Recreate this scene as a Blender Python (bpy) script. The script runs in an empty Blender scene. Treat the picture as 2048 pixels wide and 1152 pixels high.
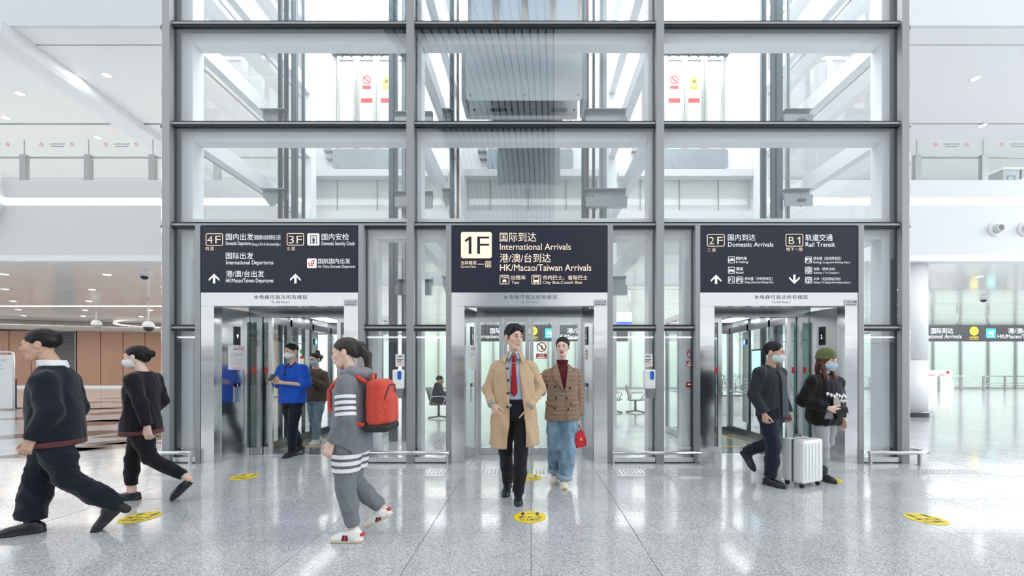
import bpy, bmesh, math, random
import numpy as np
from mathutils import Vector, Matrix, noise as mnoise

random.seed(7)
scn = bpy.context.scene
COL = scn.collection

# ------------------------------------------------------------------ camera, world, light, exposure
F_PX, CAM_H, VPX, VPY = 800.0, 1.37, 1062.0, 738.0      # focal length in px of a 2048 px wide frame
cam = bpy.data.cameras.new('camera')
cam.sensor_width = 36.0
cam.lens = F_PX / 2048.0 * 36.0
cam.shift_x = -(VPX - 1024.0) / 2048.0
cam.shift_y = (VPY - 576.0) / 2048.0
cam.clip_start, cam.clip_end = 0.05, 300
cam_o = bpy.data.objects.new('camera', cam)
cam_o.location = (0, 0, CAM_H)
cam_o.rotation_euler = (math.radians(90), 0, 0)
COL.objects.link(cam_o)
scn.camera = cam_o

world = bpy.data.worlds.new('hall_daylight')
scn.world = world
world.use_nodes = True
wb = world.node_tree.nodes['Background']
wb.inputs[0].default_value = (0.945, 0.972, 1.0, 1)
wb.inputs[1].default_value = 1.0

scn.view_settings.view_transform = 'Standard'
scn.view_settings.look = 'None'
scn.view_settings.exposure = 0.33
scn.view_settings.gamma = 1.0
scn.view_settings.use_curve_mapping = False
scn.cycles.transparent_max_bounces = 40
scn.cycles.max_bounces = 10
scn.cycles.sample_clamp_indirect = 4.0


def area_light(name, loc, rot, sx, sy, power, color=(1, 1, 1)):
    l = bpy.data.lights.new(name, 'AREA')
    l.shape = 'RECTANGLE'; l.size = sx; l.size_y = sy; l.energy = power; l.color = color
    o = bpy.data.objects.new(name, l)
    o.location = loc; o.rotation_euler = rot
    COL.objects.link(o)
    return o


# added fill strips brightening the concourse (under the 4.4 m ceiling) and the upper gallery
for yy in (15.23, 18.63, 22.43, 26.0):
    area_light('concourse_fill_line', (-27, yy, 4.37), (0, 0, 0), 34, 0.06, 290, (1.0, 0.93, 0.86))
    area_light('concourse_fill_line', (0, yy, 4.37), (0, 0, 0), 20, 0.06, 300, (1.0, 0.98, 0.95))
    area_light('concourse_fill_line', (27, yy, 4.37), (0, 0, 0), 34, 0.06, 470, (0.97, 0.99, 1.0))
for yy in (13.0, 18.0, 24.0):
    area_light('gallery_fill_line', (-20, yy, 10.85), (0, 0, 0), 34, 0.15, 400, (1.0, 0.97, 0.93))
    area_light('gallery_fill_line', (20, yy, 10.85), (0, 0, 0), 34, 0.15, 230, (0.98, 0.99, 1.0))

# added fill lights: one over the lift shafts, a cool one beyond the round column
area_light('shaft_fill', (0, 7.9, 10.95), (0, 0, 0), 10.4, 3.2, 1000, (0.96, 0.99, 1.0))
area_light('hall_side_fill', (30, 1, 7), (0, math.radians(90), 0), 12, 16, 2600, (0.88, 0.95, 1.0))

# ------------------------------------------------------------------ helpers
D = 5.80                                   # distance of the outer face of the facade
def FX(px, y=D): return (px - VPX) * y / F_PX
def FZ(py, y=D): return CAM_H + (VPY - py) * y / F_PX

MATS = {}
def _new(name):
    m = bpy.data.materials.new(name); m.use_nodes = True
    return m, m.node_tree, m.node_tree.nodes['Principled BSDF']

def mat(name, col, rough=0.5, metal=0.0, spec=0.5, emit=None, estr=0.0, coat=0.0, sheen=0.0, noise=None, bump=None):
    """noise=(scale, amount): colour grain; bump=(scale, strength, distance)"""
    if name in MATS: return MATS[name]
    m, nt, b = _new(name)
    c = (*col, 1) if len(col) == 3 else col
    b.inputs['Base Color'].default_value = c
    b.inputs['Roughness'].default_value = rough
    b.inputs['Metallic'].default_value = metal
    b.inputs['Specular IOR Level'].default_value = spec
    b.inputs['Coat Weight'].default_value = coat
    b.inputs['Sheen Weight'].default_value = sheen
    if emit is not None:
        b.inputs['Emission Color'].default_value = (*emit, 1)
        b.inputs['Emission Strength'].default_value = estr
    if noise or bump:
        tc = nt.nodes.new('ShaderNodeTexCoord')
    if noise:
        n = nt.nodes.new('ShaderNodeTexNoise'); n.inputs['Scale'].default_value = noise[0]; n.inputs['Detail'].default_value = 3
        nt.links.new(tc.outputs['Object'], n.inputs['Vector'])
        r = nt.nodes.new('ShaderNodeMapRange')
        r.inputs['From Min'].default_value = 0.3; r.inputs['From Max'].default_value = 0.7
        r.inputs['To Min'].default_value = 1 - noise[1]; r.inputs['To Max'].default_value = 1 + noise[1]
        nt.links.new(n.outputs['Fac'], r.inputs['Value'])
        mx = nt.nodes.new('ShaderNodeVectorMath'); mx.operation = 'SCALE'
        mx.inputs[0].default_value = c[:3]
        nt.links.new(r.outputs['Result'], mx.inputs['Scale'])
        nt.links.new(mx.outputs['Vector'], b.inputs['Base Color'])
    if bump:
        n2 = nt.nodes.new('ShaderNodeTexNoise'); n2.inputs['Scale'].default_value = bump[0]; n2.inputs['Detail'].default_value = 4
        nt.links.new(tc.outputs['Object'], n2.inputs['Vector'])
        bp = nt.nodes.new('ShaderNodeBump'); bp.inputs['Strength'].default_value = bump[1]; bp.inputs['Distance'].default_value = bump[2]
        nt.links.new(n2.outputs['Fac'], bp.inputs['Height'])
        nt.links.new(bp.outputs['Normal'], b.inputs['Normal'])
    MATS[name] = m
    return m

def glass(name, tint, refl=1.0, rough=0.0, haze=0.0, hazecol=(0.9, 0.95, 0.95)):
    """thin architectural glass: transparent body, Fresnel mirror on top, optional milky film"""
    if name in MATS: return MATS[name]
    m = bpy.data.materials.new(name); m.use_nodes = True
    nt = m.node_tree; nt.nodes.clear()
    out = nt.nodes.new('ShaderNodeOutputMaterial')
    tr = nt.nodes.new('ShaderNodeBsdfTransparent'); tr.inputs[0].default_value = (*tint, 1)
    gl = nt.nodes.new('ShaderNodeBsdfGlossy'); gl.inputs['Roughness'].default_value = rough; gl.inputs['Color'].default_value = (1, 1, 1, 1)
    lw = nt.nodes.new('ShaderNodeLayerWeight'); lw.inputs['Blend'].default_value = 0.5      # Schlick's Fresnel term, same for both sides of the sheet
    pw = nt.nodes.new('ShaderNodeMath'); pw.operation = 'POWER'; pw.inputs[1].default_value = 5.0
    nt.links.new(lw.outputs['Facing'], pw.inputs[0])
    mu = nt.nodes.new('ShaderNodeMath'); mu.operation = 'MULTIPLY_ADD'; mu.inputs[1].default_value = 0.9 * refl; mu.inputs[2].default_value = 0.042 * refl; mu.use_clamp = True
    nt.links.new(pw.outputs[0], mu.inputs[0])
    body = tr.outputs[0]
    if haze > 0:
        df = nt.nodes.new('ShaderNodeBsdfDiffuse'); df.inputs[0].default_value = (*hazecol, 1)
        h = nt.nodes.new('ShaderNodeMixShader'); h.inputs[0].default_value = haze
        nt.links.new(tr.outputs[0], h.inputs[1]); nt.links.new(df.outputs[0], h.inputs[2])
        body = h.outputs[0]
    mx = nt.nodes.new('ShaderNodeMixShader')
    nt.links.new(mu.outputs[0], mx.inputs[0]); nt.links.new(body, mx.inputs[1]); nt.links.new(gl.outputs[0], mx.inputs[2])
    nt.links.new(mx.outputs[0], out.inputs[0])
    MATS[name] = m
    return m

def steel(name, col=(0.74, 0.75, 0.76), rough=0.16, wav=(0.6, 0.6, 1.6), strength=0.10, dist=0.02):
    """rolled stainless sheet: slow waves in the plane bend its reflections"""
    if name in MATS: return MATS[name]
    m, nt, b = _new(name)
    b.inputs['Base Color'].default_value = (*col, 1); b.inputs['Metallic'].default_value = 1; b.inputs['Roughness'].default_value = rough
    tc = nt.nodes.new('ShaderNodeTexCoord'); mp = nt.nodes.new('ShaderNodeMapping'); mp.inputs['Scale'].default_value = wav
    n = nt.nodes.new('ShaderNodeTexNoise'); n.inputs['Scale'].default_value = 1.6; n.inputs['Detail'].default_value = 2
    nt.links.new(tc.outputs['Object'], mp.inputs['Vector']); nt.links.new(mp.outputs[0], n.inputs['Vector'])
    bp = nt.nodes.new('ShaderNodeBump'); bp.inputs['Strength'].default_value = strength; bp.inputs['Distance'].default_value = dist * 4
    nt.links.new(n.outputs['Fac'], bp.inputs['Height']); nt.links.new(bp.outputs['Normal'], b.inputs['Normal'])
    n2 = nt.nodes.new('ShaderNodeTexNoise'); n2.inputs['Scale'].default_value = 8
    mp2 = nt.nodes.new('ShaderNodeMapping'); mp2.inputs['Scale'].default_value = (60, 60, 1)
    nt.links.new(tc.outputs['Object'], mp2.inputs['Vector']); nt.links.new(mp2.outputs[0], n2.inputs['Vector'])
    r = nt.nodes.new('ShaderNodeMapRange'); r.inputs['To Min'].default_value = rough * 0.8; r.inputs['To Max'].default_value = rough * 1.35
    nt.links.new(n2.outputs['Fac'], r.inputs['Value']); nt.links.new(r.outputs[0], b.inputs['Roughness'])
    MATS[name] = m
    return m

def granite(name, joints=None):
    if name in MATS: return MATS[name]
    m, nt, b = _new(name)
    tc = nt.nodes.new('ShaderNodeTexCoord')
    geo = nt.nodes.new('ShaderNodeNewGeometry')
    v = nt.nodes.new('ShaderNodeTexVoronoi'); v.inputs['Scale'].default_value = 150
    nt.links.new(geo.outputs['Position'], v.inputs['Vector'])
    sp = nt.nodes.new('ShaderNodeSeparateColor'); nt.links.new(v.outputs['Color'], sp.inputs[0])
    cr = nt.nodes.new('ShaderNodeValToRGB')
    e = cr.color_ramp.elements
    e[0].position = 0.0; e[0].color = (0.24, 0.255, 0.27, 1)
    e[1].position = 0.18; e[1].color = (0.40, 0.415, 0.43, 1)
    for p, c in ((0.55, (0.52, 0.535, 0.55, 1)), (0.85, (0.70, 0.71, 0.72, 1))):
        k = e.new(p); k.color = c
    nt.links.new(sp.outputs[0], cr.inputs[0])
    n = nt.nodes.new('ShaderNodeTexNoise'); n.inputs['Scale'].default_value = 2.2; n.inputs['Detail'].default_value = 4
    nt.links.new(geo.outputs['Position'], n.inputs['Vector'])
    r = nt.nodes.new('ShaderNodeMapRange'); r.inputs['From Min'].default_value = 0.3; r.inputs['From Max'].default_value = 0.7
    r.inputs['To Min'].default_value = 0.92; r.inputs['To Max'].default_value = 1.08
    nt.links.new(n.outputs['Fac'], r.inputs['Value'])
    oi = nt.nodes.new('ShaderNodeObjectInfo')
    r2 = nt.nodes.new('ShaderNodeMapRange'); r2.inputs['To Min'].default_value = 0.96; r2.inputs['To Max'].default_value = 1.04
    nt.links.new(oi.outputs['Random'], r2.inputs['Value'])
    ml = nt.nodes.new('ShaderNodeMath'); ml.operation = 'MULTIPLY'
    nt.links.new(r.outputs[0], ml.inputs[0]); nt.links.new(r2.outputs[0], ml.inputs[1])
    mx = nt.nodes.new('ShaderNodeVectorMath'); mx.operation = 'SCALE'
    nt.links.new(cr.outputs[0], mx.inputs[0]); nt.links.new(ml.outputs[0], mx.inputs['Scale'])
    last = mx.outputs['Vector']
    if joints:
        bk = nt.nodes.new('ShaderNodeTexBrick'); bk.offset = 0
        bk.inputs['Scale'].default_value = 1.0
        bk.inputs['Brick Width'].default_value = joints; bk.inputs['Row Height'].default_value = joints
        bk.inputs['Mortar Size'].default_value = 0.004; bk.inputs['Mortar Smooth'].default_value = 0.0
        nt.links.new(geo.outputs['Position'], bk.inputs['Vector'])
        mc = nt.nodes.new('ShaderNodeMix'); mc.data_type = 'RGBA'
        nt.links.new(bk.outputs['Fac'], mc.inputs[0])
        nt.links.new(last, mc.inputs[6]); mc.inputs[7].default_value = (0.2, 0.2, 0.2, 1)
        last = mc.outputs[2]
    nt.links.new(last, b.inputs['Base Color'])
    b.inputs['Roughness'].default_value = 0.115
    b.inputs['Specular IOR Level'].default_value = 0.6
    MATS[name] = m
    return m

class MB:
    """collects shapes, builds ONE mesh object"""
    def __init__(s): s.v = []; s.f = []; s.m = []; s.sm = []
    def add(s, vs, fs, mi=0, smooth=False):
        o = len(s.v); s.v += [tuple(p) for p in vs]
        for f in fs: s.f.append(tuple(i + o for i in f)); s.m.append(mi); s.sm.append(smooth)
        return s
    def box(s, x0, x1, y0, y1, z0, z1, mi=0):
        x0, x1 = min(x0, x1), max(x0, x1); y0, y1 = min(y0, y1), max(y0, y1); z0, z1 = min(z0, z1), max(z0, z1)
        vs = [(x, y, z) for z in (z0, z1) for y in (y0, y1) for x in (x0, x1)]
        return s.add(vs, [(0, 2, 3, 1), (4, 5, 7, 6), (0, 1, 5, 4), (2, 6, 7, 3), (0, 4, 6, 2), (1, 3, 7, 5)], mi)
    def bevbox(s, x0, x1, y0, y1, z0, z1, b=0.005, mi=0):
        """box with its vertical and horizontal front edges chamfered"""
        bm = bmesh.new(); bmesh.ops.create_cube(bm, size=1)
        for v in bm.verts:
            v.co = Vector(((x0 + x1) / 2 + v.co.x * (x1 - x0), (y0 + y1) / 2 + v.co.y * (y1 - y0), (z0 + z1) / 2 + v.co.z * (z1 - z0)))
        bmesh.ops.bevel(bm, geom=list(bm.edges), offset=b, segments=2, profile=0.7, affect='EDGES')
        return s.bm(bm, mi)
    def bm(s, bm, mi=0, smooth=False):
        bm.verts.index_update()
        s.add([v.co[:] for v in bm.verts], [[v.index for v in f.verts] for f in bm.faces], mi, smooth); bm.free(); return s
    def prism(s, pts, axis, a, b, mi=0):
        """extrude a 2D outline; axis 'y': pts are (x, z), 'x': (y, z), 'z': (x, y)"""
        def P(p, t):
            return {'y': (p[0], t, p[1]), 'x': (t, p[0], p[1]), 'z': (p[0], p[1], t)}[axis]
        n = len(pts)
        vs = [P(p, a) for p in pts] + [P(p, b) for p in pts]
        fs = [tuple(range(n))[::-1], tuple(range(n, 2 * n))] + [(i, (i + 1) % n, n + (i + 1) % n, n + i) for i in range(n)]
        return s.add(vs, fs, mi)
    def tube(s, pts, r, seg=10, mi=0, cap=True, closed=False):
        P = [Vector(p) for p in pts]; n = len(P); rings = []
        rs = r if isinstance(r, (list, tuple)) else [r] * n
        up = None
        for i, p in enumerate(P):
            if closed: d = (P[(i + 1) % n] - P[i - 1])
            else: d = (P[min(i + 1, n - 1)] - P[max(i - 1, 0)])
            d.normalize()
            if up is None:
                up = Vector((0, 0, 1)) if abs(d.z) < 0.9 else Vector((1, 0, 0))
            a = d.cross(up)
            if a.length < 1e-6: a = d.cross(Vector((0, 1, 0)))
            a.normalize(); b = a.cross(d).normalized(); up = b
            rings.append([p + (a * math.cos(t) + b * math.sin(t)) * rs[i] for t in [2 * math.pi * k / seg for k in range(seg)]])
        vs = [v for rg in rings for v in rg]; fs = []
        m_ = n if closed else n - 1
        for i in range(m_):
            j = (i + 1) % n
            for k in range(seg):
                fs.append((i * seg + k, i * seg + (k + 1) % seg, j * seg + (k + 1) % seg, j * seg + k))
        s.add(vs, fs, mi, True)
        if cap and not closed:
            o = len(s.v) - len(vs)
            s.f.append(tuple(o + k for k in range(seg))[::-1]); s.m.append(mi); s.sm.append(False)
            s.f.append(tuple(o + (n - 1) * seg + k for k in range(seg))); s.m.append(mi); s.sm.append(False)
        return s
    def lathe(s, prof, c=(0, 0, 0), seg=24, mi=0, axis='z', smooth=True):
        vs = []; fs = []; n = len(prof)
        for i in range(seg):
            t = 2 * math.pi * i / seg
            for (r, h) in prof:
                if axis == 'z': vs.append((c[0] + r * math.cos(t), c[1] + r * math.sin(t), c[2] + h))
                elif axis == 'y': vs.append((c[0] + r * math.cos(t), c[1] + h, c[2] - r * math.sin(t)))
                else: vs.append((c[0] + h, c[1] + r * math.cos(t), c[2] + r * math.sin(t)))
        for i in range(seg):
            j = (i + 1) % seg
            for k in range(n - 1):
                fs.append((i * n + k, j * n + k, j * n + k + 1, i * n + k + 1))
        s.add(vs, fs, mi, smooth)
        o = len(s.v) - len(vs)
        if prof[0][0] > 1e-6: s.f.append(tuple(o + i * n for i in range(seg))[::-1]); s.m.append(mi); s.sm.append(False)
        if prof[-1][0] > 1e-6: s.f.append(tuple(o + i * n + n - 1 for i in range(seg))); s.m.append(mi); s.sm.append(False)
        return s
    def build(s, name, mats, parent=None, world=True):
        off = wloc(parent) if (parent is not None and world) else Vector((0, 0, 0))
        me = bpy.data.meshes.new(name)
        me.from_pydata([(x - off.x, y - off.y, z - off.z) for x, y, z in s.v], [], s.f)
        if not isinstance(mats, (list, tuple)): mats = [mats]
        for m in mats: me.materials.append(m)
        me.polygons.foreach_set('material_index', s.m)
        me.polygons.foreach_set('use_smooth', s.sm)
        me.update()
        return link(name, me, parent)

def link(name, data, parent=None):
    o = bpy.data.objects.new(name, data); COL.objects.link(o)
    if parent is not None: o.parent = parent
    return o

def wloc(o):
    v = Vector((0, 0, 0))
    while o is not None: v += o.location; o = o.parent
    return v

def thing(name, label, cat, loc=(0, 0, 0), group=None, kind=None):
    o = bpy.data.objects.new(name, None); COL.objects.link(o); o.location = loc; o.empty_display_size = 0.1
    return tag(o, label, cat, group, kind)

def tag(o, label=None, cat=None, group=None, kind=None):
    if label: o['label'] = label
    if cat: o['category'] = cat
    if group: o['group'] = group
    if kind: o['kind'] = kind
    return o

def struct(name, loc=(0, 0, 0), label=None):
    o = bpy.data.objects.new(name, None); COL.objects.link(o); o.location = loc
    o['kind'] = 'structure'
    if label: o['label'] = label
    return o

def copy_tree(o, parent=None, loc=None):
    c = o.copy(); COL.objects.link(c); c.parent = parent
    if loc is not None: c.location = loc
    for ch in [x for x in KIDS(o)]: copy_tree(ch, c)
    return c
def KIDS(o): return [x for x in list(COL.objects) if x.parent == o]

# ---- flat lettering and marks standing on a surface that faces -Y (or lies on the floor)
class Sheet:
    """maps a rectangle of photograph-sized units onto a real surface: facade (x right, z up) at depth y"""
    def __init__(s, y, parent): s.y = y; s.p = parent
    def pt(s, px, py, lift=0.0): return (FX(px, D), s.y - lift, FZ(py, D))

def text_mesh(body, bold=0.0, spacing=1.0):
    c = bpy.data.curves.new('lettering', 'FONT'); c.body = body.replace('1', '１'); c.resolution_u = 3
    c.offset = bold; c.space_character = spacing
    o = bpy.data.objects.new('lettering', c)
    me = bpy.data.meshes.new_from_object(o)
    bpy.data.objects.remove(o); bpy.data.curves.remove(c)
    return me

def text(body, rect, y, material, parent, bold=0.0, name='lettering', spacing=1.0, conv=None, loc=False):
    """fit text into rect=(x0, x1, ztop, zbottom) in metres, on plane y facing -Y"""
    me = text_mesh(body, bold, spacing)
    n = len(me.vertices); co = np.empty(n * 3, 'f'); me.vertices.foreach_get('co', co); co = co.reshape(-1, 3)
    mn, mxx = co.min(0), co.max(0)
    x0, x1, zt, zb = rect
    u = (co[:, 0] - mn[0]) / (mxx[0] - mn[0]); v = (co[:, 1] - mn[1]) / (mxx[1] - mn[1])
    out = np.empty_like(co)
    if conv:
        out[:] = [conv(a, b) for a, b in zip(x0 + u * (x1 - x0), zb + v * (zt - zb))]
    else:
        out[:, 0] = x0 + u * (x1 - x0); out[:, 1] = y; out[:, 2] = zb + v * (zt - zb)
    off = wloc(parent) if (parent is not None and not loc) else Vector((0, 0, 0))
    out -= np.array(off, 'f')
    me.vertices.foreach_set('co', out.reshape(-1)); me.update()
    me.materials.clear(); me.materials.append(material)
    return link(name, me, parent)

def ptext(body, r, y, material, parent, **k):
    """r = (px0, px1, pytop, pybottom) measured on the facade plane"""
    return text(body, (FX(r[0]), FX(r[1]), FZ(r[2]), FZ(r[3])), y, material, parent, **k)

def rrect(x0, x1, z0, z1, r, n=5):
    pts = []
    for cx, cz, a in ((x1 - r, z1 - r, 0), (x0 + r, z1 - r, 90), (x0 + r, z0 + r, 180), (x1 - r, z0 + r, 270)):
        for k in range(n + 1):
            t = math.radians(a + 90 * k / n); pts.append((cx + r * math.cos(t), cz + r * math.sin(t)))
    return pts

def ring2d(mb, outer, inner, y0, y1, mi=0):
    n = len(outer)
    for i in range(n):
        j = (i + 1) % n
        a, b, c, d = outer[i], outer[j], inner[j], inner[i]
        vs = [(p[0], y, p[1]) for y in (y0, y1) for p in (a, b, c, d)]
        mb.add(vs, [(0, 1, 2, 3), (7, 6, 5, 4), (0, 4, 5, 1), (2, 6, 7, 3)], mi)
    return mb

def icon_frame(px0, px1, py0, py1, y, material, parent, rpx=2.5, tpx=1.2, fill=False, name='icon_frame'):
    o = rrect(FX(px0), FX(px1), FZ(py1), FZ(py0), rpx * D / F_PX)
    mb = MB()
    if fill: mb.prism(o, 'y', y - 0.001, y + 0.002)
    else:
        i_ = rrect(FX(px0 + tpx), FX(px1 - tpx), FZ(py1 - tpx), FZ(py0 + tpx), max(0.3, rpx - tpx) * D / F_PX)
        ring2d(mb, o, i_, y - 0.001, y + 0.002)
    return mb.build(name, material, parent)

def polys(shapes, y, material, parent, name):
    """shapes: lists of facade px points"""
    mb = MB()
    for s in shapes:
        pts = [(FX(a), FZ(b)) for a, b in s]
        ar = sum(pts[i - 1][0] * pts[i][1] - pts[i][0] * pts[i - 1][1] for i in range(len(pts)))
        if ar < 0: pts = pts[::-1]
        mb.prism(pts, 'y', y, y + 0.002)
    return mb.build(name, material, parent)

def disc_pts(cx, cy, rx, ry=None, n=20):
    ry = ry or rx
    return [(cx + rx * math.cos(2 * math.pi * k / n), cy + ry * math.sin(2 * math.pi * k / n)) for k in range(n)]

# ------------------------------------------------------------------ materials
WHITE = mat('white_paint', (0.80, 0.81, 0.82), 0.45)
CEILW = mat('ceiling_white_gloss', (0.88, 0.87, 0.86), 0.12, spec=0.35)
FASC = mat('fascia_white', (0.66, 0.67, 0.685), 0.5)
STEELW = mat('frame_steel_white', (0.80, 0.83, 0.86), 0.35)
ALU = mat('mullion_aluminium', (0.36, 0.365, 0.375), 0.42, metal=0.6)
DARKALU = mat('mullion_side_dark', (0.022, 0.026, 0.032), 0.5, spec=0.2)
GASKET = mat('gasket_black', (0.012, 0.015, 0.018), 0.45)
SSTEEL = steel('stainless_sheet')
SBRUSH = steel('stainless_brushed', (0.70, 0.71, 0.72), 0.22, (1, 1, 1), 0.05, 0.005)
SDARK = steel('stainless_dark', (0.36, 0.37, 0.39), 0.2, (1, 1, 1), 0.08, 0.01)
RAILM = mat('rail_blue_grey', (0.10, 0.135, 0.16), 0.35, metal=0.6)
BRACK = mat('bracket_galvanised', (0.34, 0.37, 0.39), 0.38, metal=0.7)
APRON = mat('apron_grey', (0.33, 0.38, 0.41), 0.4, metal=0.4)
CARGREY = mat('car_panel_grey', (0.55, 0.60, 0.63), 0.35, metal=0.3)
SIGNB = mat('sign_navy', (0.020, 0.021, 0.042), 0.36, spec=0.35)
PEACH = mat('lettering_cream', (0.95, 0.80, 0.62), 0.5, emit=(1, 0.82, 0.62), estr=0.35)
LETW = mat('lettering_white', (0.93, 0.94, 0.95), 0.5, emit=(1, 1, 1), estr=0.3)
INK = mat('lettering_ink', (0.05, 0.06, 0.09), 0.5)
INKG = mat('lettering_grey', (0.12, 0.13, 0.16), 0.5)
RED = mat('sticker_red', (0.62, 0.03, 0.035), 0.5)
YEL = mat('sticker_yellow', (0.93, 0.72, 0.02), 0.45)
TEAL = mat('pictogram_teal', (0.02, 0.50, 0.55), 0.4, emit=(0.02, 0.6, 0.65), estr=0.4)
YELE = mat('pictogram_yellow_lit', (0.95, 0.75, 0.02), 0.4, emit=(1, 0.78, 0.05), estr=0.4)
BLACKGL = mat('display_black', (0.008, 0.009, 0.012), 0.12)
LEDW = mat('display_digit', (0.9, 0.95, 1), 0.5, emit=(0.8, 0.9, 1), estr=1.6)
LEDB = mat('display_blue', (0.02, 0.2, 0.7), 0.4, emit=(0.03, 0.25, 0.9), estr=1.2)
PAPER = mat('paper_white', (0.88, 0.88, 0.87), 0.6)
LIGHTE = mat('downlight_lens', (1, 1, 1), 0.5, emit=(1, 0.97, 0.93), estr=9)
STRIPE = mat('light_strip_lens', (1, 1, 1), 0.5, emit=(1, 0.99, 0.97), estr=3.2)
WOODP = mat('copper_tan_panel', (0.46, 0.265, 0.185), 0.42, noise=(1.2, 0.05))
RUBBER = mat('rubber_black', (0.02, 0.02, 0.022), 0.6)
CHROME = mat('tube_stainless', (0.72, 0.73, 0.74), 0.2, metal=1.0)
PLASTW = mat('plastic_white', (0.9, 0.91, 0.92), 0.3)
PLASTB = mat('plastic_blue', (0.02, 0.13, 0.55), 0.3)
GREYPL = mat('plastic_grey', (0.22, 0.24, 0.26), 0.4)
G_FAC = glass('facade_glass', (0.982, 0.992, 0.992), 1.35)
G_COR = glass('corner_glass', (0.955, 0.98, 0.975), 1.1)
G_CAB = glass('car_glass', (0.955, 0.975, 0.97), 1.1)
G_BAL = glass('balustrade_glass', (0.955, 0.98, 0.972), 1.0, haze=0.02)
G_DOOR = glass('landing_door_glass', (0.95, 0.975, 0.975), 1.1)
G_MILK = glass('milky_green_glass', (0.82, 0.95, 0.89), 0.9, haze=0.62, hazecol=(0.80, 0.93, 0.86))
GRAN = granite('granite_polished')
GRANJ = granite('granite_polished_far', 0.88)
# ================================================================== SETTING
# ---- floor: grout bed, near tiles one by one, far floor as slabs
floor = struct('floor', label='polished speckled grey granite floor of the arrivals hall')
MB().box(-60, 60, -30, 60, -0.12, -0.005).build('grout_bed', mat('grout', (0.16, 0.16, 0.165), 0.8), floor)
TX0, TX1, TY = -8.70, 8.70, [1.575, 2.455, 3.335, 4.215, 5.095, 5.975]
T = 0.87
tile_me = {}
def tile_mesh(w, h):
    key = (round(w, 3), round(h, 3))
    if key not in tile_me:
        b = 0.0022
        x, y = w / 2 - 0.002, h / 2 - 0.002
        vs = [(-x, -y, -0.02), (x, -y, -0.02), (x, y, -0.02), (-x, y, -0.02),
              (-x, -y, -b), (x, -y, -b), (x, y, -b), (-x, y, -b),
              (-x + b, -y + b, 0), (x - b, -y + b, 0), (x - b, y - b, 0), (-x + b, y - b, 0)]
        fs = [(8, 9, 10, 11)] + [(a, (a + 1) % 4, 4 + (a + 1) % 4, 4 + a) for a in range(4)] + [(4 + a, 4 + (a + 1) % 4, 8 + (a + 1) % 4, 8 + a) for a in range(4)]
        me = bpy.data.meshes.new('floor_tile'); me.from_pydata(vs, [], fs); me.materials.append(GRAN); tile_me[key] = me
    return tile_me[key]
for j in range(5):
    for i in range(20):
        o = link('floor_tile', tile_mesh(T, TY[j + 1] - TY[j]), floor)
        o.location = (TX0 + T * (i + 0.5), (TY[j] + TY[j + 1]) / 2, 0)
fm = MB()
for a in ((-60, TX0, -30, 60), (TX1, 60, -30, 60), (TX0, TX1, -30, TY[0]), (TX0, TX1, TY[-1], 60)):
    fm.box(a[0] + 0.001, a[1] - 0.001, a[2] + 0.001, a[3] - 0.001, -0.02, 0)
o = fm.build('far_floor', GRANJ, floor); o['kind'] = 'stuff'
# tactile warning strip with rows of studs in front of the lifts
ts = MB().box(-2.9, 6.0, 5.20, 5.46, -0.004, 0.0015)
tstrip = ts.build('tactile_strip', GRAN, floor)
sm = MB()
k = 0
for xi in range(int(8.9 / 0.05)):
    for yi in range(5):
        cx, cy = -2.88 + xi * 0.05, 5.225 + yi * 0.05 + (0.0 if xi % 2 else 0.012)
        vs = [(cx + r * math.cos(t), cy + r * math.sin(t), h) for r, h in ((0.016, 0.001), (0.011, 0.006)) for t in [math.pi / 3 * q for q in range(6)]]
        sm.add(vs, [(q, (q + 1) % 6, 6 + (q + 1) % 6, 6 + q) for q in range(6)] + [tuple(range(6, 12))])
o = sm.build('tactile_stud', mat('stud_steel', (0.5, 0.51, 0.52), 0.35, metal=0.6), tstrip); o['kind'] = 'stuff'
# dark inlaid lozenges in the concourse floor to the side of the lifts
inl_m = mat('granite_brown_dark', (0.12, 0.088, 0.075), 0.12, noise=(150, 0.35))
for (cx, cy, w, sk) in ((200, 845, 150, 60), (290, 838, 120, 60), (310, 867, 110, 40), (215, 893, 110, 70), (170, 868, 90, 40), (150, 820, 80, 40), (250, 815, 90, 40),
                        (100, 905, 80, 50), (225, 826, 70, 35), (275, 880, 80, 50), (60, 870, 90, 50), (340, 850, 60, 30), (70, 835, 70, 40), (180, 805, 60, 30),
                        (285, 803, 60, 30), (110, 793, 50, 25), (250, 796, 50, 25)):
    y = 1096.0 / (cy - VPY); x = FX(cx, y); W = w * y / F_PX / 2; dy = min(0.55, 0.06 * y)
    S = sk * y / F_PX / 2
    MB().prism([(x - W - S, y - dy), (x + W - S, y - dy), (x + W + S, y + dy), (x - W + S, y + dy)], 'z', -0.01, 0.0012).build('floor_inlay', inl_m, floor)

# ---- concourse beyond the lifts: lower ceiling, fascia, gallery slab, upper ceiling, walls
YF = 11.2                                  # front edge of the gallery slab
ceil_lo = struct('ceiling_lower', label='glossy white ceiling under the gallery')
for (y0, y1, z) in ((YF + 0.02, 15.2, 4.40), (15.26, 18.6, 4.40), (18.66, 22.4, 4.40), (22.46, 27.0, 4.40), (27.06, 34.0, 4.40)):
    MB().box(-60, 60, y0, y1, z, z + 0.06).build('ceiling_panel', CEILW, ceil_lo)
MB().box(-60, 60, YF, 36, 4.47, 4.55).build('ceiling_void', mat('void_dark', (0.10, 0.08, 0.07), 0.7), ceil_lo)
MB().box(-60, -8, 19.2, 19.35, 4.385, 4.40).build('light_line', STRIPE, ceil_lo)
fascia = struct('wall_fascia', label='white fascia of the gallery slab with a recessed light line')
MB().box(-60, 60, YF, YF + 0.35, 4.55, 5.96).build('fascia_panel', FASC, fascia)
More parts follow.
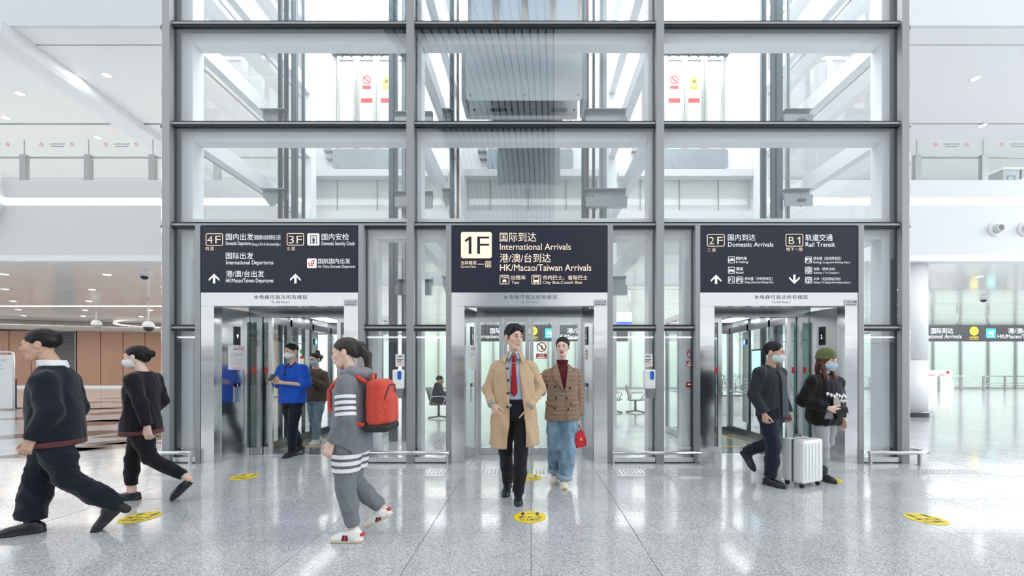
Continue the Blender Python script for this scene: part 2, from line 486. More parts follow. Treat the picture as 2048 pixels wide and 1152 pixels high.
MB().box(-60, 60, YF, YF + 0.35, 6.16, 6.66).build('fascia_panel', FASC, fascia)
MB().box(-60, 60, YF + 0.10, YF + 0.35, 5.96, 6.16).build('fascia_light_line', STRIPE, fascia)
MB().box(-60, 60, YF - 0.03, YF + 0.25, 4.38, 4.55).build('fascia_edge', WHITE, fascia)
gal = struct('floor_gallery', label='gallery floor slab above the concourse')
MB().box(-60, 60, YF + 0.35, 34, 6.40, 6.66).build('gallery_slab', WHITE, gal)
ceil_up = struct('ceiling_upper', label='white ceiling over the gallery')
for (y0, y1) in ((YF, 11.75), (11.79, 15.5), (15.62, 20.0), (20.06, 34.0)):
    MB().box(-60, 60, y0, y1, 10.9, 11.0).build('ceiling_panel', WHITE, ceil_up)
MB().box(-60, 60, YF + 0.02, 34, 11.02, 11.1).build('ceiling_void', mat('void_grey', (0.35, 0.34, 0.33), 0.7), ceil_up)
MB().box(-60, 60, YF - 0.1, YF, 10.9, 15.5).build('upper_fascia', mat('fascia_cool', (0.66, 0.69, 0.72), 0.5), ceil_up)
# slanting ceiling beam over the gallery
bm_ = MB()
vs = []
for (x, y) in ((-14.45, 10.9), (-15.6, 20.0)):
    for (dx, z) in ((0, 10.9), (0, 10.62), (-0.10, 10.52), (-0.75, 10.52), (-0.85, 10.9)):
        vs.append((x + dx, y, z))
bm_.add(vs, [(0, 1, 6, 5), (1, 2, 7, 6), (2, 3, 8, 7), (3, 4, 9, 8), (4, 0, 5, 9), (4, 3, 2, 1, 0), (5, 6, 7, 8, 9)])
bm_.build('ceiling_beam', mat('beam_cool_white', (0.76, 0.78, 0.81), 0.65, spec=0.2), ceil_up)
wall_up = struct('wall_gallery', label='white rear wall of the gallery')
for i in range(-12, 12):
    MB().box(i * 4 + 0.012, i * 4 + 3.988, 33.0, 33.2, 6.66, 10.9).build('wall_panel', WHITE, wall_up)
MB().box(-50, 50, 33.21, 33.3, 6.6, 10.95).build('wall_backing', mat('void_grey', (0.35, 0.34, 0.33), 0.7), wall_up)

# gallery balustrade
LINE = mat('sticker_line_red', (0.7, 0.08, 0.08), 0.5)
POSTM = mat('post_grey_steel', (0.36, 0.37, 0.37), 0.35, metal=0.6)
def balustrade(x0, n, w, label):
    b = thing('glass_balustrade', label, 'balustrade', (x0, YF + 0.12, 6.66))
    y = YF + 0.12
    for i in range(n + 1):
        x = x0 + i * w
        MB().box(x - 0.085, x + 0.085, y - 0.05, y + 0.05, 6.66, 7.42).box(x - 0.01, x + 0.01, y - 0.01, y + 0.01, 7.42, 7.86).build('post', POSTM, b)
        if i < n:
            p = MB().box(x + 0.1, x + w - 0.1, y - 0.008, y + 0.008, 6.66, 7.86).build('pane', G_BAL, b)
            for sx in (0.30, 0.72):
                c = (x + w * sx - (0.05 if sx < .5 else -.05), 7.72)
                mb = MB(); ring2d(mb, disc_pts(c[0], c[1], 0.056), disc_pts(c[0], c[1], 0.046), y - 0.012, y - 0.009)
                mb.prism([(c[0] - 0.036, c[1] + 0.026), (c[0] - 0.026, c[1] + 0.036), (c[0] + 0.036, c[1] - 0.026), (c[0] + 0.026, c[1] - 0.036)][::-1], 'y', y - 0.012, y - 0.009)
                mb.build('prohibition_mark', LINE, p)
            text('禁止攀爬  请勿依靠', (x + w * 0.40, x + w * 0.64, 7.76, 7.70), y - 0.011, INKG, p)
            MB().box(x + w * 0.42, x + w * 0.62, y - 0.011, y - 0.009, 7.655, 7.67).build('print_line', INKG, p)
    MB().tube([(x0, y + 0.09, 7.40), (x0 + n * w, y + 0.09, 7.40)], 0.028, 10).build('handrail', POSTM, b)
    return b
balustrade(FX(-92, YF), 6, 1.82, 'glass balustrade on the gallery edge above the copper panelled wall')
balustrade(FX(1842, YF), 3, 1.88, 'glass balustrade on the gallery edge above the round white column')
# jet nozzles on the fascia
for i, px in enumerate((1990, 2049)):
    x, z = FX(px, YF), FZ(459, YF)
    o = thing('air_jet_nozzle', ('round white air nozzle on the fascia, wholly in view' if i == 0 else 'round white air nozzle on the fascia, cut by the picture edge'), 'air nozzle', (x, YF, z), 'air nozzles on the gallery fascia')
    MB().lathe([(0.20, 0.0), (0.20, -0.02), (0.15, -0.05), (0.13, -0.05)], (x, YF, z), 28, axis='y').build('flange', WHITE, o)
    MB().lathe([(0.13, -0.03), (0.135, -0.07), (0.11, -0.14), (0.085, -0.16), (0.08, -0.08), (0.0, -0.07)], (x, YF, z), 28, axis='y').build('nozzle', mat('nozzle_grey', (0.55, 0.56, 0.57), 0.4), o)

# downlights and cameras in the ceilings
def downlight(x, y, z, r, label, grp):
    o = thing('downlight', label, 'ceiling light', (x, y, z), grp)
    MB().lathe([(r * 1.25, 0.0), (r * 1.25, -0.012), (r, -0.012), (r, -0.002)], (x, y, z), 20).build('trim_ring', WHITE, o)
    MB().lathe([(0.0, -0.006), (r, -0.006)], (x, y, z), 20).build('lens', LIGHTE, o)
zc = 10.9
for px, py, lb in ((214, 150, 'round downlight between the ceiling seam and the slanting beam'), (40, 187, 'round downlight in the gallery ceiling, highest beyond the beam'),
                   (12, 235, 'round downlight near the picture edge above the balustrade'), (196, 275, 'round downlight just above the balustrade top'),
                   (1950, 157, 'round downlight alone in the middle of the bare gallery ceiling'), (1965, 251, 'round downlight beside the dark ceiling groove')):
    y = (zc - CAM_H) * F_PX / (VPY - py); downlight(FX(px, y), y, zc, 0.11, lb, 'gallery ceiling downlights')
zc = 4.40
for px, py, lb in ((8, 548, 'slot light in the lower ceiling, front row by the picture edge'), (214, 549, 'slot light in the lower ceiling, front row by the black dome camera'),
                   (10, 578, 'slot light on the first ceiling joint by the picture edge'), (184, 579, 'slot light on the first ceiling joint, middle of the bay'),
                   (26, 602, 'slot light next to the bright ceiling line by the picture edge'), (178, 602, 'slot light next to the bright ceiling line, middle of the bay'),
                   (37, 619, 'slot light third row, above the curved steel band'), (170, 620, 'slot light third row, left of the bare bulb camera'), (300, 620, 'slot light third row, beside the glass corner'),
                   (47, 631, 'slot light last row, above the steel band highlight'), (166, 632, 'slot light last row, beside the bulb camera'), (282, 633, 'slot light last row, beside the dark bulb camera'),
                   (1958, 553, 'slot light in the ceiling above the hanging arrivals sign')):
    y = (zc - CAM_H) * F_PX / (VPY - py); downlight(FX(px, y), y, zc, 0.10, lb, 'concourse ceiling lights')
def dome_cam(px, py, label):
    y = (4.40 - CAM_H) * F_PX / (VPY - py); x = FX(px, y)
    o = thing('dome_camera', label, 'camera', (x, y, 4.40))
    MB().lathe([(0.13, 0), (0.13, -0.05), (0.11, -0.08)], (x, y, 4.40), 20).build('housing', WHITE, o)
    MB().lathe([(0.105, -0.08), (0.10, -0.12), (0.06, -0.17), (0.0, -0.18)], (x, y, 4.40), 20).build('dome', BLACKGL, o)
dome_cam(289, 548, 'black dome camera in the lower ceiling beside the glass corner')
dome_cam(1967, 596, 'small black dome camera in the ceiling above the yellow pictogram')
def bulb_cam(px, py, y, dark, label):
    x, z = FX(px, y), FZ(py, y)
    o = thing('bulb_camera', label, 'camera', (x, y, z))
    MB().tube([(x, y, 4.4), (x, y, z + 0.18)], 0.03, 8).build('bracket', WHITE, o)
    MB().lathe([(0.0, 0.22), (0.10, 0.20), (0.19, 0.10), (0.21, 0.0), (0.20, -0.06)], (x, y, z), 20).build('housing', WHITE, o)
    MB().lathe([(0.19, -0.06), (0.16, -0.16), (0.08, -0.24), (0, -0.25)], (x, y, z), 20).build('lens_ball', BLACKGL if dark else mat('lens_smoke', (0.3, 0.3, 0.32), 0.2), o)
bulb_cam(193, 648, 20.5, False, 'white bulb camera hanging before the steel band')
bulb_cam(297, 652, 17.0, True, 'white bulb camera with black lens ball beside the glass corner')

# copper panelled wall with louvre, steel band above
YW = 29.6
wl = struct('wall_copper', label='wall of tall copper tan panels beyond the concourse')
edges = [-60, -25, 18, 62.5, 109]
for a, b in zip([-70, -25, 18, 62.5], [-25, 18, 62.5, 109]):
    MB().bevbox(FX(a, YW) + 0.03, FX(b, YW) - 0.03, YW, YW + 0.1, 0.16, 4.2, 0.012).build('wall_panel', WOODP, wl)
for a, b in zip([153, 201, 246, 290, 335, 380, 425, 470, 515], [201, 246, 290, 335, 380, 425, 470, 515, 560]):
    MB().bevbox(FX(a, YW) + 0.03, FX(b, YW) - 0.03, YW, YW + 0.1, 0.16, 4.2, 0.012).build('wall_panel', WOODP, wl)
MB().box(FX(-90, YW), FX(560, YW), YW + 0.11, YW + 0.2, 0, 4.5).build('wall_backing', mat('joint_dark', (0.09, 0.05, 0.04), 0.7), wl)
MB().box(FX(-90, YW), FX(560, YW), YW - 0.06, YW + 0.1, 0, 0.15).build('baseboard', SBRUSH, wl)
lv = thing('wall_louvre', 'grey slatted louvre set between the copper panels', 'louvre', (FX(131, YW), YW, 0.16))
MB().box(FX(109, YW) + 0.01, FX(153, YW) - 0.01, YW - 0.02, YW + 0.04, 0.16, 4.2).build('backing', mat('louvre_dark', (0.05, 0.055, 0.06), 0.5), lv)
ff = MB(); x0, x1 = FX(109, YW) + 0.01, FX(153, YW) - 0.01
for (a, b, c, d) in ((x0, x0 + 0.05, 0.16, 4.2), (x1 - 0.05, x1, 0.16, 4.2), (x0, x1, 4.15, 4.2), (x0, x1, 0.16, 0.21)):
    ff.box(a, b, YW - 0.06, YW, c, d)
ff.build('frame', POSTM, lv)
for k in range(38):
    z = 0.26 + k * 0.102
    MB().prism([(YW - 0.05, z), (YW - 0.02, z + 0.07), (YW - 0.015, z + 0.07), (YW - 0.045, z)], 'x', x0 + 0.05, x1 - 0.05).build('slat', mat('louvre_grey', (0.17, 0.18, 0.19), 0.45, metal=0.4), lv)
# small white switch plates on the panels
for k, (px, py) in enumerate(((84, 729), (268, 726))):
    x, z = FX(px, YW), FZ(py, YW)
    tag(MB().bevbox(x - 0.22, x + 0.22, YW - 0.04, YW, z - 0.12, z + 0.12, 0.01).build('wall_plate', PLASTW),
        ('small white plate on the copper wall nearer the louvre' if k == 0 else 'small white plate on the copper wall nearer the glass corner'), 'wall plate', 'white plates on the copper wall')
# steel band: slightly curved in plan, nearer than the wall
nb = 24; vs = []; fs = []
for i in range(nb + 1):
    t = i / nb; px = -80 + t * 700
    y = 23.7 + 5.2 * t
    x = FX(px, y)
    for z in (4.40, 3.80): vs.append((x, y, z))
for i in range(nb): fs.append((2 * i, 2 * i + 1, 2 * i + 3, 2 * i + 2))
band = MB().add(vs, fs, 0, True).build('trim_1', steel('stainless_band', (0.45, 0.43, 0.41), 0.12, (0.35, 0.35, 0.1), 0.5, 0.06))
so = band.modifiers.new('thick', 'SOLIDIFY'); so.thickness = 0.08
tag(band, 'curved stainless band above the copper panels', kind='structure')

# milky green glass wall at the back
YG = 27.4
wg = struct('wall_glass_rear', label='pale green glass wall at the back of the concourse')
gx = FX(1865, YG); pw = 1.88
for i in range(-19, 9):
    x = gx + i * pw
    MB().box(x + 0.05, x + pw - 0.05, YG, YG + 0.03, 0.12, 4.4).build('pane', G_MILK, wg)
    MB().box(x - 0.05, x + 0.05, YG - 0.12, YG + 0.06, 0.0, 4.4).build('mullion', POSTM, wg)
MB().box(gx - 19 * pw, gx + 9 * pw, YG - 0.05, YG + 0.06, 0, 0.12).build('sill', POSTM, wg)
MB().box(gx - 19 * pw, gx + 9 * pw, YG + 3.5, YG + 3.6, 0, 4.4).build('room_beyond', mat('room_pale', (0.78, 0.86, 0.81), 0.6), wg)

# round white column
cx, cy, cr = 11.02, 11.97, 0.62
colm = struct('column_round', (cx, cy, 0), label='round white column with a dark steel base')
MB().lathe([(cr, 0.16), (cr, 1.62)], (cx, cy, 0), 48).build('shaft', WHITE, colm)
MB().lathe([(cr, 1.635), (cr, 4.4)], (cx, cy, 0), 48).build('shaft', WHITE, colm)
MB().lathe([(cr - 0.006, 1.61), (cr - 0.006, 1.64)], (cx, cy, 0), 48).build('joint', POSTM, colm)
MB().lathe([(cr + 0.03, 0.0), (cr + 0.03, 0.13), (cr + 0.10, 0.135), (cr + 0.10, 0.16), (cr, 0.165)], (cx, cy, 0), 48).build('base_ring', SDARK, colm)
# faceted white pillar at the picture edge, standing on the floor nearer the camera than the gallery
tag(MB().prism([(FX(-90, YF), 4.6), (FX(-30, YF), 5.0), (FX(12, YF), 6.0), (FX(0, YF), 6.9), (FX(-90, YF), 7.2)], 'y', YF - 0.3, YF).build('trim_2', WHITE),
    'faceted white cladding corner on the gallery fascia', kind='structure')

# ---- the hall behind the camera: far wall with shop band and the ribbed white funnel column, seen in the glass and steel
wb_ = struct('wall_hall', (0, -16, 0), label='far wall of the hall behind the camera')
for i in range(-8, 9):
    MB().box(i * 3.6 - 1.78, i * 3.6 + 1.78, -16.2, -16, 0.0, 3.2).build('shop_front', mat('shopfront_grey', (0.40, 0.41, 0.42), 0.25), wb_)
    for q in (0, 1.8): MB().box(i * 3.6 + q - 0.1, i * 3.6 + q + 0.1, -16.2, -15.9, 4.0, 9.0).build('mullion', mat('hall_grey', (0.5, 0.51, 0.52), 0.5), wb_)
MB().box(-31, 31, -16.2, -15.8, 3.2, 4.0).build('shop_fascia', WHITE, wb_)
MB().box(-31, 31, -15.86, -15.8, 3.5, 3.6).build('light_line', STRIPE, wb_)
rc = struct('column_ribbed', (-1.1, -9, 0), label='ribbed white funnel column behind the camera')
RIBM = mat('rib_white', (0.55, 0.58, 0.62), 0.5)
for k in range(20):
    t0, t1 = k / 20, (k + 0.78) / 20
    vs = []
    for j in range(13):
        z = 2.0 + 20.0 * j / 12; fl = max(0, (z - 7) / 13)
        for t in (t0, t1):
            x = -1.1 + (t - 0.5) * 4.8 - fl * fl * 4.5 * (1 - t); y = -9 + 1.6 * (2 * t - 1) ** 2 * -1 + 0.4 * fl
            vs.append((x, y, z)); vs.append((x, y - 0.15, z))
    fs = []
    for j in range(12):
        a, b = 4 * j, 4 * j + 4
        fs += [(a, b, b + 2, a + 2), (a + 1, a + 3, b + 3, b + 1), (a, a + 1, b + 1, b), (a + 2, b + 2, b + 3, a + 3)]
    MB().add(vs, fs).build('rib', RIBM, rc)
vs = []
for j in range(13):
    z = 2.0 + 20.0 * j / 12; fl = max(0, (z - 7) / 13)
    for k in range(11):
        t = k / 10; vs.append((-1.1 + (t - 0.5) * 4.8 - fl * fl * 4.5 * (1 - t), -9.35 + 1.6 * (2 * t - 1) ** 2 * -1 + 0.4 * fl, z))
bk_ = MB().add(vs, [(j * 11 + k, j * 11 + k + 1, (j + 1) * 11 + k + 1, (j + 1) * 11 + k) for j in range(12) for k in range(10)], 0, True).build('core', mat('rib_core', (0.02, 0.022, 0.026), 0.7), rc)

# recycling bins on the gallery, planter and lit panel in the concourse
BINM = mat('bin_steel', (0.33, 0.34, 0.33), 0.35, metal=0.5)
for k, px in enumerate((2003, 2040)):
    x, y = FX(px, 12.4), 12.4
    o = thing('recycling_bin', 'grey recycling bin on the gallery, ' + ('nearer the balustrade post' if k == 0 else 'cut by the picture edge'), 'bin', (x, y, 6.66), 'recycling bins on the gallery')
    MB().bevbox(x - 0.26, x + 0.26, y - 0.25, y + 0.25, 6.66, 7.42, 0.02).build('bin_body', BINM, o)
    MB().bevbox(x - 0.28, x + 0.28, y - 0.27, y + 0.27, 7.42, 7.50, 0.02).build('bin_lid', mat('bin_lid_white', (0.75, 0.76, 0.76), 0.4), o)
    MB().lathe([(0.0, 0.004), (0.14, 0.004), (0.15, 0.0)], (x, y, 7.50), 24).build('opening', RUBBER, o)
    mb = MB(); ring2d(mb, rrect(x - 0.12, x + 0.12, 6.95, 7.25, 0.02), rrect(x - 0.095, x + 0.095, 6.975, 7.225, 0.015), y - 0.256, y - 0.25); mb.build('blue_frame', PLASTB, o)
pl = thing('planter_hedge', 'leafy green hedge in a pale planter seen through the third lift', 'planter', (FX(1470, 12.2), 12.2, 0))
x, y = FX(1470, 12.2), 12.2
MB().bevbox(x - 0.75, x + 0.75, y - 0.25, y + 0.25, 0, 0.55, 0.02).build('planter_box', mat('planter_pale', (0.62, 0.62, 0.60), 0.5), pl)
MB().bevbox(x - 0.72, x + 0.72, y - 0.22, y + 0.22, 0.53, 0.56, 0.005).build('soil', mat('soil_dark', (0.03, 0.022, 0.016), 0.9), pl)
LEAFM = mat('leaf_green', (0.045, 0.15, 0.035), 0.5, noise=(6, 0.4))
lf = MB(); rg = random.Random(3)
for k in range(900):
    px_, py_, pz_ = x + rg.uniform(-0.72, 0.72), y + rg.uniform(-0.24, 0.24), 0.58 + rg.random() ** 0.8 * 0.62
    a, b, l = rg.uniform(0, 6.28), rg.uniform(-0.5, 1.0), rg.uniform(0.04, 0.075)
    d = Vector((math.cos(a) * math.cos(b), math.sin(a) * math.cos(b), math.sin(b))); q = d.cross(Vector((0, 0, 1))).normalized() * l * 0.32
    p0 = Vector((px_, py_, pz_)); lf.add([p0, p0 + d * l * 0.5 + q, p0 + d * l, p0 + d * l * 0.5 - q], [(0, 1, 2, 3)])
o = lf.build('foliage', LEAFM, pl); o['kind'] = 'stuff'
for k in range(7): MB().tube([(x - 0.6 + k * 0.2, y, 0.55), (x - 0.6 + k * 0.2 + 0.03, y, 1.05)], 0.008, 6).build('stem', mat('stem_brown', (0.10, 0.07, 0.04), 0.8), pl)
lp = thing('lit_panel', 'lit white panel with a blue strip seen above the dispenser', 'display', (FX(1243, 15.0), 15.0, FZ(648, 15.0)))
MB().box(FX(1222, 15.0), FX(1264, 15.0), 15.0, 15.08, FZ(649, 15.0), FZ(624, 15.0)).build('housing', WHITE, lp)
MB().box(FX(1223, 15.0), FX(1263, 15.0), 14.985, 14.999, FZ(643, 15.0), FZ(625, 15.0)).build('screen', mat('panel_glow', (0.9, 0.95, 1), 0.4, emit=(0.85, 0.93, 1.0), estr=1.1), lp)
MB().box(FX(1223, 15.0), FX(1263, 15.0), 14.985, 14.999, FZ(648.5, 15.0), FZ(643.5, 15.0)).build('blue_strip', mat('panel_blue', (0.03, 0.15, 0.55), 0.4, emit=(0.03, 0.18, 0.7), estr=0.7), lp)
for px in (1226, 1260): MB().tube([(FX(px, 15.0), 15.04, FZ(624, 15.0)), (FX(px, 15.0), 15.04, 4.4)], 0.015, 8).build('hanger', SBRUSH, lp)
# ================================================================== LIFT TOWER
LV = [3.471, 4.946, 6.407, 7.87, 9.33, 10.80]         # transom levels
MAIN = [(325, 340), (813, 828), (1312, 1328), (1803, 1818)]
SUB = [(391, 401), (717, 728), (892, 903), (1215, 1226), (1390, 1400), (1716, 1727)]
MX = [((a + b) / 2 - VPX) * D / F_PX for a, b in MAIN]
TOP = 10.9
wf = struct('wall_glass_front', (0, D, 0), label='glass front of the lift tower with grey mullions')
for a, b in MAIN:
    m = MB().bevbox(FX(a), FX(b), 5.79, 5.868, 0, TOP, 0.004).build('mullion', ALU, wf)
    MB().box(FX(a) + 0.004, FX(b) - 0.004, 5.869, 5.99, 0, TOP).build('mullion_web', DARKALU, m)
for a, b in SUB:
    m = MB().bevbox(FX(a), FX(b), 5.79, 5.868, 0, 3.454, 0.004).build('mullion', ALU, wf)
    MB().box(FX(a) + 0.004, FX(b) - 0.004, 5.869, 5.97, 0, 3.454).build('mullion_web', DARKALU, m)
def transom(x0, x1, z):
    t = MB().bevbox(x0, x1, 5.815, 5.86, z - 0.014, z + 0.016, 0.005).build('transom', ALU, wf)
    MB().box(x0, x1, 5.832, 5.868, z + 0.017, z + 0.043).build('gasket', GASKET, t)
    MB().box(x0, x1, 5.832, 5.868, z - 0.043, z - 0.015).build('gasket', GASKET, t)
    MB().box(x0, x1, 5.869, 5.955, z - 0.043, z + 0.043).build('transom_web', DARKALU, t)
def pane(x0, x1, z0, z1, par=wf, y=5.852):
    MB().box(x0 + 0.003, x1 - 0.003, y, y + 0.014, z0, z1).build('pane', G_FAC, par)
bays = [(FX(340), FX(813)), (FX(828), FX(1312)), (FX(1328), FX(1803))]
for x0, x1 in bays:
    for i, z in enumerate(LV):
        transom(x0, x1, z)
        if i + 1 < len(LV): pane(x0, x1, z + 0.043, LV[i + 1] - 0.043)
for a, b in ((340, 391), (728, 813), (828, 892), (1226, 1312), (1328, 1390), (1727, 1803)):
    x0, x1 = FX(a), FX(b)
    transom(x0, x1, 1.973)
    pane(x0, x1, 0.085, 1.973 - 0.043); pane(x0, x1, 1.973 + 0.043, LV[0] - 0.043)
    t = MB().bevbox(x0, x1, 5.82, 5.868, 0.012, 0.085, 0.004).build('sill', SBRUSH, wf)
    MB().box(x0, x1, 5.81, 5.868, 0.0, 0.012).build('gasket', GASKET, t)
# curved glass corners and side glass
def side(sx, xe, label, nm):
    w = struct(nm, (sx * abs(xe), 6.0, 0), label=label)
    r = 0.155; xc = xe - sx * r * 0 ; zs = [0.02, 1.973] + LV
    for i in range(len(zs) - 1):
        n = 8; vs = []; fs = []
        for k in range(n + 1):
            t = math.pi / 2 * k / n
            for rr in (r, r - 0.014):
                for z in (zs[i] + 0.012, zs[i + 1] - 0.012):
                    vs.append((xe + sx * rr * math.sin(t), 5.845 + r - rr * math.cos(t), z))
        for k in range(n):
            a, b = 4 * k, 4 * k + 4
            fs += [(a, b, b + 1, a + 1), (a + 2, a + 3, b + 3, b + 2), (a, a + 2, b + 2, b), (a + 1, b + 1, b + 3, a + 3)]
        MB().add(vs, fs, 0, True).build('corner_pane', G_COR, w)
        pts = [(xe + sx * (r + 0.004) * math.sin(math.pi / 2 * k / n), 5.845 + r - (r + 0.004) * math.cos(math.pi / 2 * k / n), zs[i + 1]) for k in range(n + 1)]
        MB().tube(pts, 0.011, 8).build('joint_ring', ALU, w)
        X = xe + sx * r
        for (ya, yb) in ((6.0, 7.85), (7.87, 9.7)):
            MB().box(X - 0.007, X + 0.007, ya, yb, zs[i] + 0.012, zs[i + 1] - 0.012).build('pane', G_FAC, w)
        MB().box(X - 0.012, X + 0.012, 6.0, 9.7, zs[i + 1] - 0.012, zs[i + 1] + 0.012).build('rail', ALU, w)
    return w
side(-1, FX(326), 'side glass of the lift tower with a rounded corner facing the copper wall', 'wall_glass_left')
side(1, FX(1817), 'side glass of the lift tower with a rounded corner facing the round column', 'wall_glass_right')

# white steel cage behind the glass
cage = struct('trim_steel_cage', (0, 6.1, 0), label='white steel cage of columns and beams behind the glass')
BL = [3.32, 4.78, 6.245, 7.71, 9.18, 10.6]
CX = [-5.18, MX[1], MX[2], 5.37]
for x in CX:
    MB().bevbox(x - 0.11, x + 0.11, 6.0, 6.2, 0, 11.0, 0.008).build('column', STEELW, cage)
    MB().bevbox(x - 0.11, x + 0.11, 9.25, 9.45, 0, 11.0, 0.008).build('column', STEELW, cage)
for x in (-2.37, 2.35):
    MB().bevbox(x - 0.08, x + 0.08, 6.0, 6.15, 0, 3.32, 0.008).build('column', STEELW, cage)
for z in BL:
    for i in range(3):
        MB().bevbox(CX[i] + 0.112, CX[i + 1] - 0.112, 6.0, 6.18, z, z + 0.31, 0.008).build('beam', STEELW, cage)
        if z < 4 or z > 10: MB().bevbox(CX[i] + 0.112, CX[i + 1] - 0.112, 9.28, 9.44, z, z + 0.31, 0.008).build('beam', STEELW, cage)
    for x in CX:
        MB().bevbox(x - 0.075, x + 0.075, 6.202, 9.248, z + 0.02, z + 0.30, 0.006).build('beam', STEELW, cage)
    for x in (-3.55,):
        pass

# rear wall of the tower at the gallery level
YR = 9.62
wr = struct('wall_rear', (0, YR, 5), label='white rear wall of the lift tower at the gallery level')
wins = [(-5.32, -2.0), (-1.55, 1.60), (2.10, 5.34)]
CB = [-3.69, -0.02, 3.66]                              # lift axes
def wbox(x0, x1, z0, z1): MB().box(x0, x1, YR, YR + 0.25, z0, z1).build('wall_panel', WHITE, wr)
xs = [-5.5, -1.79, 1.84, 5.5]
for i in range(3):
    x0, x1 = xs[i] + 0.005, xs[i + 1] - 0.005
    wbox(x0, x1, 4.93, 5.18); wbox(x0, x1, 5.98, 6.58)
    wbox(x0, wins[i][0], 5.18, 5.98); wbox(wins[i][1], x1, 5.18, 5.98)
    c = CB[i]
    wbox(x0, c - 1.0, 6.58, 9.05); wbox(c + 1.0, x1, 6.58, 9.05); wbox(x0, x1, 9.05, 10.9)
    # deep projecting hood over the window and its pane
    h = MB().box(wins[i][0] - 0.03, wins[i][1] + 0.03, YR - 0.16, YR + 0.02, 5.94, 6.10).build('window_hood', mat('hood_white', (0.68, 0.70, 0.71), 0.5), wr)
    MB().box(wins[i][0], wins[i][1], YR + 0.16, YR + 0.19, 5.18, 5.98).build('pane', glass('milky_white_glass', (0.93, 0.96, 0.95), 0.9, haze=0.75, hazecol=(0.88, 0.91, 0.90)), wr)
    for k in range(3):
        xm = wins[i][0] + (wins[i][1] - wins[i][0]) * (k + 0.6) / 3.4
        MB().box(xm - 0.008, xm + 0.008, YR + 0.14, YR + 0.16, 5.18, 5.98).build('glazing_bar', POSTM, wr)
MB().box(-5.5, 5.5, YR + 0.25, YF + 0.35, 6.38, 6.6).build('landing_slab', WHITE, wr)
# rear landing doors at the gallery level
DOORF = steel('door_frame_steel', (0.62, 0.61, 0.58), 0.25, (1, 1, 1), 0.1, 0.01)
DOORP = mat('landing_door_white', (0.70, 0.71, 0.71), 0.35)
for i, c in enumerate(CB):
    d = struct('door_%d' % (i + 1), (c, YR, 6.6), label='white gallery landing door of the lift over sign %d' % (i + 1))
    MB().box(c - 1.05, c + 1.05, YR - 0.12, YR - 0.02, 8.86, 9.04).build('header', RAILM, d)
    for k in range(4):
        xa = c - 0.94 + k * 0.47
        p = MB().box(xa + 0.07, xa + 0.40, YR - 0.06, YR - 0.03, 6.62, 8.84).build('door_panel', DOORP, d)
        for (a_, b_, z_) in ((xa + 0.005, xa + 0.07, 6.62), (xa + 0.40, xa + 0.465, 6.62), (xa + 0.07, xa + 0.40, 8.74)):
            MB().box(a_, b_, YR - 0.085, YR - 0.02, z_, 8.84).build('door_frame', DOORF, p)
        for q in range(2):
            MB().lathe([(0.03, -0.02), (0.03, 0.02)], (xa + 0.12 + 0.22 * q, YR - 0.1, 8.86), 10, axis='y').build('roller', RUBBER, p)
        if k in (1, 2):
            xc = xa + 0.235; y = YR - 0.066
            if k == 1:
                mb = MB(); ring2d(mb, disc_pts(xc, 8.28, 0.10, n=24), disc_pts(xc, 8.28, 0.08, n=24), y, y + 0.004)
                mb.prism([(xc - 0.075, 8.335), (xc - 0.055, 8.355), (xc + 0.075, 8.225), (xc + 0.055, 8.205)][::-1], 'y', y, y + 0.004).build('prohibition_mark', RED, p)
                MB().box(xc - 0.10, xc + 0.10, y, y + 0.004, 8.07, 8.14).build('label_strip', RED, p)
            else:
                mb = MB(); mb.prism([(xc - 0.11, 8.19), (xc + 0.11, 8.19), (xc, 8.38)], 'y', y, y + 0.004).build('warning_mark', YEL, p)
                mb = MB(); mb.prism([(xc - 0.03, 8.215), (xc + 0.04, 8.215), (xc + 0.03, 8.28), (xc - 0.02, 8.26)], 'y', y - 0.002, y).build('hand_mark', INK, p)
                MB().box(xc - 0.10, xc + 0.10, y, y + 0.004, 8.07, 8.14).build('label_strip', YEL, p)
            MB().box(xc - 0.135, xc + 0.135, y, y + 0.004, 7.74, 7.84).build('label_strip', RED, p)
    # toe guard under the sill
    MB().prism(rrect(c - 1.02, c + 1.02, 6.13, 6.60, 0.07), 'y', YR - 0.12, YR - 0.05).build('toe_guard', APRON, d)
    MB().box(c - 1.25, c - 1.05, YR - 0.1, YR, 6.56, 6.62).build('sill_bracket', BRACK, d); MB().box(c - 1.2, c - 1.05, YR - 0.1, YR, 6.38, 6.42).build('sill_bracket', BRACK, d)
    for q in range(4):
        MB().lathe([(0.02, -0.012), (0.02, 0.0)], (c - 0.9 + q * 0.6, YR - 0.12, 6.2), 8, axis='y').build('bolt', BRACK, d)

# guide rails, cables and brackets: one set per lift
def rails(name, label, items, y, grp):
    o = thing(name, label, 'guide rail', (items[0][0], y, 0), grp)
    for (x, w, m, dy) in items:
        MB().box(x - w / 2, x + w / 2, y + dy - 0.03, y + dy + 0.03, 0, 11).box(x - w * 0.12, x + w * 0.12, y + dy - 0.07, y + dy - 0.03, 0, 11).build('rail', m, o)
    return o
def bracket(o, x0, x1, y, z, up):
    """gusset plate from a side beam to a guide rail, with bolt holes as dark studs"""
    s = 1 if x1 > x0 else -1
    MB().prism([(x0, z + 0.16), (x0 + s * 0.05, z + 0.13), (x1, z + 0.10), (x1, z - 0.05), (x0 + s * 0.3 * abs(x1 - x0), z - 0.20), (x0, z - 0.02)][::s], 'y', y, y + 0.012).build('bracket', BRACK, o)
    MB().box(min(x0, x1), max(x0, x1), y - 0.10, y + 0.012, z + 0.10, z + 0.112).build('bracket_flange', BRACK, o)
    for k in range(3):
        MB().lathe([(0.012, -0.01), (0.012, 0)], (x1 - s * (0.05 + 0.05 * k), y, z - 0.0), 8, axis='y').build('bolt', DARKALU, o)
YQ = 7.6
